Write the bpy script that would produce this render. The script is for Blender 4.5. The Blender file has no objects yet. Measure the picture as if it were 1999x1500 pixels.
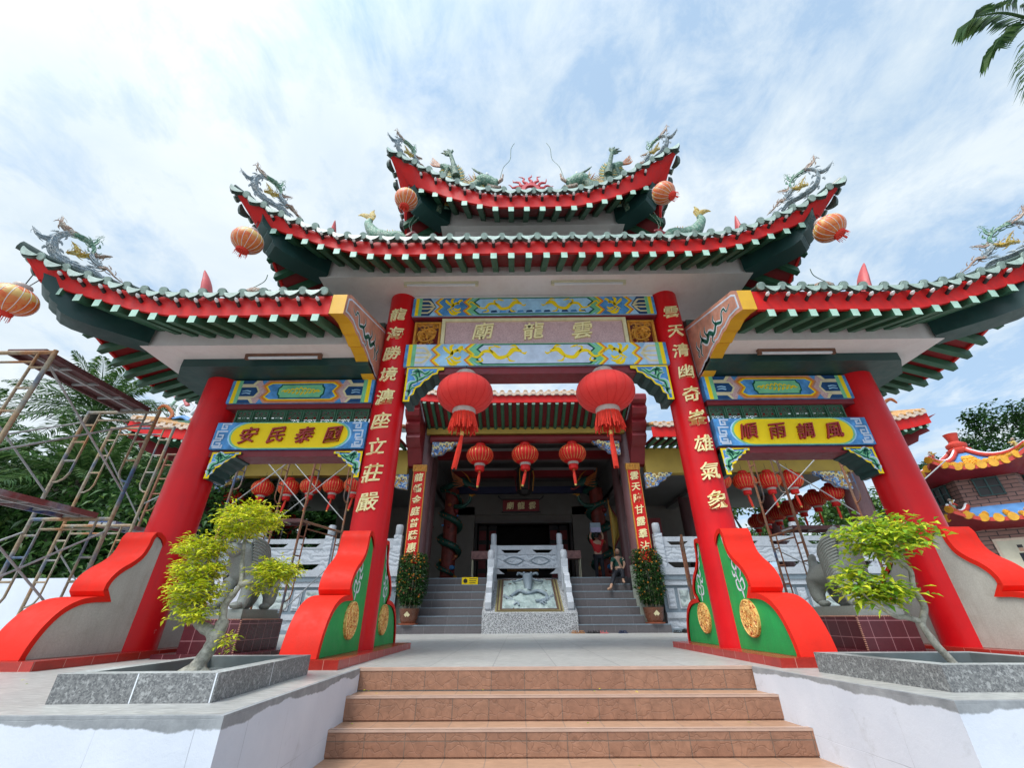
import bpy, bmesh, math, random
from mathutils import Vector, Matrix
from math import sin, cos, pi, radians, sqrt, atan2
random.seed(7)
scene = bpy.context.scene
COL = scene.collection
OFF = {}

# ---------------------------------------------------------------- mesh builder
class MB:
    def __init__(s):
        s.v = []; s.f = []; s.fm = []; s.mats = []
    def mi(s, m):
        if m not in s.mats: s.mats.append(m)
        return s.mats.index(m)
    def add(s, vs, fs, m):
        b = len(s.v); k = s.mi(m)
        s.v += [tuple(v) for v in vs]
        for f in fs:
            s.f.append([b + i for i in f]); s.fm.append(k)
    def box(s, x0, x1, y0, y1, z0, z1, m, top=None):
        vs = [(x0,y0,z0),(x1,y0,z0),(x1,y1,z0),(x0,y1,z0),(x0,y0,z1),(x1,y0,z1),(x1,y1,z1),(x0,y1,z1)]
        s.add(vs, [(3,2,1,0),(0,1,5,4),(1,2,6,5),(2,3,7,6),(3,0,4,7)], m)
        s.add(vs[4:], [(0,1,2,3)], top or m)
    def hexa(s, vs, m):
        s.add(vs, [(3,2,1,0),(4,5,6,7),(0,1,5,4),(1,2,6,5),(2,3,7,6),(3,0,4,7)], m)
    def obox(s, c, ex, ey, ez, m):
        c = Vector(c); ex = Vector(ex); ey = Vector(ey); ez = Vector(ez)
        vs = [c-ex-ey-ez, c+ex-ey-ez, c+ex+ey-ez, c-ex+ey-ez, c-ex-ey+ez, c+ex-ey+ez, c+ex+ey+ez, c-ex+ey+ez]
        s.hexa(vs, m)
    def prism(s, poly, axis, a0, a1, m, side=None):
        def P(p, a):
            return {'x': (a, p[0], p[1]), 'y': (p[0], a, p[1]), 'z': (p[0], p[1], a)}[axis]
        n = len(poly)
        vs = [P(p, a0) for p in poly] + [P(p, a1) for p in poly]
        s.add(vs, [tuple(range(n)), tuple(range(2*n-1, n-1, -1))], m)
        s.add(vs, [(i, (i+1) % n, n+(i+1) % n, n+i) for i in range(n)], side or m)
    def fprism(s, poly, fn, d0, d1, m, side=None):
        n = len(poly)
        vs = [fn(p[0], p[1], d0) for p in poly] + [fn(p[0], p[1], d1) for p in poly]
        s.add(vs, [tuple(range(n)), tuple(range(2*n-1, n-1, -1))], m)
        s.add(vs, [(i, (i+1) % n, n+(i+1) % n, n+i) for i in range(n)], side or m)
    def grid(s, rows, m, closed=False):
        nr = len(rows); nc = len(rows[0])
        vs = [p for r in rows for p in r]; fs = []
        for i in range(nr-1):
            for j in range(nc if closed else nc-1):
                k = (j+1) % nc
                fs.append((i*nc+j, i*nc+k, (i+1)*nc+k, (i+1)*nc+j))
        s.add(vs, fs, m)
    def tube(s, path, r, m, n=8, caps=True, squash=None, up=None):
        path = [Vector(p) for p in path]; rows = []
        N = len(path)
        rr = r if isinstance(r, (list, tuple)) else [r]*N
        prev = None
        for i, p in enumerate(path):
            t = (path[min(i+1, N-1)] - path[max(i-1, 0)])
            if t.length < 1e-9: t = Vector((0, 0, 1))
            t.normalize()
            if up is not None:
                a = Vector(up) - t*t.dot(Vector(up))
                if a.length < 1e-4: a = t.orthogonal()
            elif prev is None: a = t.orthogonal() if abs(t.z) < .9 else Vector((1, 0, 0)) - t*t.x
            else: a = prev - t*prev.dot(t)
            a.normalize(); prev = a; b = t.cross(a)
            q = squash or 1
            rows.append([tuple(p + (a*cos(2*pi*k/n) + b*q*sin(2*pi*k/n))*rr[i]) for k in range(n)])
        s.grid(rows, m, closed=True)
        if caps:
            s.add(rows[0], [tuple(range(n-1, -1, -1))], m); s.add(rows[-1], [tuple(range(n))], m)
    def lathe(s, prof, c, m, n=24, axis='z', sx=1, lobes=0, la=0, phase=0):
        rows = []
        for r, h in prof:
            row = []
            for k in range(n):
                a = 2*pi*k/n + phase; q = r*(1 + la*abs(sin(lobes*a/2)) if lobes else 1)
                if axis == 'z': row.append((c[0]+q*cos(a)*sx, c[1]+q*sin(a), c[2]+h))
                elif axis == 'y': row.append((c[0]+q*cos(a), c[1]+h, c[2]+q*sin(a)))
                else: row.append((c[0]+h, c[1]+q*cos(a), c[2]+q*sin(a)))
            rows.append(row)
        s.grid(rows, m, closed=True)
    def ball(s, c, r, m, n=10, sc=(1, 1, 1)):
        rows = []
        for i in range(n//2+1):
            a = pi*i/(n//2)
            rows.append([(c[0]+r*sc[0]*sin(a)*cos(2*pi*k/n), c[1]+r*sc[1]*sin(a)*sin(2*pi*k/n), c[2]-r*sc[2]*cos(a)) for k in range(n)])
        s.grid(rows, m, closed=True)
    def build(s, name, parent=None, smooth=True, angle=40, loc=None, fix=True):
        off = Vector(OFF.get(parent.name, (0, 0, 0))) if parent else Vector(loc or (0, 0, 0))
        me = bpy.data.meshes.new(name)
        me.from_pydata([tuple(Vector(v)-off) for v in s.v], [], s.f)
        for mt in s.mats: me.materials.append(mt)
        me.polygons.foreach_set('material_index', s.fm)
        if fix:
            bm = bmesh.new(); bm.from_mesh(me)
            bmesh.ops.recalc_face_normals(bm, faces=bm.faces)
            bm.to_mesh(me); bm.free()
        if smooth:
            me.polygons.foreach_set('use_smooth', [True]*len(me.polygons))
            me.set_sharp_from_angle(angle=radians(angle))
        me.update()
        o = bpy.data.objects.new(name, me); COL.objects.link(o)
        if parent: o.parent = parent; OFF[o.name] = off
        else:
            o.location = off; OFF[o.name] = off
        return o

def thing(name, label, cat, loc=(0, 0, 0), group=None):
    o = bpy.data.objects.new(name, None); COL.objects.link(o); o.location = loc
    o.empty_display_size = .2
    OFF[o.name] = Vector(loc); tag(o, label, cat, group); return o
def tag(o, label, cat, group=None):
    o['label'] = label; o['category'] = cat
    if group: o['group'] = group
    return o
def kind(o, k): o['kind'] = k; return o
def copy_tree(o, loc=None, label=None, parent=None):
    c = o.copy(); COL.objects.link(c)
    if parent is not None: c.parent = parent
    if loc is not None: c.location = loc; OFF[c.name] = Vector(loc)
    if label: c['label'] = label
    for ch in list(o.children): copy_tree(ch, parent=c)
    return c

# ---------------------------------------------------------------- curves
def cr(tab, d):
    """smooth interpolation through a table of (d, value)"""
    n = len(tab)
    if d <= tab[0][0]: return tab[0][1]
    if d >= tab[-1][0]: return tab[-1][1]
    for i in range(n-1):
        if tab[i][0] <= d <= tab[i+1][0]: break
    x0, y0 = tab[i]; x1, y1 = tab[i+1]; h = x1-x0
    def sl(a, b): return (tab[b][1]-tab[a][1])/(tab[b][0]-tab[a][0])
    m0 = sl(i-1, i+1) if i > 0 else sl(i, i+1)
    m1 = sl(i, i+2) if i+2 < n else sl(i, i+1)
    t = (d-x0)/h
    return (2*t**3-3*t*t+1)*y0 + (t**3-2*t*t+t)*h*m0 + (-2*t**3+3*t*t)*y1 + (t**3-t*t)*h*m1
def spline(pts, k=6):
    out = []
    P = [Vector(p) for p in pts]
    n = len(P)
    for i in range(n-1):
        a = P[max(i-1, 0)]; b = P[i]; c = P[i+1]; d = P[min(i+2, n-1)]
        for j in range(k):
            t = j/k
            out.append(.5*((2*b) + (c-a)*t + (2*a-5*b+4*c-d)*t*t + (3*b-a-3*c+d)*t**3))
    out.append(P[-1]); return out
def lerp(a, b, t): return a + (b-a)*t
def ribbon(pts, w, k=5):
    """flat 2-D ribbon polygon round a smooth centre line, w = widths per point"""
    P = [(p[0], p[1], 0) for p in pts]
    C = spline(P, k) if k > 1 else [Vector(p) for p in P]
    if isinstance(w, (int, float)): w = [w]*len(pts)
    n = len(C); L = []; R = []
    for i, c in enumerate(C):
        u = i/(n-1)*(len(w)-1); a = int(min(u, len(w)-2)) if len(w) > 1 else 0
        ww = lerp(w[a], w[min(a+1, len(w)-1)], u-a)*.5
        t = C[min(i+1, n-1)]-C[max(i-1, 0)]; t = t.normalized() if t.length > 0 else Vector((1, 0, 0))
        nn = Vector((-t.y, t.x, 0))
        L.append((c.x+nn.x*ww, c.y+nn.y*ww)); R.append((c.x-nn.x*ww, c.y-nn.y*ww))
    return L + R[::-1]
def ribbon_quads(pts, w, k=5):
    g = ribbon(pts, w, k); n = len(g)//2
    return [[g[i], g[i+1], g[2*n-2-i], g[2*n-1-i]] for i in range(n-1)]
def inset(poly, d):
    n = len(poly); out = []
    A = sum(poly[i][0]*poly[(i+1) % n][1]-poly[(i+1) % n][0]*poly[i][1] for i in range(n))
    sg = 1 if A > 0 else -1
    for i in range(n):
        p0 = Vector(poly[i-1]); p = Vector(poly[i]); p1 = Vector(poly[(i+1) % n])
        e0 = (p-p0).normalized(); e1 = (p1-p).normalized()
        n0 = Vector((-e0.y, e0.x))*sg; n1 = Vector((-e1.y, e1.x))*sg
        b = n0+n1
        if b.length < 1e-6: b = n0
        b = b.normalized(); c = max(.45, b.dot(n0))
        q = p + b*d/c; out.append((q.x, q.y))
    return out

# ---------------------------------------------------------------- lettering
GL = {}
def glyph(ch, off=.018, ext=.05):
    key = (ch, off, ext)
    if key in GL: return GL[key]
    c = bpy.data.curves.new('glyph', 'FONT'); c.body = ch; c.extrude = ext; c.offset = off; c.resolution_u = 3
    o = bpy.data.objects.new('glyph', c); COL.objects.link(o)
    dg = bpy.context.evaluated_depsgraph_get()
    m = bpy.data.meshes.new_from_object(o.evaluated_get(dg))
    vs = [tuple(v.co) for v in m.vertices]; fs = [tuple(p.vertices) for p in m.polygons]
    bpy.data.objects.remove(o); bpy.data.curves.remove(c); bpy.data.meshes.remove(m)
    xs = [v[0] for v in vs]; ys = [v[1] for v in vs]
    cx = (min(xs)+max(xs))/2; cy = (min(ys)+max(ys))/2
    vs = [(v[0]-cx, v[1]-cy, v[2]) for v in vs]
    GL[key] = (vs, fs); return GL[key]
def write(mb, ch, fn, size, m, shear=.0, off=.018, ext=.05, brush=True):
    """fn(u, v, w) maps letter plane (u right, v up, w out of the face) to the world"""
    vs, fs = glyph(ch, off, ext); out = []
    for x, y, z in vs:
        if brush:
            x2 = x + .03*sin(y*5+x*2) + shear*y; y2 = y + .09*x + .02*sin(x*6)
        else: x2, y2 = x, y
        out.append(fn(x2*size, y2*size, z*size))
    mb.add(out, fs, m)

# ---------------------------------------------------------------- materials
def _nt(name):
    m = bpy.data.materials.new(name); m.use_nodes = True
    nt = m.node_tree; b = nt.nodes['Principled BSDF']; return m, nt, b
def setin(n, **kw):
    for k, v in kw.items(): n.inputs[k.replace('_', ' ')].default_value = v
    return n
def boxuv(nt):
    """object-space coordinate laid out on the plane the face looks along: (u, v, 0)"""
    tc = nt.nodes.new('ShaderNodeTexCoord'); ge = nt.nodes.new('ShaderNodeNewGeometry')
    sp = nt.nodes.new('ShaderNodeSeparateXYZ'); sn = nt.nodes.new('ShaderNodeSeparateXYZ')
    L = nt.links; L.new(tc.outputs['Object'], sp.inputs[0]); L.new(ge.outputs['Normal'], sn.inputs[0])
    def mth(op, a, b=None):
        n = nt.nodes.new('ShaderNodeMath'); n.operation = op
        for i, q in enumerate((a, b)):
            if q is None: continue
            if isinstance(q, (int, float)): n.inputs[i].default_value = q
            else: L.new(q, n.inputs[i])
        return n.outputs[0]
    fx = mth('GREATER_THAN', mth('ABSOLUTE', sn.outputs[0]), .71)
    fz = mth('GREATER_THAN', mth('ABSOLUTE', sn.outputs[2]), .71)
    def mix(f, a, b):
        n = nt.nodes.new('ShaderNodeMix'); n.data_type = 'FLOAT'
        L.new(f, n.inputs[0]); L.new(a, n.inputs[2]); L.new(b, n.inputs[3]); return n.outputs[0]
    u = mix(fx, sp.outputs[0], sp.outputs[1]); v = mix(fz, sp.outputs[2], sp.outputs[1])
    cb = nt.nodes.new('ShaderNodeCombineXYZ'); L.new(u, cb.inputs[0]); L.new(v, cb.inputs[1])
    return cb.outputs[0], tc.outputs['Object']
def ramp(nt, src, stops):
    r = nt.nodes.new('ShaderNodeValToRGB'); nt.links.new(src, r.inputs[0])
    e = r.color_ramp.elements
    while len(e) < len(stops): e.new(.5)
    for i, (p, c) in enumerate(stops):
        e[i].position = p; e[i].color = (c[0], c[1], c[2], 1) if isinstance(c, (tuple, list)) else (c, c, c, 1)
    return r.outputs[0]
def noise(nt, vec, scale, detail=5, rough=.6, dist=0):
    n = nt.nodes.new('ShaderNodeTexNoise'); n.inputs['Scale'].default_value = scale
    n.inputs['Detail'].default_value = detail; n.inputs['Roughness'].default_value = rough
    n.inputs['Distortion'].default_value = dist
    if vec is not None: nt.links.new(vec, n.inputs['Vector'])
    return n.outputs['Fac']
def mixc(nt, f, a, b, mode='MIX'):
    n = nt.nodes.new('ShaderNodeMix'); n.data_type = 'RGBA'; n.blend_type = mode
    for i, q in ((0, f), (6, a), (7, b)):
        if isinstance(q, (int, float)): n.inputs[i].default_value = q
        elif isinstance(q, (tuple, list)): n.inputs[i].default_value = (q[0], q[1], q[2], 1)
        else: nt.links.new(q, n.inputs[i])
    return n.outputs[2]
def bump(nt, b, h, strength=.3, dist=.01):
    n = nt.nodes.new('ShaderNodeBump'); n.inputs['Strength'].default_value = strength
    n.inputs['Distance'].default_value = dist; nt.links.new(h, n.inputs['Height'])
    nt.links.new(n.outputs[0], b.inputs['Normal']); return n
def mat(name, col, rough=.5, var=.12, scale=3, bmp=.15, bscale=40, metal=0, dirt=0, dirtcol=(.12, .11, .1), coat=0, spec=.5, fine=.0, streak=0, chips=0, chipcol=(.6, .55, .5)):
    m, nt, b = _nt(name)
    tc = nt.nodes.new('ShaderNodeTexCoord').outputs['Object']
    a = noise(nt, tc, scale, 6, .6)
    lo = tuple(c*(1-var) for c in col); hi = tuple(min(1, c*(1+var)) for c in col)
    c = ramp(nt, a, [(.3, lo), (.7, hi)])
    if fine:
        g = noise(nt, tc, 60, 3, .7); c = mixc(nt, fine, c, ramp(nt, g, [(.3, 0.), (.7, 1.)]), 'OVERLAY')
    if dirt:
        d = ramp(nt, noise(nt, tc, scale*2.3, 8, .7, .4), [(.5, 0.), (.72, dirt)])
        c = mixc(nt, d, c, dirtcol)
    if streak:   # runs of old rain wear and brush marks, part of the paint
        mp = nt.nodes.new('ShaderNodeMapping'); mp.inputs['Scale'].default_value = (1, 1, .07); nt.links.new(tc, mp.inputs['Vector'])
        c = mixc(nt, ramp(nt, noise(nt, mp.outputs[0], 14, 6, .7), [(.50, 0.), (.75, streak)]), c, dirtcol)
    if chips:
        c = mixc(nt, ramp(nt, noise(nt, tc, 9, 9, .75), [(.70, 0.), (.715, chips)]), c, chipcol)
    nt.links.new(c, b.inputs['Base Color'])
    r = ramp(nt, noise(nt, tc, scale*4, 4), [(.3, max(0, rough-.08)), (.7, min(1, rough+.1))])
    nt.links.new(r, b.inputs['Roughness'])
    b.inputs['Metallic'].default_value = metal; b.inputs['Specular IOR Level'].default_value = spec
    if coat: b.inputs['Coat Weight'].default_value = coat; b.inputs['Coat Roughness'].default_value = .15
    if bmp: bump(nt, b, noise(nt, tc, bscale, 4, .6), bmp, .004)
    return m
def tilemat(name, c1, c2, mortar, w, h, ms=.004, rough=.4, offset=.0, bmp=.4, fine=None, streak=False, patt=None, freq=2):
    m, nt, b = _nt(name); uv, obj = boxuv(nt)
    br = nt.nodes.new('ShaderNodeTexBrick'); nt.links.new(uv, br.inputs['Vector'])
    br.offset = offset; br.offset_frequency = freq; br.squash = 1
    br.inputs['Scale'].default_value = 1; br.inputs['Mortar Size'].default_value = ms
    br.inputs['Mortar Smooth'].default_value = .1; br.inputs['Bias'].default_value = 0
    br.inputs['Brick Width'].default_value = w; br.inputs['Row Height'].default_value = h
    br.inputs['Color1'].default_value = (*c1, 1); br.inputs['Color2'].default_value = (*c2, 1)
    br.inputs['Mortar'].default_value = (*mortar, 1)
    c = br.outputs['Color']
    v = nt.nodes.new('ShaderNodeMapping'); nt.links.new(uv, v.inputs['Vector'])
    if streak: v.inputs['Scale'].default_value = (1, 5, 1)
    g = noise(nt, v.outputs[0], 9 if streak else 14, 7, .7, .5)
    c = mixc(nt, fine or .35, c, ramp(nt, g, [(.28, .25), (.72, .78)]), 'OVERLAY')
    st = ramp(nt, noise(nt, uv, 1.1, 6, .65), [(.35, .86), (.7, 1.)])
    c = mixc(nt, 1., c, st, 'MULTIPLY')
    hgt = br.outputs['Fac']
    inv = nt.nodes.new('ShaderNodeMath'); inv.operation = 'MULTIPLY_ADD'; nt.links.new(hgt, inv.inputs[0])
    inv.inputs[1].default_value = -1; nt.links.new(g, inv.inputs[2])
    if patt:
        vo = nt.nodes.new('ShaderNodeTexVoronoi'); vo.feature = 'DISTANCE_TO_EDGE'; vo.inputs['Scale'].default_value = patt
        vm = nt.nodes.new('ShaderNodeMapping'); vm.inputs['Scale'].default_value = (1, 1.3, 1); nt.links.new(uv, vm.inputs['Vector'])
        dn = nt.nodes.new('ShaderNodeTexNoise'); dn.inputs['Scale'].default_value = 10; nt.links.new(uv, dn.inputs['Vector'])
        va = nt.nodes.new('ShaderNodeVectorMath'); va.operation = 'MULTIPLY_ADD'; nt.links.new(dn.outputs['Color'], va.inputs[0])
        va.inputs[1].default_value = (.12, .12, .12); nt.links.new(vm.outputs[0], va.inputs[2]); nt.links.new(va.outputs[0], vo.inputs['Vector'])
        cra = ramp(nt, vo.outputs['Distance'], [(.0, 0.), (.05, 1.)])
        hh = nt.nodes.new('ShaderNodeMath'); hh.operation = 'MULTIPLY_ADD'; nt.links.new(cra, hh.inputs[0]); hh.inputs[1].default_value = .8
        nt.links.new(inv.outputs[0], hh.inputs[2]); inv = hh
        c = mixc(nt, ramp(nt, vo.outputs['Distance'], [(.0, .45), (.03, 0.)]), c, tuple(q*.45 for q in c1))
    nt.links.new(c, b.inputs['Base Color']); b.inputs['Roughness'].default_value = rough
    bump(nt, b, inv.outputs[0], bmp, .004)
    return m
def stone(name, c1, c2, scale=120, rough=.5, kindv='voronoi', thr=(.35, .6), bmp=.1, third=None):
    m, nt, b = _nt(name); tc = nt.nodes.new('ShaderNodeTexCoord').outputs['Object']
    if kindv == 'voronoi':
        v = nt.nodes.new('ShaderNodeTexVoronoi'); v.inputs['Scale'].default_value = scale; nt.links.new(tc, v.inputs['Vector'])
        s = nt.nodes.new('ShaderNodeSeparateColor'); nt.links.new(v.outputs['Color'], s.inputs[0]); f = s.outputs[0]
    else: f = noise(nt, tc, scale, 4, .8)
    c = ramp(nt, f, [(thr[0], c1), (thr[1], c2)])
    if third:
        c = mixc(nt, ramp(nt, noise(nt, tc, scale*.3, 5, .7), [(.55, 0.), (.6, .7)]), c, third)
    c = mixc(nt, .5, c, ramp(nt, noise(nt, tc, 2, 5), [(.3, .35), (.7, .62)]), 'OVERLAY')
    nt.links.new(c, b.inputs['Base Color']); b.inputs['Roughness'].default_value = rough
    bump(nt, b, noise(nt, tc, scale, 4), bmp, .003); return m
def carved(name, base, dark, scale=9, strength=1.0, rough=.6):
    """carved stone: deep swirling relief as bump, with the hollows coloured darker"""
    m, nt, b = _nt(name); tc = nt.nodes.new('ShaderNodeTexCoord').outputs['Object']
    w = nt.nodes.new('ShaderNodeTexWave'); w.wave_type = 'RINGS'; w.inputs['Scale'].default_value = scale*.35
    w.inputs['Distortion'].default_value = 9; w.inputs['Detail'].default_value = 3; w.inputs['Detail Scale'].default_value = 1.6
    nt.links.new(tc, w.inputs['Vector'])
    n2 = noise(nt, tc, scale*1.5, 4, .6, 1.5)
    h = nt.nodes.new('ShaderNodeMath'); h.operation = 'ADD'; nt.links.new(w.outputs['Fac'], h.inputs[0]); nt.links.new(n2, h.inputs[1])
    c = ramp(nt, h.outputs[0], [(.45, dark), (.85, base)])
    nt.links.new(c, b.inputs['Base Color']); b.inputs['Roughness'].default_value = rough
    bump(nt, b, h.outputs[0], strength, .03); return m

M = {}
M['red'] = mat('red_paint', (.62, .012, .010), .5, .14, 2.5, .12, 30, dirt=.35, dirtcol=(.36, .03, .035), spec=.25, streak=.5)
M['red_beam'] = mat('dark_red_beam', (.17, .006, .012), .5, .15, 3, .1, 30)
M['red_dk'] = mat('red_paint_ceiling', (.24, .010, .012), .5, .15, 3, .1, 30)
M['col'] = mat('red_column_gloss', (.64, .006, .010), .36, .12, 1.4, .10, 14, dirt=.22, dirtcol=(.42, .012, .02), spec=.3, streak=.4, chips=.7, chipcol=(.62, .42, .38))
M['rim'] = mat('bright_red_rim', (.74, .020, .008), .6, .10, 3, .35, 45, spec=.25, dirt=.3, dirtcol=(.52, .03, .015), streak=.35)
M['finG'] = mat('green_wall_paint', (.015, .36, .08), .55, .14, 4, .45, 60, dirt=.3, dirtcol=(.02, .22, .06), streak=.3)
M['finC'] = mat('bare_cement', (.52, .51, .45), .85, .12, 2.2, .3, 60, dirt=.4, dirtcol=(.33, .28, .22), fine=.12, streak=.3)
M['cream'] = mat('soffit_white', (.72, .67, .65), .7, .07, 1.3, .1, 20, dirt=.28, dirtcol=(.50, .40, .38), streak=.2)
M['hip'] = mat('dark_green_beam', (.012, .05, .045), .45, .3, 2, .1, 20)
M['raft'] = mat('rafter_green', (.035, .12, .065), .5, .2, 5, .1, 40)
M['mint'] = mat('mint_paint', (.42, .62, .50), .5, .15, 6, .1, 40)
M['tile'] = mat('glazed_roof_tile', (.055, .085, .07), .35, .35, 5, .2, 30, dirt=.5, dirtcol=(.02, .022, .02))
M['tilend'] = mat('roof_tile_end', (.33, .42, .36), .4, .3, 9, .3, 50, dirt=.55, dirtcol=(.1, .14, .11))
M['yel'] = mat('ochre_yellow', (.68, .36, .012), .5, .1, 3, .1, 30, dirt=.2, dirtcol=(.4, .2, .02))
M['gold'] = mat('gold_letter', (.92, .80, .42), .55, .10, 12, .2, 60, spec=.3)
M['rustL'] = mat('rusty_lamp_housing', (.16, .07, .04), .6, .3, 12)
M['black'] = mat('black_plastic', (.015, .014, .014), .4)
M['glass'] = mat('bulb_glass', (.75, .72, .7), .15, spec=.8)
M['blue'] = mat('panel_blue', (.09, .29, .60), .5, .5, 6, .1, 30, spec=.15)
M['navy'] = mat('panel_navy', (.02, .07, .18), .5, .4, 6, spec=.15)
M['sky'] = mat('panel_sky', (.34, .58, .84), .5, .3, 4, spec=.15)
M['pale'] = mat('panel_pale', (.55, .64, .78), .5, .15, 6, spec=.15)
M['pgreen'] = mat('panel_green', (.20, .55, .30), .5, .2, 5, spec=.15)
M['dgreen'] = mat('panel_dark_green', (.01, .10, .07), .5, .2, spec=.15)
M['pyel'] = mat('panel_yellow', (.92, .66, .015), .5, .05, 5, spec=.15)
M['orange'] = mat('panel_orange', (.75, .24, .03), .5, .2, 5, spec=.15)
M['bcream'] = mat('panel_cream', (.72, .64, .38), .5, .12, 6, spec=.15)
M['pink'] = mat('terracotta_pink', (.55, .25, .17), .6, .3, 6, dirt=.3, dirtcol=(.5, .4, .38))
M['mauve'] = mat('pink_granite', (.58, .38, .38), .6, .08, 5, .15, 60, fine=.3)
M['white'] = mat('white_trim', (.72, .74, .78), .5, .08, 5)
M['lred'] = mat('letter_red', (.33, .012, .012), .45, .15, 8)
M['tube'] = mat('lamp_housing', (.62, .58, .40), .4)
M['conc'] = mat('raw_concrete', (.33, .34, .33), .85, .25, 4, .5, 50, fine=.3)
M['bronze'] = mat('carved_gold', (.62, .27, .03), .45, .3, 14, .6, 40)
# ================================================================ camera and light
cam = bpy.data.cameras.new('camera'); co = bpy.data.objects.new('camera', cam); COL.objects.link(co)
cam.sensor_width = 36; cam.lens = 814.22/1999*36; cam.clip_end = 2000; cam.clip_start = .05
def cam_axes(pitch, yaw, roll):
    F = Vector((sin(yaw)*cos(pitch), cos(yaw)*cos(pitch), sin(pitch)))
    R = Vector((cos(yaw), -sin(yaw), 0)); U = R.cross(F)
    return R*cos(roll)+U*sin(roll), -R*sin(roll)+U*cos(roll), F
R_, U_, F_ = cam_axes(radians(29.226), radians(-.428), radians(-.314))
mw = Matrix.Identity(4)
for i in range(3): mw[i][0] = R_[i]; mw[i][1] = U_[i]; mw[i][2] = -F_[i]
mw[0][3], mw[1][3], mw[2][3] = -.3678, -4.6377, .4061
co.matrix_world = mw; scene.camera = co
scene.view_settings.view_transform = 'Standard'; scene.view_settings.look = 'None'
scene.view_settings.exposure = 0.66; scene.view_settings.gamma = 1

SUN_EL, SUN_AZ = 58, -38     # azimuth measured from the viewer's back towards the left
sv = Vector((sin(radians(SUN_AZ))*cos(radians(SUN_EL)), -cos(radians(SUN_AZ))*cos(radians(SUN_EL)), sin(radians(SUN_EL))))
sl = bpy.data.lights.new('sun', 'SUN'); sl.energy = 1.5; sl.angle = radians(18); sl.color = (1, .95, .87)
so = bpy.data.objects.new('sun', sl); COL.objects.link(so)
so.rotation_euler = sv.to_track_quat('Z', 'Y').to_euler(); so.location = (0, -6, 14)

w = bpy.data.worlds.new('World'); scene.world = w; w.use_nodes = True
nt = w.node_tree; bg = nt.nodes['Background']; L = nt.links
sk = nt.nodes.new('ShaderNodeTexSky'); sk.sky_type = 'NISHITA'; sk.sun_disc = False
sk.sun_elevation = radians(SUN_EL); sk.sun_rotation = atan2(sv.x, sv.y); sk.air_density = 1.2; sk.dust_density = 1.5; sk.ozone_density = 1.5
tc = nt.nodes.new('ShaderNodeTexCoord')
sp = nt.nodes.new('ShaderNodeSeparateXYZ'); L.new(tc.outputs['Generated'], sp.inputs[0])
def wm(op, a, b=None, cl=False):
    n = nt.nodes.new('ShaderNodeMath'); n.operation = op; n.use_clamp = cl
    for i, q in enumerate((a, b)):
        if q is None: continue
        if isinstance(q, (int, float)): n.inputs[i].default_value = q
        else: L.new(q, n.inputs[i])
    return n.outputs[0]
zz = wm('ADD', wm('MAXIMUM', sp.outputs[2], 0.0), .16)
cb = nt.nodes.new('ShaderNodeCombineXYZ'); L.new(wm('DIVIDE', sp.outputs[0], zz), cb.inputs[0]); L.new(wm('DIVIDE', sp.outputs[1], zz), cb.inputs[1])
def wnoise(scale, det, rough, dist, off=(0, 0, 0), sc=(1, 1, 1), rot=0):
    mp = nt.nodes.new('ShaderNodeMapping'); mp.inputs['Location'].default_value = off; mp.inputs['Scale'].default_value = sc
    mp.inputs['Rotation'].default_value = (0, 0, radians(rot)); L.new(cb.outputs[0], mp.inputs['Vector'])
    return noise(nt, mp.outputs[0], scale, det, rough, dist)
big = wnoise(.9, 4, .5, .3, (3.1, 1.7, 0))
med = wnoise(2.6, 9, .60, .25, (1.3, 4.1, 0), (1, .85, 1), 25)
fin = wnoise(7, 9, .68, .35, (5, 2, 0), (1, .8, 1), 25)
# more broken cloud towards the right (east), smooth veil to the left
side = wm('MULTIPLY_ADD', sp.outputs[0], .0)
n = nt.nodes.new('ShaderNodeMath'); n.operation = 'MULTIPLY_ADD'; L.new(sp.outputs[0], n.inputs[0]); n.inputs[1].default_value = -.07; n.inputs[2].default_value = -.055
cov = wm('ADD', wm('ADD', wm('MULTIPLY', big, .34), wm('MULTIPLY', med, .54)), wm('ADD', wm('MULTIPLY', fin, .40), n.outputs[0]))
cl = ramp(nt, cov, [(.48, .0), (.55, .5), (.64, 1.)])
skc = nt.nodes.new('ShaderNodeMix'); skc.data_type = 'RGBA'; skc.blend_type = 'MULTIPLY'; skc.inputs[0].default_value = 1
L.new(sk.outputs[0], skc.inputs[6]); skc.inputs[7].default_value = (.8, .95, 1.1, 1)
# base veil of thin haze over the blue, then the clouds
veil = mixc(nt, .72, skc.outputs[2], (4.6, 6.3, 8.2))
shade = ramp(nt, wnoise(2.0, 7, .6, .4, (7, 3, 0)), [(.3, (5.5, 6.5, 7.3)), (.68, (7.3, 7.9, 8.3))])
tot = mixc(nt, cl, veil, shade)
# glow added around the sun, unseen behind the viewer, as a soft key light
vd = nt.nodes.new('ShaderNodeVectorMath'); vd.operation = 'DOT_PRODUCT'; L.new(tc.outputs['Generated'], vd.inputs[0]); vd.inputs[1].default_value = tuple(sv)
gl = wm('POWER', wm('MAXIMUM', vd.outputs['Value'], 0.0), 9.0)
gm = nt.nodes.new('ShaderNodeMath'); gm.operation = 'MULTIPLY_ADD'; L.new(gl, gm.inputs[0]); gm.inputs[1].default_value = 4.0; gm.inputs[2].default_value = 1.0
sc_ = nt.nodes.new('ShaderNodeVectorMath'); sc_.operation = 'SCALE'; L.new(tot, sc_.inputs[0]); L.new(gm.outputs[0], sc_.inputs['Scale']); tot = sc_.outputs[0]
L.new(tot, bg.inputs['Color']); bg.inputs['Strength'].default_value = .082

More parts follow.
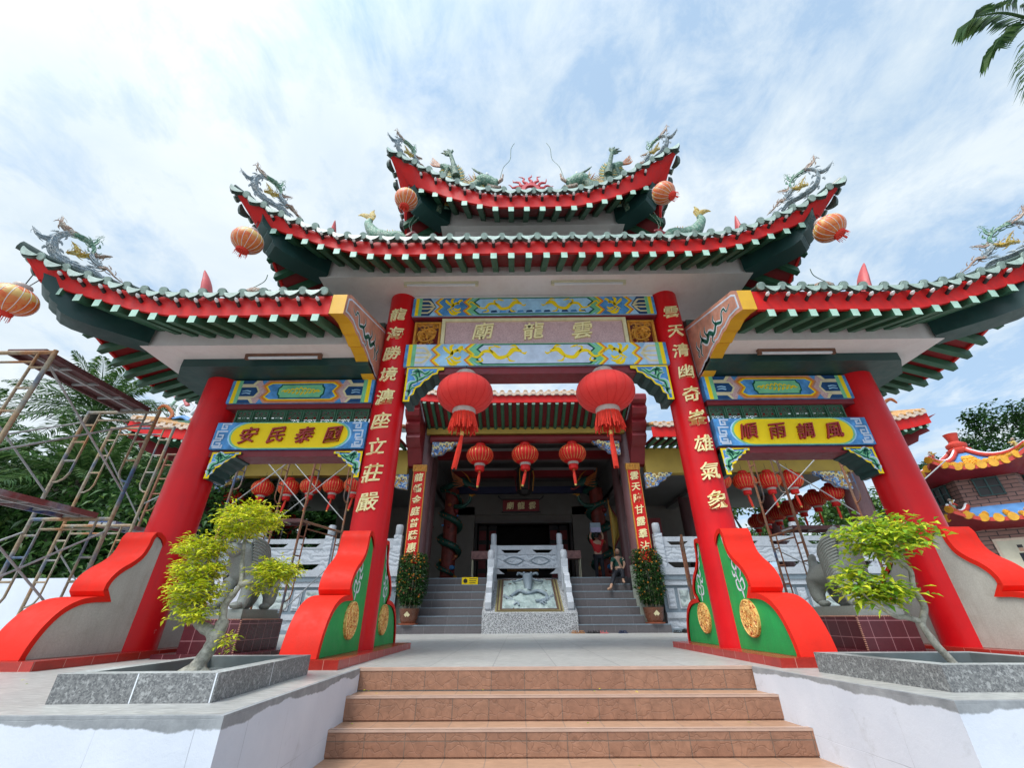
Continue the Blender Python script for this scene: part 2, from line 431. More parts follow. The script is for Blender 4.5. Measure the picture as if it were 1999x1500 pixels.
# ================================================================ setting
M['gtile'] = tilemat('terrace_tile', (.46, .45, .42), (.41, .405, .385), (.30, .29, .28), .6, .6, .005, .45, fine=.8, streak=True, bmp=.25)
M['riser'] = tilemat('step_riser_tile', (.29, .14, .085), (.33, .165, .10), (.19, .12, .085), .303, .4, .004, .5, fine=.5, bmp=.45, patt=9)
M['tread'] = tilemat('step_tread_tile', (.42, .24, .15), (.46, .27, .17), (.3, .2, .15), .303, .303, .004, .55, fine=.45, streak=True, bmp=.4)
M['nose'] = mat('step_nosing', (.50, .33, .25), .5, .1, 8)
M['earth'] = stone('ground_paving', (.22, .22, .21), (.30, .30, .29), 40, .9, 'noise')
mb = MB(); mb.box(-120, 120, -40, 160, -1.4, -1.14, M['earth']); kind(mb.build('ground'), 'structure')
mb = MB()
ter = [(-30, -2.19), (-1.80, -2.11), (-1.84, .005), (1.80, .0), (2.0, -1.80), (30, -1.86), (30, 40), (-30, 40)]
mb.prism(ter, 'z', -1.14, 0, M['gtile']); kind(mb.build('terrace'), 'structure')
mb = MB()
for k in range(7):
    z1 = -.1635*k; y = -.309*k
    if k: 
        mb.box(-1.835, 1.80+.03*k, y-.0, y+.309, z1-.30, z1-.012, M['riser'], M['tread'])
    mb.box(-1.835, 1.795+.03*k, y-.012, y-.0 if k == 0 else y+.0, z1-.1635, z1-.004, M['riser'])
    mb.box(-1.835, 1.795+.03*k, y-.016, y+.045, z1-.02, z1+.003 if k == 0 else z1-.004, M['nose'])
kind(mb.build('steps'), 'structure')

def wallmat(name, seed, lip=-.035):
    m, nt, b = _nt(name); uv, obj = boxuv(nt)
    sp = nt.nodes.new('ShaderNodeSeparateXYZ'); nt.links.new(obj, sp.inputs[0])
    mp = nt.nodes.new('ShaderNodeMapping'); mp.inputs['Location'].default_value = (seed, seed, seed); mp.inputs['Scale'].default_value = (1, 1, .6)
    nt.links.new(obj, mp.inputs['Vector'])
    n1 = noise(nt, mp.outputs[0], 1.7, 8, .62)
    a = nt.nodes.new('ShaderNodeMath'); a.operation = 'MULTIPLY_ADD'; nt.links.new(n1, a.inputs[0]); a.inputs[1].default_value = -.16; nt.links.new(sp.outputs[2], a.inputs[2])
    # bare render shows along the ragged upper edge of the white paint
    f = ramp(nt, a.outputs[0], [(0.0, 0.), (.002, 1.)])
    ad = nt.nodes.new('ShaderNodeMath'); ad.operation = 'ADD'; nt.links.new(a.outputs[0], ad.inputs[0]); ad.inputs[1].default_value = .125
    f = ramp(nt, ad.outputs[0], [(.0, 0.), (.006, 1.)])
    wc = ramp(nt, noise(nt, obj, 2.3, 6, .6), [(.3, (.60, .63, .70)), (.7, (.70, .72, .78))])
    wc = mixc(nt, ramp(nt, noise(nt, obj, 5.5, 9, .75, .4), [(.58, 0.), (.72, .45)]), wc, (.42, .43, .44))
    gc = ramp(nt, noise(nt, obj, 6, 7, .7), [(.3, (.20, .21, .22)), (.7, (.36, .37, .38))])
    br = nt.nodes.new('ShaderNodeTexBrick'); br.offset = .37; dn = nt.nodes.new('ShaderNodeTexNoise'); dn.inputs['Scale'].default_value = 3; nt.links.new(uv, dn.inputs['Vector'])
    va = nt.nodes.new('ShaderNodeVectorMath'); va.operation = 'MULTIPLY_ADD'; nt.links.new(dn.outputs['Color'], va.inputs[0]); va.inputs[1].default_value = (.025, .025, 0); nt.links.new(uv, va.inputs[2])
    nt.links.new(va.outputs[0], br.inputs['Vector'])
    for k, v in (('Scale', 1), ('Mortar Size', .0022), ('Brick Width', .47), ('Row Height', .36)): br.inputs[k].default_value = v
    br.inputs['Mortar Smooth'].default_value = .4
    cr_ = ramp(nt, noise(nt, uv, 1.4, 4), [(.42, 0.), (.55, .6)])
    ff = nt.nodes.new('ShaderNodeMath'); ff.operation = 'MULTIPLY'; nt.links.new(cr_, ff.inputs[0]); nt.links.new(br.outputs['Fac'], ff.inputs[1])
    wc = mixc(nt, ff.outputs[0], wc, (.26, .27, .30))
    nt.links.new(mixc(nt, f, wc, gc), b.inputs['Base Color']); b.inputs['Roughness'].default_value = .75
    hh = nt.nodes.new('ShaderNodeMath'); hh.operation = 'MULTIPLY_ADD'; nt.links.new(br.outputs['Fac'], hh.inputs[0]); hh.inputs[1].default_value = -1.2; nt.links.new(noise(nt, obj, 25, 6, .7), hh.inputs[2])
    bump(nt, b, hh.outputs[0], .35, .006); return m
M['wallL'] = wallmat('white_painted_plinth', 3.0); M['wallR'] = wallmat('white_painted_plinth_b', 9.0)
def retaining(pts, m, name, label):
    mb = MB()
    for i in range(len(pts)-1):
        a = Vector((*pts[i], 0)); b = Vector((*pts[i+1], 0)); d = (b-a).normalized(); n = Vector((d.y, -d.x, 0))*.03
        pass
    # one continuous skin 3 cm outside the terrace
    outer = []
    for i, p in enumerate(pts):
        e = []
        if i: e.append((Vector(pts[i])-Vector(pts[i-1])).normalized())
        if i < len(pts)-1: e.append((Vector(pts[i+1])-Vector(pts[i])).normalized())
        nn = Vector((0, 0))
        for q in e: nn += Vector((q.y, -q.x))
        nn = nn.normalized()*.03/(max(.5, nn.normalized().dot(Vector((e[0].y, -e[0].x)))))
        outer.append((p[0]+nn.x, p[1]+nn.y))
    poly = outer + pts[::-1]
    mb.prism(poly, 'z', -1.139, .002, m)
    return tag(mb.build(name, smooth=False), label, 'wall')
retaining([(-29.9, -2.19), (-1.80, -2.11), (-1.84, -.03)], M['wallL'], 'retaining_wall', 'white painted low wall with a ragged grey cement edge, left of the steps')
retaining([(1.80, -.03), (2.0, -1.80), (29.9, -1.86)], M['wallR'], 'retaining_wall', 'white painted low wall with a ragged grey cement edge, right of the steps')
# ================================================================ roofs of the gate
CY = 1.3
TAB = dict(
 mid=dict(top=[(0,6.30),(.25,6.155),(.5,6.03),(.75,5.93),(1,5.84),(1.27,5.73),(1.55,5.63),(1.82,5.545),(2.35,5.485),(3.1,5.465),(4.8,5.47)],
          bot=[(.33,5.95),(.64,5.80),(.87,5.70),(1.18,5.585),(1.43,5.48),(1.73,5.375),(2.0,5.305),(2.28,5.26),(2.9,5.245),(4.8,5.25)],
          tip=(4.79,-.45), cb=(4.47,-.13), yf=-.07, bx=3.69, by=.65, zb=5.48, zkc=5.68, zkn=5.99, dflat=2.3, L=1.6),
 top=dict(top=[(0,7.77),(.28,7.64),(.58,7.48),(.89,7.30),(1.2,7.10),(1.49,6.96),(1.79,6.86),(2.07,6.81),(2.63,6.79)],
          bot=[(.33,7.36),(.62,7.15),(.86,7.0),(1.16,6.81),(1.45,6.68),(1.65,6.61),(1.94,6.535),(2.63,6.52)],
          tip=(2.63,-.09), cb=(2.30,.24), yf=.10, bx=1.75, by=.82, zb=6.92, zkc=7.13, zkn=7.5, dflat=2.0, L=1.2),
 low=dict(top=[(0,4.74),(.17,4.64),(.34,4.56),(.52,4.50),(.74,4.435),(1.09,4.34),(1.33,4.28),(1.73,4.19),(2.12,4.15),(2.6,4.135),(4.4,4.16)],
          bot=[(.24,4.37),(.52,4.28),(.75,4.215),(1.0,4.15),(1.29,4.065),(1.55,3.99),(1.84,3.93),(2.1,3.885),(2.36,3.87),(4.4,3.88)],
          tip=(6.97,-.74), cb=(6.73,-.50), yf=-.35, bx=5.86, by=.37, zb=3.90, zkc=4.14, zkn=4.35, dflat=2.5, L=1.6))
SL = .36
class Tier:
    def __init__(s, key, root, sides, inner=None):
        T = TAB[key]; s.T = T; s.root = root; s.key = key; s.inner = inner
        s.tx, s.ty = T['tip']; s.hx = s.tx-(T['yf']-s.ty); s.hy = CY-T['yf']
        s.F = T['yf']-s.ty; s.db = s.tx-T['cb'][0]; s.Fb = T['yf']-T['cb'][1]
        s.sides = sides; s.X0 = inner or 0
    def zk(s, ax, full):
        T = s.T; r = max(0, (ax-(full-1.3)))/1.3; r = min(1, r)
        return T['zkc']+(T['zkn']-T['zkc'])*r*r
    def lens(s, kd): return (s.tx-s.X0) if kd == 'f' else (CY-s.ty)
    def kf(s, kd): return 1 if kd == 'f' else max(1, s.T['dflat']/(CY-s.ty))
    def pt(s, kd, sx, sy, d, out, z):
        """d along the eave from the tip, out = distance outside the straight eave line"""
        if kd == 'f': return (sx*(s.tx-d), CY+sy*(s.hy+out), z)
        return (sx*(s.hx+out), CY+sy*((CY-s.ty)-d), z)
    def Zt(s, kd, d): return cr(s.T['top'], d*s.kf(kd))
    def Zb(s, kd, d):
        db = s.db; k = s.kf(kd); return cr(s.T['bot'], db+(d-db)*k if d > db else db)
    def ft(s, d, kd): return s.F*max(0, 1-d*s.kf(kd)/s.T['L'])**2
    def fb(s, d, kd): return s.Fb*max(0, 1-(d-s.db)*s.kf(kd)/s.T['L'])**2
    def samples(s, kd, n=26):
        Ln = s.lens(kd); return [Ln*(i/n)**1.25 for i in range(n+1)]
    def build(s, rname, label=None):
        T = s.T; root = s.root
        roof = None
        # --- tiled top, rolls and eave tiles
        mb = MB(); cap = []
        sp = .268
        for sx, kd, sy in s.sides:
            Ln = s.lens(kd); rows = []
            for d in s.samples(kd):
                e = s.ft(d, kd); row = []
                dep = (s.hy if kd == 'f' else s.hx)
                q1 = max(.0, min(d-(s.F-e), dep+e))
                for j in range(7):
                    q = q1*j/6
                    row.append(s.pt(kd, sx, sy, d, e-q, s.Zt(kd, d)+.035+SL*q*(1 if 1 else 0)))
                rows.append(row)
            mb.grid(rows, M['tile'])
            # rolls
            nroll = int((Ln-.12)/sp)
            start = (Ln-.0) if not (kd == 'f' and s.inner) else Ln-.1
            for i in range(nroll+1):
                d = start-i*sp
                if d < .1: continue
                d += random.uniform(-.010, .010); e = s.ft(d, kd)+random.uniform(-.008, .008); z0 = s.Zt(kd, d)+.085+random.uniform(-.007, .007)
                q1 = max(.05, min(d-(s.F-e), (s.hy if kd == 'f' else s.hx)+e))
                path = [s.pt(kd, sx, sy, d, e+.07, z0-.02)] + [s.pt(kd, sx, sy, d, e-q1*j/6, z0+SL*q1*j/6) for j in range(7)]
                mb.tube(path, .047, M['tile'], 8, up=(0, 0, 1))
                # round end plate, set 3 mm proud
                c = Vector(s.pt(kd, sx, sy, d, e+.073, z0-.02)); c2 = Vector(s.pt(kd, sx, sy, d, e+.092, z0-.028))
                mb.tube([c, c2], .055, M['tilend'], 14, up=(0, 0, 1))
                mb.tube([c-(c2-c)*.5, c], .061, M['tile'], 14, up=(0, 0, 1))
                # drip tile between this roll and the next one outward
                dd = d-sp/2
                if dd < .06: continue
                e2 = s.ft(dd, kd); h = .05
                A = Vector(s.pt(kd, sx, sy, dd+h, s.ft(dd+h, kd), s.Zt(kd, dd+h))); B = Vector(s.pt(kd, sx, sy, max(0, dd-h), s.ft(max(0, dd-h), kd), s.Zt(kd, max(0, dd-h))))
                t = (B-A).normalized(); C = Vector(s.pt(kd, sx, sy, dd+random.uniform(-.008, .008), e2+.085+random.uniform(-.008, .008), s.Zt(kd, dd)+.035+random.uniform(-.006, .006)))
                upv = Vector((0, 0, 1)); t = (t+upv*random.uniform(-.05, .05)).normalized(); upv = (upv-t*t.dot(upv)).normalized(); ov = t.cross(upv)
                o1 = Vector(s.pt(kd, sx, sy, dd, 1, 0))-Vector(s.pt(kd, sx, sy, dd, 0, 0))
                if ov.dot(o1) < 0: ov = -ov
                pl = [(-.102+.204*k/10, .012-.088*sin(pi*k/10)**.8-(.008 if k == 5 else 0)) for k in range(11)] + [(.10-.2*k/10, .026-.014*sin(pi*k/10)) for k in range(11)]
                g = lambda u, v, w_: tuple(C + t*u + upv*(v+.0) + ov*(w_+.10*(-v)))
                mb.fprism(pl, g, 0, .014, M['tilend'], M['tile'])
                pl2 = [(p[0]*1.06, p[1]*1.06-.004) for p in pl]
                mb.fprism(pl2, g, -.05, -.002, M['tile'], M['tile'])
        roof = mb.build(rname, root, angle=35)
        # hip ridges and main ridge
        mb = MB()
        corners = sorted(set((sx, sy) for sx, kd, sy in s.sides))
        for sx, sy in corners:
            Q = []; n = 10; qm = s.hy if True else 0
            for i in range(n+1):
                d = (CY-s.ty)*i/n
                Q.append((sx*(s.tx-d), CY+sy*(CY-s.ty-d), s.Zt('f', d)+.05+SL*max(0, d-(s.F-s.ft(d, 'f')))))
            mb.tube(Q, .075, M['tile'], 8, up=(0, 0, 1), squash=.8)
        zr = s.Zt('f', CY-s.ty)+SL*(s.hy)
        xr = s.tx-(CY-s.ty)
        if s.inner:
            sx = corners[0][0]; mb.box(min(sx*2.64, sx*xr), max(sx*2.64, sx*xr), CY-.07, CY+.07, zr, zr+.2, M['tile'])
        else: mb.box(-xr, xr, CY-.07, CY+.07, zr, zr+.2, M['tile'])
        mb.build('ridge', roof)
        # --- fascia board
        mb = MB()
        for sx, kd, sy in s.sides:
            Ln = s.lens(kd); rows = []
            for i in range(37):
                t = (i/36)**1.2; dt = t*Ln; dbm = s.db+t*(Ln-s.db)
                et = s.ft(dt, kd); eb = s.fb(dbm, kd)
                zt = s.Zt(kd, dt)+.03; zb_ = s.Zb(kd, dbm)
                rows.append([s.pt(kd, sx, sy, dt, et, zt), s.pt(kd, sx, sy, dbm, eb, zb_),
                             s.pt(kd, sx, sy, dbm, eb-.04, zb_), s.pt(kd, sx, sy, dt, et-.04, zt)])
            mb.grid(rows, M['red'], closed=True)
        mb.build('fascia', roof)
        # --- red boarded underside
        mb = MB()
        for sx, kd, sy in s.sides:
            Ln = s.lens(kd); rows = []
            bxl, byl = T['bx'], CY-T['by']
            for i in range(31):
                t = i/30; d = s.db+t*(Ln-s.db); eb = s.fb(d, kd)
                o = Vector(s.pt(kd, sx, sy, d, eb-.03, s.Zb(kd, d)+.035))
                if kd == 'f':
                    ax = min(abs(o.x), bxl); q = Vector((sx*ax, CY+sy*byl, s.zk(ax, bxl)))
                else:
                    ay = min(abs(o.y-CY), byl); q = Vector((sx*bxl, CY+sy*ay, s.zk(ay+1.0*(0), byl) if 0 else T['zkc']+(T['zkn']-T['zkc'])*(ay/byl)**2))
                rows.append([tuple(o.lerp(q, j/3)) for j in range(4)])
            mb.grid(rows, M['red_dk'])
        mb.build('eave_boarding', roof)
        # --- white soffit box
        mb = MB(); bx, by, zb = T['bx'], T['by'], T['zb']; y2 = 2*CY-by
        if s.inner:
            sx = corners[0][0]; xs = [sx*(s.inner+(bx-s.inner)*i/14) for i in range(15)]
            if sx > 0: pass
        else: xs = [-bx+2*bx*i/24 for i in range(25)]
        rows = [[(x, by, zb) , (x, by, s.zk(abs(x), bx)+.03)] for x in xs]; mb.grid(rows, M['cream'])
        rows = [[(x, y2, zb) , (x, y2, s.zk(abs(x), bx)+.03)] for x in xs]; mb.grid(rows, M['cream'])
        mb.add([(xs[0], by, zb), (xs[-1], by, zb), (xs[-1], y2, zb), (xs[0], y2, zb)], [(0, 1, 2, 3)], M['cream'])
        for sx in set(c[0] for c in corners):
            rows = []
            for i in range(9):
                ay = (i/8*2-1)*(CY-by); rows.append([(sx*bx, CY+ay, zb), (sx*bx, CY+ay, T['zkc']+(T['zkn']-T['zkc'])*(abs(ay)/(CY-by))**2+.03)])
            mb.grid(rows, M['cream'])
        sof = mb.build('soffit', roof)
        # --- rafters, each its own piece
        def rafter(A, B):
            A = Vector(A); B = Vector(B); d = (B-A).normalized(); sd = d.cross(Vector((0, 0, 1))).normalized()*.047; up = Vector((0, 0, .11))
            mb = MB(); vs = [A-sd, A+sd, B+sd, B-sd, A-sd+up, A+sd+up, B+sd+up, B-sd+up]
            mb.add(vs, [(3,2,1,0),(4,5,6,7),(1,2,6,5),(2,3,7,6),(3,0,4,7)], M['raft'])
            mb.add(vs, [(0,1,5,4)], M['mint'])
            mb.build('rafter', roof, smooth=False)
        sb = T['bx']
        for sx in sorted(set(c[0] for c in corners)):
            st = s.inner+.16 if s.inner else sp/2
            x = st
            while x < T['cb'][0]-.1:
                d = s.tx-x; e = s.fb(d, 'f'); y0 = CY-(s.hy+e)-.004
                if x <= sb: B = (sx*x, T['by']+.01, s.zk(x, sb)-.115)
                else:
                    tt = (x-sb)/(T['cb'][0]-sb); B = (sx*x, T['by']-(x-sb), lerp(T['zkn'], s.Zb('f', s.db), tt)-.115)
                if B[1]-y0 > .06: rafter((sx*x, y0, s.Zb('f', d)-.108), B)
                x += sp
            # side rafters (front half and just past the middle)
            y = T['cb'][1]+.22
            ymax = CY+(1.5 if s.key == 'low' else .5 if s.key == 'mid' else 0)
            while y < ymax:
                ay = abs(CY-y); d = (CY-s.ty)-ay; e = s.fb(d, 's'); x0 = sx*(s.hx+e+.004)
                byl = CY-T['by']
                if ay <= byl: B = (sx*(sb-.01), y, T['zkc']+(T['zkn']-T['zkc'])*(ay/byl)**2-.115)
                else:
                    tt = (ay-byl)/((CY-T['cb'][1])-byl); B = (sx*(sb+(ay-byl)), y, lerp(T['zkn'], s.Zb('s', s.db), tt)-.115)
                if abs(x0-B[0]) > .08: rafter((x0, y, s.Zb('s', d)-.108), B)
                y += sp
        # --- hip beams
        S = T['cb'][0]-sb; Zc = s.Zb('f', s.db); h = Zc-zb
        for sx, sy in corners:
            prof = [(-.06, zb+.012), (.42*S, zb+.0*h), (.60*S, zb+.03*h), (.70*S, zb+.10*h), (.745*S, zb+.2*h), (.75*S, zb+.30*h), (.80*S, zb+.36*h), (.845*S, zb+.46*h), (.85*S, zb+.58*h), (.90*S, zb+.66*h),
                    (.95*S, zb+.80*h), (.96*S, zb+.97*h), (S*.98, Zc+.05), (.5*S, lerp(T['zkn'], Zc, .5)+.04), (0, T['zkn']+.03), (-.06, T['zkn']+.03)]
            mb = MB(); r2 = 1/sqrt(2)
            fn = lambda u, v, w_: (sx*(sb+u)+sx*w_*r2, CY+sy*((CY-T['by'])+u)-sy*w_*r2, v)
            mb.fprism(prof, fn, -.17, .17, M['hip'])
            mb.build('hip_beam', roof, angle=25)
        # --- bulbs on the fascia
        for sx in sorted(set(c[0] for c in corners)):
            st = s.inner+.14 if s.inner else sp/2
            x = st
            while x < s.tx-.42:
                d = s.tx-x; e = .5*(s.ft(d, 'f')+s.fb(d, 'f')); z = .5*(s.Zt('f', d)+s.Zb('f', d))+.02
                y = CY-(s.hy+e); tilt = random.uniform(-.2, .2)
                dv = Vector((tilt*.4, -1, .35+tilt*.3)).normalized()
                mb = MB(); p = Vector((sx*x, y+.01, z))
                mb.tube([p, p+dv*.075], .024, M['black'], 10)
                mb.tube([p+dv*.075, p+dv*.09, p+dv*.12, p+dv*.137], [.014, .024, .021, .006], M['glass'], 10)
                mb.build('light_bulb', roof)
                x += sp
        return roof, sof
# ================================================================ the gate
gate = thing('temple_gate', 'tall red temple gateway with tiered green tiled roofs and gold lettered columns', 'gateway', (0, CY, 0))
FR = [(-1, 'f', -1), (1, 'f', -1), (-1, 's', -1), (1, 's', -1), (-1, 's', 1), (1, 's', 1), (-1, 'f', 1), (1, 'f', 1)]
roof_mid, sof_mid = Tier('mid', gate, FR).build('main_roof')
roof_top, sof_top = Tier('top', gate, FR).build('upper_roof')
for sx in (-1, 1):
    Tier('low', gate, [t for t in FR if t[0] == sx], inner=2.80).build('wing_roof')
# body between the tiers
mb = MB(); mb.box(-1.5, 1.5, .95, 1.65, 5.6, 6.95, M['cream'])

for sx in (-1, 1):
    a, b = sorted((sx*2.62, sx*3.3)); mb.box(a, b, 1.45, 1.75, 4.75, 4.90, M['red']); mb.box(a, b, 1.5, 1.75, 4.52, 4.748, M['white'])
mb.build('wall_block', gate)
# columns
def column(x, h, r0, r1, bot=.075):
    mb = MB(); prof = [(r0+(r1-r0)*i/10, bot+(h-bot)*i/10) for i in range(11)]
    mb.lathe(prof, (x, CY, 0), M['col'], 40); return mb.build('column', gate, angle=60)
TXT = {-1: '龍海勝境瀍座立莊嚴', 1: '雲天清幽奇峯雄氣象'}
for sx in (-1, 1):
    xc = 2.375 if sx < 0 else 2.345
    c = column(sx*xc, 5.48, .262, .235)
    for i, ch in enumerate(TXT[sx]):
        z = 4.995-i*.4025; mb = MB(); R = .262-.027*z/5.48
        def fn(u, v, w_):
            a = u/R*1.0; rr = R+.012+w_
            return (sx*xc+rr*sin(a), CY-rr*cos(a), z+v)
        write(mb, ch, fn, .27, M['gold'], .05, .006, .06)
        mb.build('character', c, smooth=False)
    column(sx*5.1, 3.78, .30, .262)
# painted beams -------------------------------------------------
def chev(u, a, zz=2):
    """left boundary polyline (bottom to top) of a zig-zag"""
    if zz == 1: return [(u, 0), (u+a, .5), (u, 1)]
    return [(u+a, 0), (u, .25), (u+a, .5), (u, .75), (u+a, 1)]
def beam_panel(x0, x1, z0, z1, y, style, name='painted_beam', depth=.34):
    W = x1-x0; H = z1-z0; mb = MB()
    mb.box(x0, x1, y, y+depth, z0, z1, M['blue'] if style == 'side' else M['sky'])
    def P(poly, m, lay, mirror=True):
        for mr in ((0, 1) if mirror else (0,)):
            pts = [(x0+(W-u*H if mr else u*H), z0+v*H) for u, v in poly]
            mb.add([(p[0], y-.0016*lay, p[1]) for p in pts], [tuple(range(len(pts)))], m)
    A = W/H   # width in units of height
    bars = [(0, .12, M['blue']), (.12, .27, M['pyel']), (.27, .42, M['pgreen'])]
    for a, b, m in bars: P([(a, 0), (b, 0), (b, 1), (a, 1)], m, 1)
    if style == 'side':
        u0 = .42; tip = 1.15
        P([(u0, 0), (tip, 0), (tip+.25, .5), (tip, 1), (u0, 1)], M['mauve'], 1)
        for vv in ((-.05, .22), (.30, .70), (.78, 1.05)):
            a, b = max(0, vv[0]), min(1, vv[1])
            if vv[0] > 0 and vv[1] < 1:
                P([(u0, a-.06), (tip-.12, a-.06), (tip+.04, .5), (tip-.12, b+.06), (u0, b+.06)], M['bcream'], 2)
                P([(u0, a), (tip-.16, a), (tip-.04, .5), (tip-.16, b), (u0, b)], M['navy'], 3)
            else:
                P([(u0, a), (tip-.1, a), (tip-.1-(.14 if a == 0 else -.12), b), (u0, b)] if a == 0 else [(u0, a), (tip-.24, a), (tip-.05, b), (u0, b)], M['bcream'], 2)
                if a == 0: P([(u0, 0), (tip-.2, 0), (tip-.34, b-.06), (u0, b-.06)], M['navy'], 3)
                else: P([(u0, a+.06), (tip-.32, a+.06), (tip-.2, 1), (u0, 1)], M['navy'], 3)
        for vv in (.42, .52): 
            for q in ribbon_quads([(u0+.08, vv), (u0+.25, vv+.03), (u0+.4, vv-.01), (tip-.35, vv+.03)], [.03, .05, .02], 3): P(q, M['sky'], 4)
        # hexagonal centre: orange, yellow, blue
        for k, (m, o) in enumerate(((M['pink'], 0), (M['orange'], .06), (M['pyel'], .13), (M['blue'], .18))):
            l = [(tip+.28+o*1.1, 0+o*.9), (tip+.04+o*1.35, .25 if o < .1 else .27), (tip+.24+o*1.2, .5), (tip+.04+o*1.35, .75 if o < .1 else .73), (tip+.28+o*1.1, 1-o*.9)]
            r = [(A-u, v) for u, v in l][::-1]
            P(l[::1]+r, m, 2+k, False)
        c = A/2; w_ = A*.155
        def cart(g):
            hw = w_+g; hh = .27+g*.8; q = .09
            return [(c-hw+q, .5-hh), (c+hw-q, .5-hh), (c+hw-q, .5-hh+.07), (c+hw, .5-hh+.16), (c+hw, .5+hh-.16), (c+hw-q, .5+hh-.07), (c+hw-q, .5+hh), (c-hw+q, .5+hh), (c-hw+q, .5+hh-.07), (c-hw, .5+hh-.16), (c-hw, .5-hh+.16), (c-hw+q, .5-hh+.07)]
        P(cart(.05), M['dgreen'], 6, False); P(cart(.0), M['pgreen'], 7, False)
        for k in range(9):
            uu = c-w_*.75+w_*1.5*k/8; amp = .16*(1-abs(k-4)/5)
            for q in ribbon_quads([(uu-.12, .5-.02), (uu-.03, .5+amp), (uu+.06, .5+.03), (uu+.0, .5-amp), (uu+.13, .5-.01)], [.02, .06, .02, .06, .02], 3): P(q, M['pyel'], 8, False)
    else:
        u0 = .42; tip = .78
        P([(u0, 0), (tip, 0), (tip+.3, .5), (tip, 1), (u0, 1)], M['pale'] if style == 'b' else M['navy'], 1)
        for a, b in ((.12, .2), (.36, .44), (.56, .64), (.8, .88)):
            P([(u0, a), (tip-.05, a), (tip-.05, b), (u0, b)], M['bcream'], 2)
        for s_ in (0, 1):
            f = (lambda v: v) if s_ else (lambda v: 1-v)
            P([(tip-.25, f(.42)), (tip-.1, f(.42)), (tip+.18, f(.5)), (tip+.28, f(.5)), (tip+.12, f(.36))], M['bcream'], 3)
            P([(tip-.12, f(.85)), (tip, f(.85)), (tip+.2, f(.62)), (tip+.1, f(.6))], M['bcream'], 3)
        def zig(u, w1, m, lay):
            a = .24; l = chev(u, a); r = [(x+w1, v) for x, v in l][::-1]; P(l+r, m, lay)
        zig(tip+.20, .09, M['orange'], 4); zig(tip+.29, .09, M['pyel'], 4)
        # sky field with a gold phoenix
        l = chev(tip+.38, .24); uu = tip+1.5
        r = [(x, v) for x, v in chev(uu, .24)]
        P(l+[(x, v) for x, v in r[::-1]], M['sky'] if style == 'b' else M['blue'], 3)
        cx = (tip+.5+uu)/2+.08
        body = [[(cx+.25, .62), (cx+.12, .72), (cx, .6), (cx-.08, .45), (cx-.28, .3)], [(cx-.05, .5), (cx-.3, .75), (cx-.38, .9)], [(cx, .5), (cx-.1, .85), (cx+.02, .95)], [(cx, .4), (cx+.2, .3), (cx+.32, .42)], [(cx-.1, .35), (cx+.1, .15), (cx+.35, .2)], [(cx-.2, .3), (cx-.05, .08), (cx+.2, .06)], [(cx+.1, .6), (cx+.3, .85), (cx+.38, .8)]]
        for bd in body:
            for q in ribbon_quads(bd, [.04, .13, .12, .03], 4): P(q, M['pyel'], 5)
        zig(uu, .09, M['orange'], 5); zig(uu+.09, .09, M['pyel'], 5); zig(uu+.18, .09, M['pgreen'], 5)
        # long centre field
        e = uu+.42
        def fld(g): return [(e+.25+g, .04+g*.55), (e+.25+g*1.3-.25+.02, .5*.5), (e+.28+g, .5), (e+g*1.3+.02, .75), (e+.25+g, .96-g*.55)]
        for g, m, ly in ((-.2, M['pgreen'], 5), (.0, M['dgreen'], 6), (.07, M['pale'] if style == 'b' else M['sky'], 7)):
            l = [(e+.28+g, .03+max(0, g)*.7), (e+.05+g*1.3, .27), (e+.3+g, .5), (e+.05+g*1.3, .73), (e+.28+g, .97-max(0, g)*.7)]
            if g < 0: l = [(e+.2, 0), (e-.15, .25), (e+.1, .5), (e-.15, .75), (e+.2, 1)]
            P(l+[(A-u, v) for u, v in l][::-1], m, ly, False)
        c = A/2
        if style == 'a':
            for k in range(12):
                uu2 = e+.6+(A-2*e-1.2)*k/11
                P([(uu2-.16, .12), (uu2+.16, .14), (uu2+.1, .26), (uu2-.12, .24)], M['navy'] if k % 2 else M['blue'], 8, False)
        for mr in (0, 1):
            f = (lambda u: u) if not mr else (lambda u: A-u)
            s0 = c-.55; 
            dr = [(f(s0), .62), (f(s0-.3), .7), (f(s0-.55), .42), (f(s0-.9), .34), (f(s0-1.15), .6), (f(s0-1.45), .62), (f(s0-1.65), .38), (f(s0-1.9), .42), (f(s0-2.1), .62)]
            for q in ribbon_quads(dr, [.1, .22, .14, .17, .15, .13, .1, .07, .02], 5): P(q, M['pyel'], 9, False)
            for bd in ([(f(s0-.1), .7), (f(s0-.25), .88), (f(s0-.45), .85)], [(f(s0-.05), .6), (f(s0+.12), .52), (f(s0+.2), .6)], [(f(s0-.55), .4), (f(s0-.45), .2), (f(s0-.25), .18)], [(f(s0-1.1), .55), (f(s0-1.25), .8), (f(s0-1.05), .82)], [(f(s0-1.6), .4), (f(s0-1.5), .2), (f(s0-1.75), .16)], [(f(s0-2.05), .55), (f(s0-2.3), .75), (f(s0-2.4), .55)], [(f(s0-.8), .8), (f(s0-.95), .85), (f(s0-1.1), .9)]):
                for q in ribbon_quads(bd, [.03, .09, .02], 4): P(q, M['pyel'], 9, False)
    return mb.build(name, gate, smooth=False, fix=False)
YB = 1.13
beam_panel(-2.16, 2.12, 5.015, 5.405, YB, 'a')
beam_panel(-2.18, 2.15, 3.972, 4.40, YB-.012, 'b')
for sx in (-1, 1):
    a, b = (-4.87, -2.60) if sx < 0 else (2.60, 4.87)
    beam_panel(a, b, 3.33, 3.735, YB, 'side')
mb = MB()
mb.box(-2.15, 2.12, 1.16, 1.5, 3.84, 3.97, M['red_beam']); mb.box(-2.15, 2.12, 1.16, 1.5, 4.97, 5.014, M['red_beam']); mb.box(-2.15, 2.12, 1.16, 1.5, 4.402, 4.42, M['red_beam'])
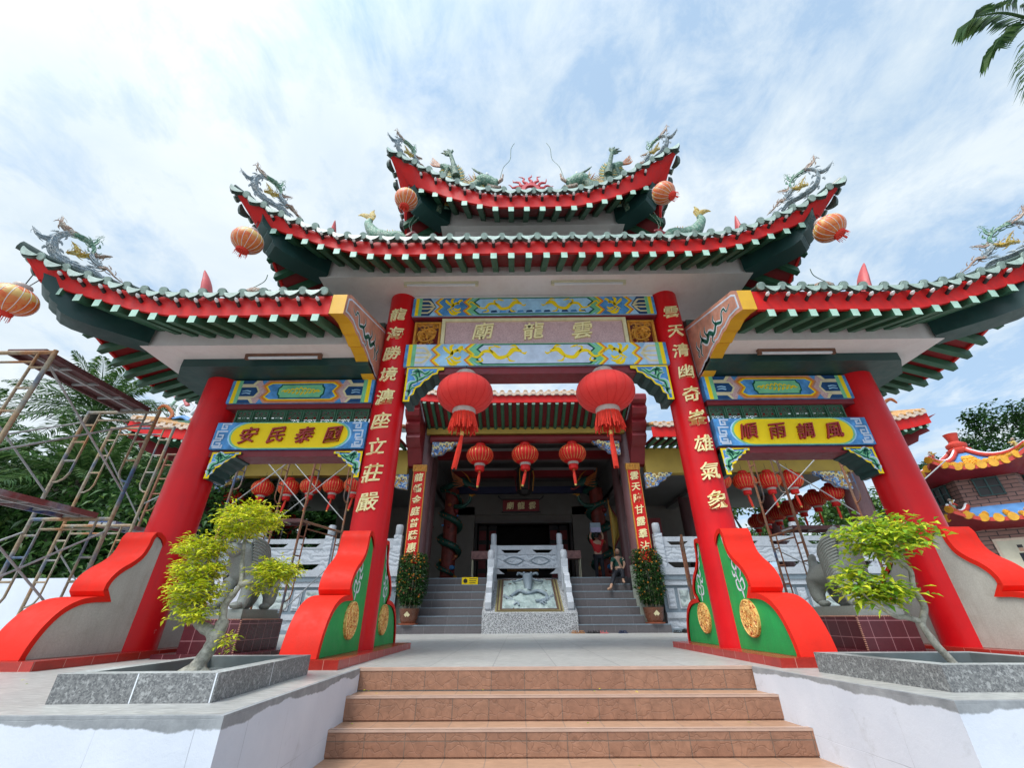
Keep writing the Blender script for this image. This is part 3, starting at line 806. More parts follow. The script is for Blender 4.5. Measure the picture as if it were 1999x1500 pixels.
mb.box(-2.15, 2.12, 1.15, 1.5, 5.407, 5.47, M['cream'])
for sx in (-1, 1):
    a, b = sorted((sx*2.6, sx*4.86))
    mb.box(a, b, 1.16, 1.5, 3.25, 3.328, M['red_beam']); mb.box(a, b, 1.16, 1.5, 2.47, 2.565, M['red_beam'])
mb.build('cross_beam', gate, smooth=False)
# dark green deck slab carried by the outer columns
for sx in (-1, 1):
    mb = MB(); poly = [(sx*2.60, .73), (sx*5.46, .73), (sx*5.80, 1.13), (sx*5.80, 1.9), (sx*2.6, 1.9)]
    mb.prism(poly, 'z', 3.762, 3.897, M['hip']); mb.build('bearing_slab', gate, smooth=False)
# name board
mb = MB(); mb.box(-1.62, 1.57, 1.22, 1.42, 4.405, 4.968, M['bcream']); fr = mb.build('name_board', gate, smooth=False)
mb = MB(); mb.box(-1.555, 1.505, 1.19, 1.219, 4.43, 4.945, M['mauve']); mb.build('board_field', fr, smooth=False)
mb = MB()
for x0, x1 in ((-1.62, 1.57),):
    for a in ((x0, x0+.06, 4.42, 4.968), (x1-.06, x1, 4.42, 4.968), (x0+.06, x1-.06, 4.91, 4.968)):
        mb.box(a[0], a[1], 1.155, 1.222, a[2], a[3], M['bcream'])
mb.build('frame', fr, smooth=False)
for ch, x in (('廟', -.905), ('龍', -.035), ('雲', .80)):
    mb = MB(); write(mb, ch, lambda u, v, w_: (x+u, 1.175-w_, 4.70+v), .37, M['gold'], .06, .008, .06); mb.build('character', fr, smooth=False)
# pierced carved squares beside the name board
def pierced(x0, x1, z0, z1, y, m, cells, frame, name, th=.05, rnd=None, holes=None):
    """panel made of rings and scrolls with real gaps"""
    mb = MB(); rnd = rnd or random.Random(3)
    f = frame
    for a in ((x0, x1, z0, z0+f), (x0, x1, z1-f, z1), (x0, x0+f, z0+f, z1-f), (x1-f, x1, z0+f, z1-f)): mb.box(a[0], a[1], y, y+th, a[2], a[3], m)
    cells(mb, x0+f, x1-f, z0+f, z1-f, y, th); return mb.build(name, gate, angle=50)
for k, (x0, x1) in enumerate(((-2.10, -1.64), (1.60, 2.06))):
    rnd = random.Random(11)
    def cells(mb, a, b, c, d, y, th):
        for i in range(26):
            cx = rnd.uniform(a+.03, b-.03); cz = rnd.uniform(c+.06, d-.02); r = rnd.uniform(.03, .075)
            n = 9; st = rnd.uniform(0, 6.28); sp_ = rnd.choice((-1, 1))
            pts = [(min(b, max(a, cx+r*(1-j/n*.6)*cos(st+sp_*j*.6))), y+th*rnd.uniform(.2, .8), min(d, max(c, cz+r*(1-j/n*.6)*sin(st+sp_*j*.6)))) for j in range(n+1)]
            mb.tube(pts, [.016]*(n)+[.007], M['bronze'], 6)
        for i in range(5):
            mb.ball((rnd.uniform(a+.06, b-.06), y+.03, rnd.uniform(c+.12, d-.06)), .035, M['bronze'], 8, (1.2, .6, 1))
        pts = [(a+(b-a)*(.5+.36*cos(t*.5)), y+.015, c+(d-c)*(.48+.3*sin(t*.5+.3))) for t in range(13)]
        mb.tube(pts, .02, M['bronze'], 6)
    pierced(x0, x1, 4.405, 4.93, 1.2, M['bronze'], cells, .035, 'carved_screen', .09)
# green lattice vents
for sx in (-1, 1):
    a0, b0 = (-4.70, -2.62) if sx < 0 else (2.62, 4.70); n = 8; wd = (b0-a0)/n
    for i in range(n):
        x0 = a0+wd*i; x1 = x0+wd-.012
        def cells(mb, a, b, c, d, y, th):
            cx, cz = (a+b)/2, (c+d)/2; hw, hh = (b-a)/2, (d-c)/2
            def ring(px, pz, r, n_=10):
                pts = [(px+r*cos(2*pi*j/n_), y+th/2, pz+r*sin(2*pi*j/n_)*.9) for j in range(n_+1)]
                mb.tube(pts, .0085, M['raft'], 5)
            ring(cx, cz, .030)
            for q in range(4):
                an = q*pi/2; ring(cx+cos(an)*hw*.62, cz+sin(an)*hh*.66, .030)
                an += pi/4; ring(cx+cos(an)*hw*.95, cz+sin(an)*hh*.98, .036)
            mb.tube([(a, y+th/2, c), (b, y+th/2, d)], .007, M['raft'], 5); mb.tube([(a, y+th/2, d), (b, y+th/2, c)], .007, M['raft'], 5)
        pierced(x0, x1, 2.985, 3.25, 1.2, M['raft'], cells, .018, 'lattice_vent', .05)
# four-character plaques
for sx, txt in ((-1, '安民泰國'), (1, '順雨調風')):
    a, b = (-4.86, -2.59) if sx < 0 else (2.60, 4.87); z0, z1 = 2.572, 2.998; H = z1-z0; W = b-a; y = YB-.012
    mb = MB(); mb.box(a, b, y, y+.34, z0, z1, M['blue'])
    def P(poly, m, lay, mirror=False):
        for mr in ((0, 1) if mirror else (0,)):
            pts = [(a+(W-u*H if mr else u*H), z0+v*H) for u, v in poly]
            mb.add([(p[0], y-.0016*lay, p[1]) for p in pts], [tuple(range(len(pts)))], m)
    A = W/H
    def stad(l, g):
        n = 10; L_ = [(l+.5-g-(.62-g)*cos(t), .5-(.5-g)*sin(t)*1) for t in [(-pi/2+pi*j/n) for j in range(n+1)]]
        L_ = [(l+.62-(.62)*cos(-pi/2+pi*j/n), .5+(.5-g)*sin(-pi/2+pi*j/n)) for j in range(n+1)]
        return L_ + [(A-u, v) for u, v in L_[::-1]]
    P(stad(.50, .0), M['sky'], 1); P(stad(.56, .0), M['pgreen'], 2); P(stad(.62, .035), M['pyel'], 3)
    key = [(.50, .94), (.22, .94), (.22, .76), (.38, .76), (.38, .86), (.33, .86)], [(.44, .66), (.12, .66), (.12, .60)], [(.12, .62), (.12, .40), (.34, .40), (.34, .52), (.22, .52)], [(.30, .40), (.30, .32), (.08, .32), (.08, .12), (.32, .12), (.32, .22), (.2, .22)], [(.40, .14), (.40, .06), (.12, .06)]
    for kl in key:
        for i in range(len(kl)-1):
            (u0, v0), (u1, v1) = kl[i], kl[i+1]; t = .028
            P([(min(u0, u1)-t, min(v0, v1)-t), (max(u0, u1)+t, min(v0, v1)-t), (max(u0, u1)+t, max(v0, v1)+t), (min(u0, u1)-t, max(v0, v1)+t)], M['pale'], 4+i*.2, True)
    pq = mb.build('plaque', gate, smooth=False, fix=False)
    for i, ch in enumerate(txt):
        x = a+W*(.235+.185*i) if sx < 0 else a+W*(.21+.183*i)
        mb = MB(); write(mb, ch, lambda u, v, w_: (x+u, y-.02-w_, z0+H*.5+v), .27, M['lred'], .10, .008, .06); mb.build('character', pq, smooth=False)
# stepped corner brackets
def bracket(x, z, sx, w_, h_, name='corner_bracket'):
    # u runs away from the column, v downwards
    P0 = [(0, 0), (w_, 0), (w_, -.09*h_), (.86*w_, -.10*h_), (.84*w_, -.20*h_), (.70*w_, -.24*h_), (.62*w_, -.36*h_), (.50*w_, -.42*h_), (.42*w_, -.56*h_), (.30*w_, -.62*h_), (.26*w_, -.80*h_), (.17*w_, -.84*h_), (.17*w_, -h_), (0, -h_)]
    y = YB-.005
    mb = MB(); mb.prism([(x+sx*u, z+v) for u, v in P0], 'y', y, y+.36, M['pyel'], M['hip'])
    def flat(poly, m, lay): mb.add([(x+sx*u, y-.002*lay, z+v) for u, v in poly], [tuple(range(len(poly)))], m)
    flat(inset(P0, .028), M['blue'], 1)
    sc = [[(.12, -.75), (.14, -.5), (.30, -.42), (.25, -.25), (.12, -.22)], [(.3, -.42), (.45, -.32), (.6, -.22), (.72, -.12)], [(.15, -.15), (.35, -.12), (.5, -.2), (.62, -.1)], [(.1, -.85), (.16, -.65), (.26, -.6)], [(.35, -.3), (.3, -.1), (.2, -.1)]]
    for k, bd in enumerate(sc):
        g = [(u*w_, v*h_) for u, v in bd]
        for q in ribbon_quads(g, [.035*1.6, .09*1.3, .05, .07, .02], 4): flat(q, M['pale'], 2)
        for q in ribbon_quads(g, [.02, .065, .035, .05, .01], 4): flat(q, M['pgreen'], 3)
        for q in ribbon_quads([(u+.012, v-.006) for u, v in g], [.008, .03, .012, .022, .004], 4): flat(q, M['dgreen'], 4)
    mb.build(name, gate, smooth=False, fix=False)
bracket(-2.11, 3.955, 1, .60, .62); bracket(2.10, 3.955, -1, .60, .62)
bracket(-4.79, 2.53, 1, .42, .39); bracket(-2.59, 2.53, -1, .42, .39)
bracket(4.80, 2.53, -1, .42, .39); bracket(2.60, 2.53, 1, .42, .39)
# inner gable ends of the wing roofs
for sx in (-1, 1):
    top = [(-.36, 4.20), (-.25, 4.29), (1.28, 4.80)]
    low = [(1.28, 3.74), (1.2, 3.74), (1.15, 3.755), (.95, 3.80), (.86, 3.80), (.72, 3.865), (.55, 3.90), (.50, 3.885), (.33, 3.925), (.18, 3.93), (.12, 3.955), (-.02, 3.97), (-.14, 3.98), (-.36, 3.90)]
    low = [(1.28, 3.70), (1.18, 3.73), (1.05, 3.74), (.88, 3.80), (.80, 3.80), (.62, 3.86), (.44, 3.89), (.38, 3.87), (.20, 3.92), (.12, 3.91), (-.05, 3.95), (-.20, 3.93), (-.36, 3.88)]
    poly = top+low
    mb = MB(); mb.prism(poly, 'x', sx*2.60, sx*2.79, M['pink'], M['yel'])
    g = mb.build('gable_end', gate, smooth=False)
    mb = MB()
    def flat(poly, m, lay): mb.add([(sx*(2.60-.002*lay), p[0], p[1]) for p in poly], [tuple(range(len(poly)))], m)
    r1 = inset(poly, .05); r2 = inset(poly, .065); r3 = inset(poly, .078)
    flat(r1, M['white'], 1); flat(r2, M['pale'], 2); flat(r3, M['pink'], 3)
    dr = [(-.14, 4.16), (-.02, 4.12), (.02, 4.20), (.10, 4.19), (.16, 4.08), (.30, 4.14), (.42, 4.06), (.55, 4.16), (.66, 4.08), (.80, 4.2), (.92, 4.12)]
    brs = [(dr, [.01, .02, .03, .03, .04, .05, .06, .07, .07, .05, .02])] + [([(y_, z_), (y_+.06, z_+dz*.6), (y_+.02, z_+dz)], [.03, .03, .008]) for y_, z_, dz in ((.3, 4.14, .18), (.45, 4.08, -.14), (.6, 4.14, .2), (.75, 4.15, .22), (.85, 4.15, -.2), (.95, 4.1, .2), (.95, 4.12, -.12))]
    for bd, ws in brs:
        for q in ribbon_quads(bd, [v*1.9 for v in ws], 4): flat(q, M['white'], 4)
        for q in ribbon_quads(bd, ws, 4): flat(q, M['dgreen'], 5)
    mb.build('gable_painting', g, smooth=False, fix=False)
# buttress fins
FP = [(1.10, .078), (1.10, 1.28), (1.02, 1.34), (.94, 1.375), (.86, 1.37), (.82, 1.30), (.81, 1.20), (.77, 1.09), (.68, 1.0), (.58, .93), (.50, .85), (.455, .76), (.45, .68), (.50, .625), (.40, .62), (.24, .59), (.09, .51), (-.02, .38), (-.09, .22), (-.12, .078)]
FPs = [tuple(p[:2]) for p in FP[:4]] + [(p.x, p.y) for p in spline([(a, b, 0) for a, b in FP[4:13]], 4)] + [(p.x, p.y) for p in spline([(a, b, 0) for a, b in FP[13:]], 4)]
MEDP = M['finG']
def fin(xc, sy, green, t=.175):
    prof = [(CY+sy*(CY-y)*-1 if sy > 0 else y, z) for y, z in FPs] if sy < 0 else [(2*CY-y, z) for y, z in FPs]
    A = sum(prof[i][0]*prof[(i+1) % len(prof)][1]-prof[(i+1) % len(prof)][0]*prof[i][1] for i in range(len(prof)))
    # rim: every point but the two on the column side moved inward
    ins = inset(prof, .055); ins[0] = (prof[0][0], prof[0][1]); ins[1] = (prof[1][0], prof[1][1]-.09); ins[-1] = (ins[-1][0], prof[-1][1]); ins[0] = (prof[0][0], prof[0][1])
    mb = MB(); mb.prism(ins, 'x', xc-t+.02, xc+t-.02, M['finG'] if green else M['finC'])
    f = mb.build('buttress', gate, angle=25)
    mb = MB(); n = len(prof)
    idx = list(range(1, n)); rows = []
    for i in idx:
        o, q = prof[i], ins[i]
        rows.append([(xc-t, *q), (xc-t, *o), (xc+t, *o), (xc+t, *q)])
    mb.grid(rows, M['rim']); mb.build('red_rim', f, angle=30)
    if green:
        face = -1 if xc > 0 else 1
        for fs in (-1, 1):
            X = xc+fs*(t-.02)
            yc = .66 if sy < 0 else 2*CY-.66
            mb = MB(); m2 = M['gold2']
            mb.lathe([(.0, 0), (.185, 0), (.185, fs*.03), (.172, fs*.036), (.16, fs*.022), (0, fs*.022)], (X, yc, .385), m2, 36, axis='x')
            rr = random.Random(5)
            for k in range(34):
                a = rr.uniform(0, 6.28); r = rr.uniform(.055, .14); pts = []
                for j in range(5):
                    aa = a+j*.16*rr.choice((1, 1, -1)); r2_ = min(.15, max(.03, r+.03*sin(j*1.7+k)))
                    pts.append((X+fs*.026, yc+r2_*cos(aa), .385+r2_*sin(aa)))
                mb.tube(pts, [.007, .011, .012, .01, .005], m2, 5)
            for k in range(5):
                hgt = .012; zz_ = .345+k*.02
                mb.box(min(X, X+fs*.03), max(X, X+fs*.03), yc-.035+.006*(k % 2), yc+.035-.006*(k % 2), zz_, zz_+.009, m2)
            mb.box(min(X, X+fs*.031), max(X, X+fs*.031), yc-.005, yc+.005, .335, .44, m2)
            mb.build('medallion', f, angle=40)
            mb = MB()
            sgn = 1 if sy < 0 else -1
            g = lambda y_: CY+( y_-CY)*sgn
            sc = [[(.69, .58), (.70, .66), (.72, .74)], [(.72, .74), (.64, .78), (.62, .70), (.67, .66)], [(.72, .74), (.76, .84), (.70, .92), (.64, .86), (.68, .80)], [(.74, .86), (.80, .93), (.78, 1.0)], [(.78, 1.0), (.84, 1.06), (.83, 1.12)], [(.83, 1.12), (.88, 1.18), (.92, 1.28)], [(.70, .66), (.78, .68), (.80, .76), (.75, .78)], [(.76, .84), (.82, .82), (.84, .88)]]
            for bd in sc:
                for q in ribbon_quads(bd, [.014, .034, .026, .01], 5):
                    mb.add([(X+fs*.0035, g(p[0]), p[1]) for p in q], [(0, 1, 2, 3)], M['white'])
            mb.build('white_scroll', f, smooth=False, fix=False)
m_, nt_, b_ = _nt('gold_relief'); tc_ = nt_.nodes.new('ShaderNodeTexCoord').outputs['Object']
nz = noise(nt_, tc_, 38, 5, .6, 1.0)
nt_.links.new(ramp(nt_, nz, [(.40, (.45, .02, .01)), (.45, (.80, .42, .10)), (.6, (.92, .62, .22))]), b_.inputs['Base Color']); b_.inputs['Roughness'].default_value = .45; bump(nt_, b_, nz, .6, .01)
M['gold2'] = m_
for sx in (-1, 1):
    xc = 2.375 if sx < 0 else 2.37
    for sy in (-1, 1):
        fin(sx*xc, sy, True); fin(sx*5.12, sy, False, .19)
M['redtile'] = tilemat('red_base_tile', (.42, .03, .02), (.46, .04, .03), (.6, .25, .2), .3, .3, .003, .25, fine=.3, bmp=.2)
for sx in (-1, 1):
    a, b = sorted((sx*1.965, sx*2.78)); mb = MB(); mb.box(a, b, -.185, 2.74, 0, .076, M['redtile']); mb.build('base_slab', gate, smooth=False)
    a, b = sorted((sx*4.69, sx*5.60)); mb = MB(); mb.box(a, b, -.21, 2.78, 0, .076, M['redtile']); mb.build('base_slab', gate, smooth=False)
# strip lights under the soffits
def striplight(x, y, z, L_):
    T_ = M['tube'] if z > 4 else M['rustL']
    mb = MB(); mb.box(x-L_/2, x+L_/2, y-.028, y+.028, z-.045, z-.002, T_); mb.box(x-L_/2+.05, x+L_/2-.05, y-.016, y+.016, z-.078, z-.048, M['white'])
    mb.box(x-L_/2, x-L_/2+.05, y-.022, y+.022, z-.085, z-.046, T_); mb.box(x+L_/2-.05, x+L_/2, y-.022, y+.022, z-.085, z-.046, T_); mb.build('strip_light', gate, smooth=False)
for x, y, z, L_ in [(-1.62, .80, 5.48, 1.28), (.92, .80, 5.48, 1.28), (0, .98, 6.92, 1.15), (-3.85, .62, 3.90, 1.15), (3.85, .62, 3.90, 1.15)]: striplight(x, y, z, L_)
# ================================================================ temple hall behind the gate
HY = 9.3
M['granite'] = stone('maroon_granite', (.10, .04, .045), (.22, .11, .11), 90, .35, 'noise', (.35, .62))
M['pier'] = mat('pier_cement', (.30, .33, .28), .8, .15, 3, .3, 40, dirt=.2)
M['dstep'] = tilemat('dark_step_tile', (.105, .095, .10), (.125, .115, .12), (.2, .19, .19), .6, .9, .004, .45, fine=.25, bmp=.1)
M['speck'] = stone('speckled_granite', (.035, .035, .04), (.50, .51, .52), 45, .45, 'noise', (.42, .55))
M['marble'] = stone('grey_white_marble', (.34, .37, .40), (.50, .52, .56), 30, .55, 'noise', (.3, .7))
M['relief'] = carved('carved_marble', (.46, .49, .53), (.31, .34, .38), 6, .35)
M['reliefD'] = carved('carved_blue_stone', (.30, .38, .38), (.05, .075, .08), 6, 1.0)
M['reliefG'] = carved('carved_green_grey_stone', (.40, .46, .44), (.20, .24, .24), 3.5, .6)
M['bluestone'] = stone('blue_grey_stone', (.13, .17, .20), (.22, .27, .31), 30, .5, 'noise', (.3, .7))
M['hallwall'] = mat('hall_wall_beige', (.26, .235, .21), .8, .08, 2)
M['ceil'] = mat('hall_ceiling', (.22, .205, .20), .8, .08, 2)
M['dark'] = mat('dark_wood', (.022, .018, .018), .5, .3, 6)
M['hred'] = mat('hall_red', (.20, .010, .014), .45, .15, 3)
M['hyel'] = mat('hall_yellow', (.50, .34, .06), .6, .1, 2, dirt=.15, dirtcol=(.3, .2, .06))
M['otile'] = mat('orange_glazed_tile', (.62, .33, .12), .4, .25, 8, dirt=.3, dirtcol=(.3, .15, .08))
M['otend'] = mat('cream_tile_end', (.62, .47, .36), .45, .2, 9)
M['htile'] = mat('green_hall_tile', (.05, .14, .09), .4, .3, 6)
def bluegold():
    m, nt, b = _nt('blue_gold_carving'); tc = nt.nodes.new('ShaderNodeTexCoord').outputs['Object']
    n1 = noise(nt, tc, 4.5, 5, .65, 1.8); n2 = noise(nt, tc, 11, 5, .6, 1.2)
    c = ramp(nt, n2, [(.40, (.02, .06, .25)), (.50, (.08, .25, .55)), (.58, (.55, .65, .75))])
    f = ramp(nt, n1, [(.50, 0.), (.55, 1.)]); g = ramp(nt, n2, [(.4, (.28, .13, .02)), (.6, (.70, .45, .08))])
    nt.links.new(mixc(nt, f, c, g), b.inputs['Base Color']); b.inputs['Roughness'].default_value = .5; bump(nt, b, n2, .8, .03); return m
M['bgold'] = bluegold()
hall = thing('temple_hall', 'large temple hall with maroon granite columns and green tiled roof behind the gateway', 'temple', (0, HY, 0))
# podium and floor
mb = MB()
for sx in (-1, 1):
    a, b = sorted((sx*3.98, sx*12.2)); mb.box(a, b, 9.46, 24, 0, 1.57, M['pier'])
mb.box(-3.98, 3.98, 11.1, 24, 0, 1.57, M['dstep']); mb.build('floor', hall, smooth=False)
mbs = (MB(), MB()); r = .2243
for k in range(7):
    y = 8.98+.303*k; hw = 3.98 if k == 0 else 3.34
    for a, b, mb in ((-hw, -1.37, mbs[0]), (1.37, hw, mbs[1])):
        mb.box(a, b, y, 11.1 if k else 9.46, r*k, r*(k+1)-(.004 if k < 6 else 0), M['dstep'])
        mb.box(a, b, y-.006, y+.03, r*(k+1)-.03, r*(k+1)-.001, M['bluestone'])
for mb in mbs: mb.build('stairs', hall, smooth=False)
# piers and columns
def hcol(x, y, r, z0, z1, pier=True):
    mb = MB(); mb.lathe([(r, z0), (r, z1)], (x, y, 0), M['granite'], 28); c = mb.build('column', hall, angle=60)
    if pier:
        mb = MB(); mb.box(x-.34, x+.34, y-.25, y+.42, 0, z0+.002, M['pier']); mb.build('pier', c, smooth=False)
for sx in (-1, 1):
    hcol(sx*3.66, 9.72, .34, 1.85, 6.4); hcol(sx*11.2, 9.72, .36, 1.57, 5.2, False); hcol(sx*3.9, 12.5, .24, 1.57, 6.3, False)
    hcol(sx*11.2, 14.8, .33, 1.57, 5.2, False); hcol(sx*7.4, 14.8, .30, 1.57, 5.2, False)
# couplet boards
for sx, txt in ((-1, '龍蟠金庭普蔭惠群'), (1, '雲天陣甘露羣沾')):
    x = sx*3.66; mb = MB()
    mb.box(x-.215, x+.215, 9.30, 9.37, 1.87, 4.80, M['bgoldf'] if 'bgoldf' in M else M['bronze']); cb_ = mb.build('couplet_board', hall, smooth=False)
    mb = MB(); mb.box(x-.19, x+.19, 9.285, 9.299, 1.87, 4.78, M['red']); mb.build('red_field', cb_, smooth=False)
    mb = MB(); mb.box(x-.235, x+.235, 9.27, 9.40, 4.80, 5.02, M['bronze'])
    for q in range(5): mb.tube([(x-.18+.09*q, 9.262, 4.84), (x-.16+.09*q, 9.25, 4.92), (x-.18+.09*q, 9.262, 4.98)], .02, M['bronze'], 6)
    mb.build('finial_cap', cb_)
    for i, ch in enumerate(txt):
        mb = MB(); write(mb, ch, lambda u, v, w_: (x+u, 9.28-w_, 4.58-i*.375+v), .30, M['gold'], .04, .014, .04); mb.build('character', cb_, smooth=False)
# big red eave brackets on both sides of the centre bay
for sx in (-1, 1):
    P_ = [(9.5, 4.95), (9.34, 5.0), (9.0, 5.5), (8.75, 5.62), (8.62, 5.78), (8.66, 5.92), (8.50, 6.02), (8.40, 6.18), (8.46, 6.32), (8.22, 6.42), (8.12, 6.60), (8.2, 6.74), (8.0, 6.85), (7.98, 7.02), (8.1, 7.12), (9.5, 7.35)]
    a, b = sorted((sx*3.62, sx*4.10)); mb = MB(); mb.prism(P_, 'x', a, b, M['hred']); mb.build('eave_bracket', hall, angle=30)
# eaves: centre and wings
def hall_eave(x0, x1, z0, z1, zback, curve, name, back=9.3, ridge=14.5, rise=2.6, ends=False):
    n = int(abs(x1-x0)/.285)+1; cv = lambda x: curve(x)
    rf = None; mb = MB(); xs = [x0+(x1-x0)*i/30 for i in range(31)]
    rows = [[(x, 8.1+(ridge-8.1)*j/6, z1+.05+cv(x)*(1-j/6)+rise*(j/6)**1.15) for j in range(7)] for x in xs]; mb.grid(rows, M['htile'])
    rows = [[(x, 8.1+.001, z1+.04+cv(x)), (x, 8.4, z1+cv(x)-.02), (x, 17, z1+.3)] for x in xs]
    for i in range(n+1):
        x = x0+(x1-x0)*(i+.5)/(n+1); z = z1+.09+cv(x)
        mb.tube([(x, 8.0, z), (x, 8.1+(ridge-8.1)*.5, z+rise*.5)], .075, M['otile'], 8, up=(0, 0, 1)); mb.tube([(x, 7.985, z), (x, 8.0, z)], .088, M['otend'], 12, up=(0, 0, 1))
        if i < n:
            xm = x+(x1-x0)*.5/(n+1); zc = z1+.03+cv(xm); h = abs(x1-x0)*.5/(n+1)
            pl = [(xm-h+2*h*k/8, zc+.03-.10*sin(pi*k/8)) for k in range(9)]+[(xm+h-2*h*k/8, zc+.06-.03*sin(pi*k/8)) for k in range(9)]
            mb.prism(pl, 'y', 7.99, 8.05, M['otend'])
    rf = mb.build(name, hall, angle=35)
    mb = MB(); rows = [[(x, 8.06, z1+cv(x)), (x, 8.06, z0+cv(x)), (x, 8.12, z0+cv(x)), (x, 8.12, z1+cv(x))] for x in xs]; mb.grid(rows, M['red'], closed=True)
    rows = [[(x, 8.12, z0+.04+cv(x)), (x, back, zback+.14+cv(x)*.4)] for x in xs]; mb.grid(rows, M['hred']); mb.build('fascia', rf)
    for i in range(n+1):
        x = x0+(x1-x0)*(i+.5)/(n+1); mb = MB(); d = cv(x)
        mb.tube([(x, 8.10, z0-.03+d), (x, back, zback+.07+d*.4)], .062, M['raft'], 8); mb.tube([(x, 8.09, z0-.03+d), (x, 8.101, z0-.03+d)], .06, M['mint'], 8)
        mb.build('rafter', rf, angle=50)
    return rf
hall_eave(-3.6, 3.6, 6.79, 7.06, 6.30, lambda x: .10*(abs(x)/3.6)**4, 'centre_roof', rise=3.2)
for sx in (-1, 1):
    rf = hall_eave(sx*4.12, sx*13.3, 5.50, 5.85, 5.52, lambda x: .42*max(0, (abs(x)-10.3)/3.0)**2, 'side_roof')
    P_ = [(13.5, 6.2), (13.3, 6.05), (13.2, 5.85), (13.25, 5.68), (13.02, 5.6), (12.96, 5.42), (12.7, 5.3), (12.4, 5.22), (11.3, 4.95), (11.2, 5.5), (12.6, 5.95)]
    mb = MB(); mb.fprism(P_, lambda u, v, w_: (sx*u, 9.3-(u-12.2)*.9+w_, v), -.16, .16, M['hred']); mb.build('corner_bracket', rf, angle=30)
    mb = MB(); a, b = sorted((sx*4.1, sx*11.6)); mb.box(a, b, 9.3, 9.6, 4.68, 5.58, M['hyel']); mb.build('yellow_beam', hall, smooth=False)
    # end wall of the tiled roof and ridge scrolls
    mb = MB(); xs_ = [sx*13.3, sx*10.6]
    mb.add([(sx*13.3, 8.1, 6.35), (sx*13.3, 17, 6.3), (sx*10.8, 14.5, 8.55), (sx*10.6, 12.5, 8.3)], [(0, 1, 2, 3)], M['htile']); mb.build('roof_hip', rf)
mb = MB(); mb.box(-3.55, 3.55, 9.3, 9.6, 6.17, 6.40, M['hyel']); mb.build('yellow_beam', hall, smooth=False)
mb = MB(); mb.tube([(-3.4, 9.45, 6.0), (3.4, 9.45, 6.0)], .16, M['hred'], 14); mb.build('round_beam', hall)
for y, z, hw in ((11.4, 6.12, 3.5), (13.4, 5.95, 3.1)):
    mb = MB(); mb.box(-hw, hw, y, y+.3, z-.12, z+.14, M['hred']); mb.box(-hw-.1, hw+.1, y+.02, y+.34, z+.142, z+.26, M['ceil']); mb.build('tie_beam', hall, smooth=False)
mb = MB(); mb.box(-3.2, 3.2, 14.4, 14.6, 5.35, 5.65, mat('navy_frieze', (.02, .025, .07), .5)); mb.build('frieze', hall, smooth=False)
# carved blue and gold corner brackets
def bgb(x, z, sx, w_, h_, y=9.26):
    pts = [(0, 0), (w_, 0), (w_*.92, -.18*h_), (w_*.78, -.25*h_), (w_*.72, -.48*h_), (w_*.5, -.62*h_), (w_*.42, -.85*h_), (w_*.2, -.92*h_), (0, -h_)]
    mb = MB(); mb.prism([(x+sx*u, z+v) for u, v in pts], 'y', y, y+.16, M['bgold']); 
    for i in range(7):
        u = w_*(.1+.11*i); v = -h_*(.25+.3*random.random())*(1-i/9); q = [(x+sx*(u+.05*cos(t)), y-.02, z+v+.06*sin(t)) for t in (0, 1, 2, 3, 4)]
        mb.tube(q, [.015, .03, .03, .02, .01], M['gold'], 5)
    mb.build('carved_bracket', hall, angle=30)
bgb(-3.3, 5.84, 1, .95, .5); bgb(3.3, 5.84, -1, .95, .5)
for sx in (-1, 1): bgb(sx*4.02, 4.68, sx, .95, .52); bgb(sx*10.85, 4.68, -sx, 1.15, .6)
# inside: ceiling, back wall, doorway, side walls
mb = MB()
mb.box(-12.2, -3.9, 9.6, 17.5, 5.3, 5.45, M['ceil']); mb.box(3.9, 12.2, 9.6, 17.5, 5.3, 5.45, M['ceil']); mb.box(-3.9, 3.9, 9.6, 17.5, 6.62, 6.8, M['ceil'])
for sx in (-1, 1):
    a, b = sorted((sx*3.9, sx*4.02)); mb.box(a, b, 9.95, 17.5, 5.05, 6.62, M['ceil'])
    a, b = sorted((sx*7.2, sx*7.6)); mb.box(a, b, 9.61, 17.4, 5.12, 5.299, M['ceil'])
mb.build('ceiling', hall, smooth=False)
mb = MB(); mb.box(-9.4, -2.45, 16.9, 17.5, 1.571, 5.3, M['hallwall']); mb.box(2.45, 9.4, 16.9, 17.5, 1.571, 5.3, M['hallwall']); mb.box(-3.9, 3.9, 16.9, 17.5, 4.9, 6.6, M['hallwall'])
mb.box(-2.45, 2.45, 17.0, 17.2, 4.5, 4.9, M['hallwall'])
mb.build('back_wall', hall, smooth=False)
mb = MB(); mb.box(-6, 6, 22, 22.2, 1.571, 5.2, M['dark']); mb.box(-6, 6, 17.5, 22.1, 5.2, 5.4, M['dark']); mb.box(-6.2, -6, 17.5, 22, 1.571, 5.2, M['dark']); mb.box(6, 6.2, 17.5, 22, 1.571, 5.2, M['dark'])
mb.box(-1.6, 1.6, 20.6, 21.4, 1.571, 2.6, M['dark']); mb.box(-.9, .9, 20.9, 21.3, 2.6, 3.2, M['bronze']); mb.build('altar_room', hall, smooth=False)
mb = MB()
for x in (-2.4, 2.28): mb.box(x, x+.12, 16.86, 17.0, 1.571, 4.6, M['dark'])
mb.box(-2.4, 2.4, 16.84, 16.99, 4.5, 4.62, M['ceil'])
for x in (-2.25, -1.75, 1.3, 1.8):
    mb.box(x, x+.42, 17.3, 17.36, 1.58, 4.45, M['dark'])
    for k in range(4): mb.box(x+.04, x+.38, 17.27, 17.3, 1.8+k*.65, 2.25+k*.65, M['hred'])
mb.build('doorway', hall, smooth=False)
mb = MB(); mb.box(-.95, .68, 14.35, 14.42, 4.52, 5.02, M['hred']); pl = mb.build('name_plaque', hall, smooth=False)
mb = MB()
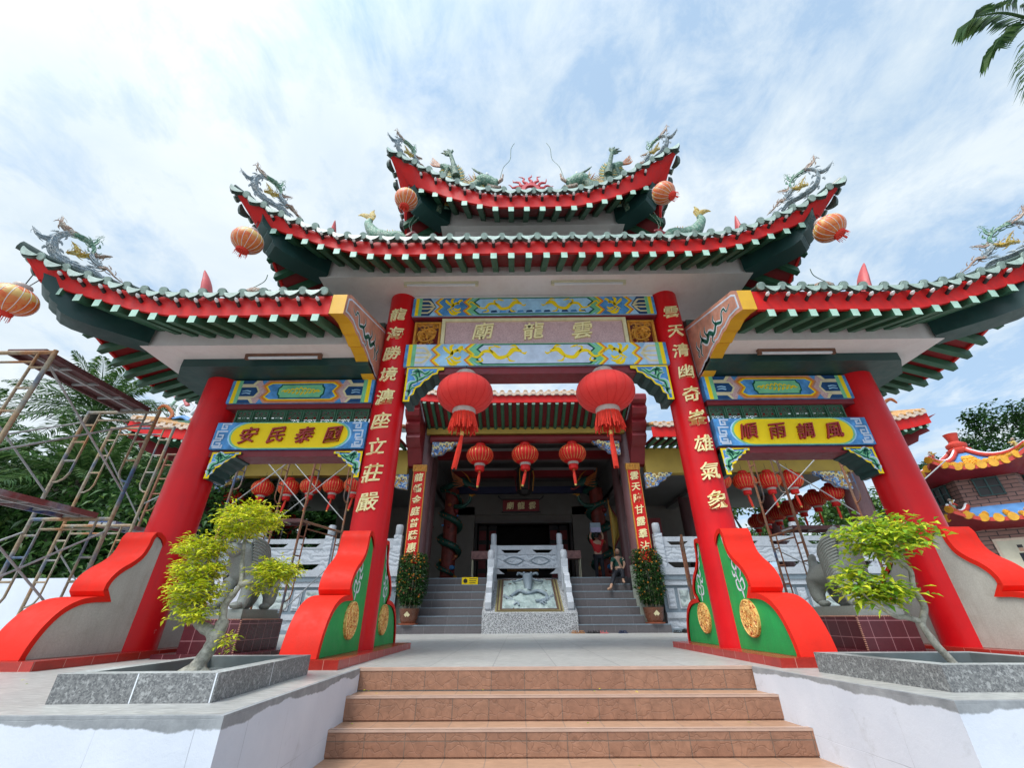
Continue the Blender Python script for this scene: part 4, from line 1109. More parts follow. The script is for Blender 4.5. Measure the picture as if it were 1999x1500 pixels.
for a in ((-1.0, .73, 4.47, 4.52), (-1.0, .73, 5.02, 5.07)): mb.box(a[0], a[1], 14.32, 14.42, a[2], a[3], M['dark'])
for sx, x in ((-1, -1.0), (1, .73)): mb.tube([(x, 14.35, 5.05), (x+sx*.1, 14.33, 5.12), (x+sx*.16, 14.33, 5.2)], .03, M['dark'], 6)
mb.build('plaque_frame', pl, smooth=False)
for ch, x in (('廟', -.62), ('龍', -.13), ('雲', .37)):
    mb = MB(); write(mb, ch, lambda u, v, w_: (x+u, 14.34-w_, 4.77+v), .34, M['gold'], .0, .01, .03); mb.build('character', pl, smooth=False)
# side altars / murals seen in the bays
mb = MB(); mb.box(5.0, 5.5, 12.9, 13.1, 1.571, 3.9, M['hred']); mb.box(4.3, 5.0, 13.0, 13.1, 1.571, 3.7, M['bgold']); sgn = mb.build('wall_board', hall, smooth=False)
for i, ch in enumerate('清水佑'):
    mb = MB(); write(mb, ch, lambda u, v, w_: (5.25+u, 12.88-w_, 3.5-i*.42+v), .3, M['gold'], .0, .01, .03); mb.build('character', sgn, smooth=False)
# dragon-wrapped columns
def dragon_col(sx):
    x = sx*3.2; mb = MB(); mb.lathe([(.42, 1.571), (.42, 1.75), (.30, 1.85), (.30, 5.4)], (x, 14, 0), mat('relief_column', (.20, .03, .02), .5, .5, 5), 20)
    c = mb.build('dragon_column', hall)
    mb = MB(); G = M['dgcol']; n = 90; path = []; rad = []
    for i in range(n+1):
        t = i/n; a = sx*(.8+t*3.3*2*pi); z = 1.9+t*3.45; R = .40+(.10 if t > .9 else 0)
        path.append((x+R*cos(a), 14+R*sin(a), z)); rad.append(.05+.10*sin(pi*min(1, t*1.1))**.6)
    mb.tube(path, rad, G, 9)
    d = -sx
    nk = spline([path[-1], (x+d*.1, 13.45, 5.5), (x+d*.45, 13.3, 5.65), (x+d*.75, 13.25, 5.45), (x+d*1.05, 13.2, 5.35)], 6)
    mb.tube(nk, [.13]*12+[.12, .13, .14, .15, .16, .16, .15, .13, .12, .1, .08, .06, .05][:len(nk)-12], G, 9)
    mb.tube(spline([(x+d*.8, 13.2, 5.35), (x+d*1.05, 13.2, 5.2), (x+d*1.2, 13.2, 5.22)], 4), .05, M['hred'], 6)
    for k in range(7):
        mb.tube(spline([(x+d*.7, 13.2, 5.5), (x+d*(.4-.05*k), 13.1, 5.5+.1*k-.2), (x+d*(.15-.02*k), 13.0, 5.6+.14*k-.35)], 4), [.04, .03, .03, .03, .02, .02, .02, .01, .005], M['orange2'], 5)
    for k in range(2):
        mb.tube(spline([(x+d*.9, 13.2, 5.5), (x+d*.7, 13.1, 5.8), (x+d*.45, 13.1, 6.0)], 4), [.03]*5+[.02, .015, .01, .004], M['bronze'], 5)
    mb.tube(spline([(x+d*.2, 13.7, 4.6), (x+d*.6, 13.4, 4.55), (x+d*.85, 13.35, 4.75), (x+d*.9, 13.3, 4.95)], 5), [.1]*6+[.07]*5+[.06]*5, G, 7)
    for k in range(4): mb.tube([(x+d*.9, 13.3, 4.9), (x+d*(.85+.07*k), 13.22, 5.0), (x+d*(.87+.09*k), 13.2, 4.93)], [.025, .02, .006], M['bronze'], 5)
    for k in range(46):
        i = int(2+k*1.9); p = Vector(path[i]); o = (p-Vector((x, 14, p.z))).normalized()
        mb.tube([p+o*rad[i]*.8, p+o*(rad[i]+.05)+Vector((0, 0, .05))], [.03, .004], M['orange2'], 4)
    rr = random.Random(9)
    for k in range(26):
        a = rr.uniform(0, 6.28); z = rr.uniform(1.8, 5.2); mb.ball((x+.32*cos(a), 14+.32*sin(a), z), rr.uniform(.06, .14), rr.choice([M['orange2'], M['bronze'], M['blue'], M['hred']]), 7, (1, 1, .8))
    mb.build('coiled_dragon', c, angle=60)
M['dgcol'] = mat('dragon_green', (.015, .075, .055), .4, .5, 14, .5, 60); M['orange2'] = mat('dragon_orange', (.42, .12, .03), .5, .3, 8)
dragon_col(-1); dragon_col(1)

# ---------------------------------------------------------------- ramp with dragon relief
ramp_ = thing('carved_ramp', 'grey stone ramp with dragon relief and white marble rails between the dark stairs', 'stone ramp', (0, 9.0, 0))
mb = MB(); mb.prism([(8.95, 0), (8.95, .50), (11.15, 1.575), (11.3, 1.575), (11.3, 0)], 'x', -1.365, 1.365, M['speck']); mb.build('granite_base', ramp_, smooth=False)
sl_ = Vector((0, 11.15-8.95, 1.075)).normalized(); nl_ = Vector((0, -sl_.z, sl_.y))
def rp(u, v, w_):  # u across, v up the slope from the front edge, w out of it
    p = Vector((u, 8.95, .50))+sl_*v+nl_*w_; return tuple(p)
mb = MB(); mb.fprism([(-1.0, .10), (1.0, .10), (1.0, 2.2), (-1.0, 2.2)], rp, .002, .02, M['yframe']) if 'yframe' in M else None
M['gstripe'] = mat('gilt_stripe', (.22, .19, .08), .45, .2, 10); M['bstripe'] = mat('brown_stripe', (.08, .045, .03), .5)
mb = MB()
for k in range(4):
    a = 1.0-.045*k; mb.fprism([(-a, .08+.03*k), (a, .08+.03*k), (a, 2.30), (-a, 2.30)], rp, .004+.004*k, .006+.004*k, M['gstripe'] if k % 2 == 0 else M['bstripe'])
mb.build('gilt_border', ramp_, smooth=False)
mb = MB(); rr = random.Random(4); NX, NY = 56, 56; rows = []
from mathutils import noise as mn
def rh(u, v):
    h = .045*abs(mn.noise(Vector((u*3.2, v*3.2, 1.5))))*2 + .03*mn.noise(Vector((u*8, v*8, 4)))
    h += .07*math.exp(-((u)**2/.035+(v-1.35)**2/.30)) + .05*math.exp(-((u-.35*sin(v*5))**2/.02))*(.5+.5*sin(v*22))*.8
    h += .03*max(0, sin(v*16+3*mn.noise(Vector((u*2.5, v*2, 0))))) * (1 if v < .75 else .4)
    return h
for i in range(NX+1):
    u = -.80+1.6*i/NX; rows.append([rp(u, .24+1.96*j/NY, .02+(rh(u, .24+1.96*j/NY) if 0 < i < NX and 0 < j < NY else 0)) for j in range(NY+1)])
mb.grid(rows, stone('relief_slab_stone', (.20, .27, .26), (.36, .43, .42), 20, .5, 'noise', (.3, .7)))
def dg(pts, r): mb.tube(spline([rp(*p) for p in pts], 5), r, M['bluestone'], 7)
dg([(-.55, .9, .06), (-.3, 1.2, .1), (0, 1.0, .12), (.3, 1.2, .1), (.55, 1.0, .08), (.5, .7, .06), (.2, .6, .06)], .055)
mb.tube([rp(0, 1.2, .08), rp(0, 1.5, .14), rp(0, 1.8, .2), rp(0, 1.95, .22)], [.10, .13, .16, .12], M['bluestone'], 10)
mb.ball(rp(0, 1.98, .22), .17, M['bluestone'], 12, (1, .8, .8)); mb.ball(rp(-.12, 2.02, .33), .05, M['bluestone'], 8); mb.ball(rp(.12, 2.02, .33), .05, M['bluestone'], 8)
for s_ in (-1, 1):
    dg([(s_*.1, 2.05, .25), (s_*.28, 2.1, .3), (s_*.34, 2.0, .3)], .04); dg([(s_*.15, 1.9, .2), (s_*.35, 1.85, .15), (s_*.5, 1.95, .1)], .03)
    for k in range(6): dg([(s_*(.3+.08*k), .35+.1*k, .05), (s_*(.35+.08*k), .45+.1*k, .1), (s_*(.45+.06*k), .4+.1*k, .05)], .03)
mb.build('dragon_relief', ramp_, angle=60)
# rails of the ramp
def cylpost(mb, x, y, z0, z1, zt, r=.085, m=None):
    m = m or M['marble']; mb.box(x-.10, x+.10, y-.10, y+.10, z0, z1, m)
    mb.lathe([(.07, z1), (.09, z1+.03), (.09, zt-.06), (.075, zt-.015), (.04, zt), (0, zt)], (x, y, 0), m, 18)
for s_ in (-1, 1):
    mb = MB(); x = s_*1.16
    mb.box(x-.11, x+.11, 10.85, 11.07, 1.45, 2.62, M['marble']); mb.lathe([(.09, 2.62), (.10, 2.66), (.10, 2.95), (.08, 3.0), (0, 3.01)], (x, 10.96, 0), M['marble'], 18)
    mb.build('tall_post', ramp_, angle=40)
    mb = MB(); x = s_*1.2; mb.box(x-.11, x+.11, 10.1, 10.32, 1.15, 2.08, M['marble']); mb.lathe([(.10, 2.08), (.115, 2.12), (.115, 2.30), (.08, 2.36), (0, 2.37)], (x, 10.21, 0), M['marble'], 18)
    mb.build('rail_post', ramp_, angle=40)
    mb = MB(); prof = [(10.1, 1.10), (10.1, 1.95), (9.98, 1.93), (9.93, 1.78), (9.84, 1.72), (9.72, 1.74), (9.62, 1.66), (9.60, 1.5), (9.52, 1.42), (9.38, 1.42), (9.28, 1.3), (9.30, 1.16), (9.22, 1.08), (9.1, 1.02), (9.04, .9), (9.06, .74), (9.15, .64)]
    cv_ = [(a, b-.12) for a, b in prof]; mb.prism(cv_, 'x', x-.085, x+.085, M['marble']); mb.build('scroll_baluster', ramp_, angle=30)
    mb = MB(); mb.box(x-.05, x+.05, 10.32, 10.85, 1.45, 2.1, M['marble']); mb.build('side_panel', ramp_, smooth=False)
def rail_bay(mb_or, x0, x1, y, z_cop, parent, names=True):
    mb = MB(); mb.box(x0, x1, y-.05, y+.05, 2.46, 2.60, M['marble']); mb.build('top_rail', parent, angle=30)
    mb = MB(); mb.box(x0, x1, y-.05, y+.05, 1.90, 2.30, M['relief']); mb.box(x0, x1, y-.065, y+.065, 2.30, 2.35, M['marble']); mb.box(x0, x1, y-.065, y+.065, 1.86, 1.90, M['marble'])
    xm = (x0+x1)/2; w_ = (x1-x0)
    for c, h in ((x0, .07*w_), (xm, .085*w_), (x1, .07*w_)):
        a, b = max(x0, c-h), min(x1, c+h); mb.add([(max(x0, c-h*1.9), y-.05, 2.35), (min(x1, c+h*1.9), y-.05, 2.35), (b, y-.05, 2.46), (a, y-.05, 2.46), (max(x0, c-h*1.9), y+.05, 2.35), (min(x1, c+h*1.9), y+.05, 2.35), (b, y+.05, 2.46), (a, y+.05, 2.46)], [(0, 1, 2, 3), (4, 7, 6, 5), (0, 3, 7, 4), (1, 5, 6, 2), (3, 2, 6, 7)], M['marble'])
    for c, s_ in ((x0, 1), (x1, -1)):
        mb.prism([(c, 1.69), (c+s_*.26*w_*.5, 1.69), (c+s_*.1*w_*.5, 1.80), (c+s_*.06*w_*.5, 1.86), (c, 1.86)], 'y', y-.05, y+.05, M['marble'])
    mb.build('carved_panel', parent, smooth=False)
rail_bay(None, -1.05, 1.05, 10.96, 0, ramp_)
# lens-shaped carving on the ramp's centre panel
mb = MB()
for s_ in (-1, 1):
    for sc_ in (1, .86):
        top = [(s_*.45+.36*sc_*t/8, 2.10+.13*sc_*(1-(t/8)**2)) for t in range(-8, 9)]; bot = [(s_*.45+.36*sc_*t/8, 2.10-.13*sc_*(1-(t/8)**2)) for t in range(8, -9, -1)]
        mb.tube([(u, 10.905, v) for u, v in top+bot], .009, M['bluestone'], 5)
mb.build('panel_carving', ramp_)

# ---------------------------------------------------------------- marble balustrades left and right
for sx, lab in ((-1, 'white marble balustrade on carved stone wall, left bay of the temple hall'), (1, 'white marble balustrade on carved stone wall, right bay of the temple hall')):
    bal = thing('stone_balustrade', lab, 'balustrade', (sx*7.4, HY, 0), 'marble balustrades of the hall')
    xs = [sx*4.10, sx*6.28, sx*8.48, sx*10.7]
    for x in xs:
        mb = MB(); mb.box(x-.12, x+.12, HY-.12, HY+.12, 1.69, 2.70, M['relief']); mb.lathe([(.09, 2.70), (.12, 2.74), (.12, 2.97), (.10, 3.02), (0, 3.03)], (x, HY, 0), M['marble'], 18); mb.build('post', bal, angle=40)
    for i in range(3):
        a, b = sorted((xs[i], xs[i+1])); rail_bay(None, a+.12, b-.12, HY, 0, bal)
    a, b = sorted((sx*3.98, sx*11.0))
    mb = MB(); mb.box(a, b, HY-.16, HY+.16, 1.50, 1.69, M['marble']); mb.box(a, b, HY-.13, HY+.16, 1.36, 1.50, M['bluestone']); mb.box(a, b, HY-.10, HY+.16, 1.22, 1.36, M['marble']); mb.build('coping', bal, smooth=False)
    mb = MB(); mb.box(a, b, HY-.04, HY+.16, .50, 1.22, M['bluestone']); x = a+.1; 
    k = 0
    while x < b-.3:
        w_ = .24 if k % 2 == 0 else 1.5
        if x+w_ > b: break
        mb.box(x, x+w_, HY-.065, HY-.035, .60, 1.14, M['marble']); mb.box(x+.04, x+w_-.04, HY-.085, HY-.06, .65, 1.09, M['relief'] if k % 2 == 0 else M['reliefG']); x += w_+.1; k += 1
    mb.build('carved_wall', bal, smooth=False)
    mb = MB(); mb.box(a, b, HY-.12, HY+.16, .36, .50, M['marble']); mb.box(a, b, HY-.07, HY+.16, .10, .36, M['relief']); mb.box(a, b, HY-.12, HY+.16, 0, .10, M['bluestone']); mb.build('plinth', bal, smooth=False)
# ================================================================ lanterns
M['lan'] = mat('lantern_silk', (.62, .012, .010), .5, .08, 3, .1, 20, spec=.3)
M['lanbig'] = mat('big_lantern_cloth', (.74, .045, .038), .7, .12, 2, .9, 7, spec=.2, streak=.35, dirtcol=(.50, .02, .02))
M['lanbig'].node_tree.nodes['Principled BSDF'].inputs['Sheen Weight'].default_value = .1
M['lanring'] = mat('lantern_collar', (.45, .36, .32), .4, .2, 10)
M['tassel'] = mat('lantern_tassel', (.70, .035, .015), .7, .15, 20)
M['goldm'] = mat('gold_trim', (.70, .45, .12), .35, .2, 10, metal=.5)
def goldpatt():
    m, nt, b = _nt('patterned_lantern_cloth'); tc = nt.nodes.new('ShaderNodeTexCoord').outputs['Object']
    sp = nt.nodes.new('ShaderNodeSeparateXYZ'); nt.links.new(tc, sp.inputs[0])
    v = noise(nt, tc, 9, 4, .6, 1.5)
    z = ramp(nt, sp.outputs[2], [(.0, .25), (.03, .7), (.10, 1.)])
    f = mixc(nt, 1., ramp(nt, v, [(.46, 0.), (.50, 1.)]), z, 'MULTIPLY')
    nt.links.new(mixc(nt, f, (.66, .12, .025), (.66, .45, .13)), b.inputs['Base Color']); b.inputs['Roughness'].default_value = .45; return m
M['lanpat'] = goldpatt()
def lantern(loc, r, q, label, style='small', group=None, tilt=0, tail=0, hook=None):
    t = thing('red_lantern', label, 'lantern', loc, group)
    X, Y, Z = loc; rz = r*q; lob = {'small': 24, 'big': 18, 'corner': 16}[style]
    clo = {'small': M['lan'], 'big': M['lanbig'], 'corner': M['lanpat']}[style]
    # profile: squashed ball, open top and bottom
    pr = []; n = 14
    for i in range(n+1):
        a = pi*(.10+.80*i/n); pr.append((r*(sin(a)**.85), -rz*cos(a)))
    mb = MB(); mb.lathe(pr, (X, Y, Z), clo, 96 if style != 'big' else 72, lobes=lob, la=.03 if style == 'small' else .012); mb.build('shade', t, angle=60 if style != 'small' else 80)
    if style == 'big':   # cloth seams
        mb = MB()
        for k in range(18):
            a = 2*pi*(k+.02)/18; mb.tube([(X+p*1.001*cos(a), Y+p*1.001*sin(a), Z+h) for p, h in pr], .0035, M['lan'], 4)
        mb.build('seams', t)
    if style != 'big':
        mb = MB()
        for k in range(lob):
            a = 2*pi*k/lob; R = 1.004
            mb.tube([(X+p*R*cos(a), Y+p*R*sin(a), Z+h) for p, h in (pr if style == 'corner' else pr[2:-2])], .004*r/.25, M['goldm'] if style == 'small' else M['white'], 4)
        mb.build('rib_wires', t)
    zt, zb_ = Z+pr[-1][1], Z+pr[0][1]
    mb = MB(); c = pr[-1][0]; mb.lathe([(0, -.01), (c*1.1, -.01), (c*1.1, .05*r/.4), (c*.9, .09*r/.4), (0, .09*r/.4)], (X, Y, zt), M['lanring'] if style != 'small' else M['lan'], 24); mb.tube([(X, Y, zt+.02), (X, Y, zt+.35*r/.4)], .006, M['black'], 5); mb.build('top_cap', t)
    mb = MB(); c = pr[0][0]; mb.lathe([(0, .01), (c*1.08, .01), (c*1.12, -.03*r/.4), (c*1.02, -.07*r/.4), (0, -.07*r/.4)], (X, Y, zb_), M['lanring'] if style != 'corner' else M['tassel'], 24); mb.build('collar', t)
    mb = MB(); z0 = zb_-.05*r/.4; rr = random.Random(int(abs(X*100)))
    if style == 'small':
        mb.lathe([(c*.95, 0), (c*.95, -.36*r), (c*.8, -.42*r), (0, -.42*r)], (X, Y, z0), M['lan'], 20)
        mb.tube([(X, Y, z0-.4*r), (X, Y, z0-.55*r)], .03*r/.4, M['goldm'], 8)
        tx = X+tail; mb.tube([(X, Y, z0-.5*r), (X+tail*.4, Y, z0-.95*r), (tx, Y, z0-1.5*r)], [.035*r/.4, .05*r/.4, .04*r/.4], M['tassel'], 7)
        mb.tube([(tx, Y, z0-1.5*r), (tx+tail*.06, Y, z0-1.62*r)], .035*r/.4, M['goldm'], 7)
    elif style == 'big':
        for k in range(54):
            a = 2*pi*k/54; rr1 = c*.98; o = rr.uniform(-.25, .55); L_ = rr.uniform(.24, .31); sw = rr.uniform(-.15, .15)
            mb.tube([(X+rr1*cos(a), Y+rr1*sin(a), z0), (X+rr1*(1.08+o*.3)*cos(a+sw*.3), Y+rr1*(1.08+o*.3)*sin(a+sw*.3), z0-L_*.5), (X+rr1*(1.15+o*.5)*cos(a+sw), Y+rr1*(1.15+o*.5)*sin(a+sw), z0-L_)], [.009, .012, .010], M['tassel'], 4)
        mb.tube([(X, Y, z0), (X+tail*.1, Y, z0-.30)], .006, M['tassel'], 5); mb.tube([(X+tail*.1, Y, z0-.30), (X+tail*.15, Y, z0-.36)], .028, M['goldm'], 8)
        for k in range(12):
            a = 2*pi*k/12; mb.tube([(X+tail*.15+.015*cos(a), Y+.015*sin(a), z0-.36), (X+tail*.5+.03*cos(a), Y+.03*sin(a), z0-.6), (X+tail+.03*cos(a), Y+.03*sin(a), z0-.86+rr.uniform(-.02, .02))], [.008, .011, .008], M['tassel'], 4)
    else:
        for k in range(22):
            a = 2*pi*k/22; mb.tube([(X+c*cos(a), Y+c*sin(a), z0), (X+c*1.1*cos(a), Y+c*1.1*sin(a), z0-rr.uniform(.05, .09))], [.004, .003], M['tassel'], 4)
        mb.tube([(X, Y, z0), (X+.01, Y, z0-.10)], [.008, .014], M['tassel'], 6)
    mb.build('tassel', t)
    if hook:
        mb = MB(); mb.tube([(X, Y, zt), ((X+hook[0])/2, (Y+hook[1])/2, (zt+hook[2])/2-.03), hook], .006, M['black'], 5); mb.build('cord', t)
    if tilt:
        for ch in t.children:
            if ch.name.split('.')[0] != 'cord': ch.rotation_euler = (radians(tilt*.5), radians(tilt), 0)
    return t
lantern((-1.145, 1.12, 3.455), .435, .68, 'big plain red lantern hanging left under the gate beam, tassel swung left', 'big', 'two big gate lanterns', tail=-.10)
lantern((1.045, 1.12, 3.465), .45, .68, 'big plain red lantern hanging right under the gate beam, tassel hanging straight', 'big', 'two big gate lanterns', tail=.02)
for x, z, lb, tl in ((-1.60, 5.33, 'ribbed red lantern under the hall eave, left one of the three over the ramp', -.05), (-.03, 5.35, 'ribbed red lantern under the hall eave, middle one of the three over the ramp', -.1), (1.62, 5.37, 'ribbed red lantern under the hall eave, right one of the three over the ramp', .03)):
    lantern((x, 9.25, z), .46, .72, lb, 'small', 'lanterns over the carved ramp', tail=tl)
def lrow(proto, pts, labels):
    for p, lb in zip(pts, labels): copy_tree(proto, p, lb)
ordn = ['first', 'second', 'third', 'fourth', 'fifth', 'sixth', 'seventh', 'eighth']
lp = lantern((-8.85, 9.2, 4.22), .34, .76, 'ribbed red lantern in the left hall bay, first from the left', 'small', 'front lanterns of the left hall bay', tail=-.06)
lrow(lp, [(-7.98, 9.2, 4.24), (-7.24, 9.2, 4.28), (-6.48, 9.2, 4.28), (-5.78, 9.2, 4.30), (-5.1, 9.2, 4.3)], ['ribbed red lantern in the left hall bay, %s from the left' % o for o in ordn[1:6]])
lp2 = lantern((7.28, 9.2, 4.34), .36, .76, 'ribbed red lantern in the right hall bay, first one clear of the gate column', 'small', 'front lanterns of the right hall bay', tail=.05)
lrow(lp2, [(8.1, 9.2, 4.36), (8.84, 9.2, 4.36), (6.45, 9.2, 4.34)], ['ribbed red lantern in the right hall bay, second one clear of the gate column', 'ribbed red lantern in the right hall bay, nearest the carved blue bracket', 'ribbed red lantern in the right hall bay, half hidden behind the gate column'])
for l in [o for o in bpy.data.objects if o.name.startswith('red_lantern') and o.get('label', '').startswith('ribbed red lantern in the right')]: l['group'] = 'front lanterns of the right hall bay'
lp3 = lantern((10.6, 9.95, 4.12), .36, .76, 'ribbed red lantern on the right side beam of the hall, nearest the front column', 'small', 'lanterns receding along the right side beam', tail=.0)
lrow(lp3, [(10.6, 10.9+.85*i, 4.14) for i in range(6)], ['ribbed red lantern under the hall right side beam, %s behind the front one' % o for o in ordn[1:7]])
lp4 = lantern((-10.3, 9.95, 4.05), .36, .76, 'ribbed red lantern on the left side beam of the hall, nearest the front column', 'small', 'lanterns receding along the left side beam', tail=.0)
lrow(lp4, [(-10.3, 11.0+1.1*i, 4.08) for i in range(4)], ['ribbed red lantern under the hall left side beam, %s behind the front one' % o for o in ordn[1:5]])
g = 'patterned lanterns at the roof tips'
lantern((-6.45, -.78, 3.80), .225, .80, 'gold patterned orange-red lantern hanging under the lowest left roof tip', 'corner', g, 14, hook=(-6.72, -.50, 4.40))
lantern((-4.19, -.45, 5.15), .205, .84, 'gold patterned orange-red lantern under the left tip of the middle roof', 'corner', g, 10, hook=(-4.45, -.12, 5.98))
lantern((4.18, -.45, 5.27), .205, .82, 'gold patterned orange-red lantern under the right tip of the middle roof', 'corner', g, -22, hook=(4.45, -.12, 5.98))
lantern((-2.15, -.09, 6.50), .185, .92, 'gold patterned orange-red lantern under the left tip of the top roof', 'corner', g, 3, hook=(-2.28, .25, 7.38))
lantern((2.15, -.09, 6.58), .185, .94, 'gold patterned orange-red lantern under the right tip of the top roof', 'corner', g, -35, hook=(2.28, .25, 7.38))

# ================================================================ roof ornaments
def porcelain(name, c1, c2, c3, sc=34):
    m, nt, b = _nt(name); tc = nt.nodes.new('ShaderNodeTexCoord').outputs['Object']
    v = nt.nodes.new('ShaderNodeTexVoronoi'); v.inputs['Scale'].default_value = sc; nt.links.new(tc, v.inputs['Vector'])
    e = nt.nodes.new('ShaderNodeTexVoronoi'); e.feature = 'DISTANCE_TO_EDGE'; e.inputs['Scale'].default_value = sc; nt.links.new(tc, e.inputs['Vector'])
    s_ = nt.nodes.new('ShaderNodeSeparateColor'); nt.links.new(v.outputs['Color'], s_.inputs[0])
    c = ramp(nt, s_.outputs[0], [(.1, c1), (.55, c2), (.9, c3)])
    c = mixc(nt, ramp(nt, e.outputs['Distance'], [(.0, .75), (.07, 0.)]), c, (.05, .055, .05))
    c = mixc(nt, ramp(nt, noise(nt, tc, 7, 7, .7), [(.5, 0.), (.68, .7)]), c, (.10, .11, .10))
    nt.links.new(c, b.inputs['Base Color']); b.inputs['Roughness'].default_value = .45; bump(nt, b, e.outputs['Distance'], .8, .02); return m
M['orn1'] = mat('ornament_blue_grey', (.36, .44, .50), .55, .3, 7, .5, 40, dirt=.4, dirtcol=(.12, .14, .14))
M['orn2'] = mat('ornament_green', (.22, .42, .30), .55, .3, 7, .5, 40, dirt=.3)
M['orn3'] = mat('ornament_buff', (.50, .35, .27), .55, .3, 7, .5, 40, dirt=.3)
M['orn4'] = mat('ornament_yellow', (.62, .42, .05), .5, .25, 7, .4, 40)
M['orn5'] = mat('ornament_dark_green', (.06, .16, .12), .5, .4, 9, .5, 40)
ORN = dict(
 main=([(.50,4.70),(.584,4.79),(.705,4.783),(.82,4.80),(.897,4.866),(.946,4.989),(.953,5.132),(.906,5.246),(.855,5.288)], [.06,.07,.075,.08,.085,.08,.07,.055,.04], 'orn1'),
 ls=([(.945,5.10),(1.001,5.04),(1.071,5.059),(1.118,5.138)], [.05,.055,.035,.006], 'orn1'),
 ts=([(.862,5.27),(.928,5.31),(.984,5.37),(.99,5.43),(1.0,5.49)], [.05,.06,.045,.02,.006], 'orn3'),
 rt=([(.86,5.27),(.795,5.275),(.72,5.235),(.677,5.157),(.676,5.066)], [.05,.055,.055,.05,.045], 'orn2'),
 rs=([(.73,5.22),(.70,5.24),(.687,5.30),(.69,5.37),(.665,5.45)], [.04,.05,.045,.02,.006], 'orn2'),
 lo=([(.676,5.09),(.665,5.03),(.622,4.97),(.575,4.93),(.567,4.89),(.653,4.864)], [.05,.05,.055,.05,.035,.012], 'orn1'),
 lw=([(.668,5.085),(.62,5.07),(.585,5.11),(.530,5.166)], [.04,.045,.03,.006], 'orn3'),
 ii=([(.675,5.05),(.722,4.985),(.769,4.985),(.80,4.97),(.825,4.93)], [.045,.05,.045,.035,.02], 'orn4'),
 iss=([(.75,4.99),(.775,5.04),(.80,5.09),(.843,5.147)], [.035,.045,.03,.005], 'orn4'),
 tl=([(.575,4.90),(.53,4.93),(.487,4.907),(.429,4.842),(.34,4.79)], [.05,.05,.045,.03,.008], 'orn3'))
for k_, cs in dict(orn1=((.24, .31, .36), (.42, .50, .54), (.58, .60, .60)), orn2=((.10, .26, .17), (.22, .42, .30), (.44, .55, .42)), orn3=((.34, .18, .12), (.52, .36, .27), (.60, .52, .42)), orn4=((.50, .28, .03), (.68, .48, .06), (.72, .60, .25)), orn5=((.03, .10, .07), (.09, .21, .14), (.28, .34, .22))).items():
    M[k_] = porcelain(k_+'_porcelain', *cs, sc=42)
def ornament(sx, key, ds, dz, sc, label, s0=.7, z0=4.8):
    T = TAB[key]; bx, by = T['bx'], T['by']; r2 = 1/sqrt(2)
    def P(s_, z_):
        s2 = (s_-s0)*sc+s0+ds; z2 = (z_-z0)*sc+z0+dz; return (sx*(bx+s2), by-s2, z2)
    o = P(.7, 4.75); t = thing('scroll_ornament', label, 'roof ornament', o, 'curling cloud ornaments on the roof corners')
    for nm, (pts, rr, m) in ORN.items():
        C = spline([(a, b, 0) for a, b in pts], 5); n = len(C); R = []
        for i in range(n):
            u = i/(n-1)*(len(rr)-1); a = min(int(u), len(rr)-2); R.append(lerp(rr[a], rr[a+1], u-a)*sc*.76)
        mb = MB(); mb.tube([P(c.x, c.y) for c in C], R, M[m], 8, squash=.45, up=None)
        # carved grooves: thin ridges along the limb
        if len(pts) > 3:
            for off in (-.35, .35):
                mb.tube([Vector(P(c.x, c.y))+Vector((0, -.02*sc, 0))+Vector((sx*-.5, -.5, 0))*R[i]*.15+Vector((0, 0, 1))*R[i]*off for i, c in enumerate(C)], [q*.22 for q in R], M[m], 5)
            for i in range(3, n-2, 5):
                tg = (C[min(i+1, n-1)]-C[i-1]).normalized(); 
                for s2 in (-1, 1):
                    sd = Vector((-tg.y, tg.x, 0))*s2; p = C[i]+sd*R[i]*.8/sc; e1 = p+sd*.02-tg*.03; 
                    mb.tube([P(p.x, p.y), P(e1.x, e1.y), P(e1.x-tg.x*.03+sd.x*.006, e1.y-tg.y*.03+sd.y*.006)], [R[i]*.32, R[i]*.24, .003], M[m], 5)
        mb.build('scroll', t, angle=60)
    return t
ornament(-1, 'low', 0, 0, 1.0, 'curling blue, green and buff cloud ornament on the lowest left roof corner')
ornament(1, 'low', 0, 0, 1.0, 'curling blue, green and buff cloud ornament on the lowest right roof corner')
ornament(-1, 'mid', .0, 1.69, .98, 'curling pale cloud ornament on the left corner of the middle roof')
ornament(1, 'mid', .0, 1.69, .98, 'curling pale cloud ornament on the right corner of the middle roof')
ornament(-1, 'top', -.13, 3.25, .93, 'curling pale cloud ornament on the left corner of the top roof')
ornament(1, 'top', -.13, 3.25, .93, 'curling pale cloud ornament on the right corner of the top roof')
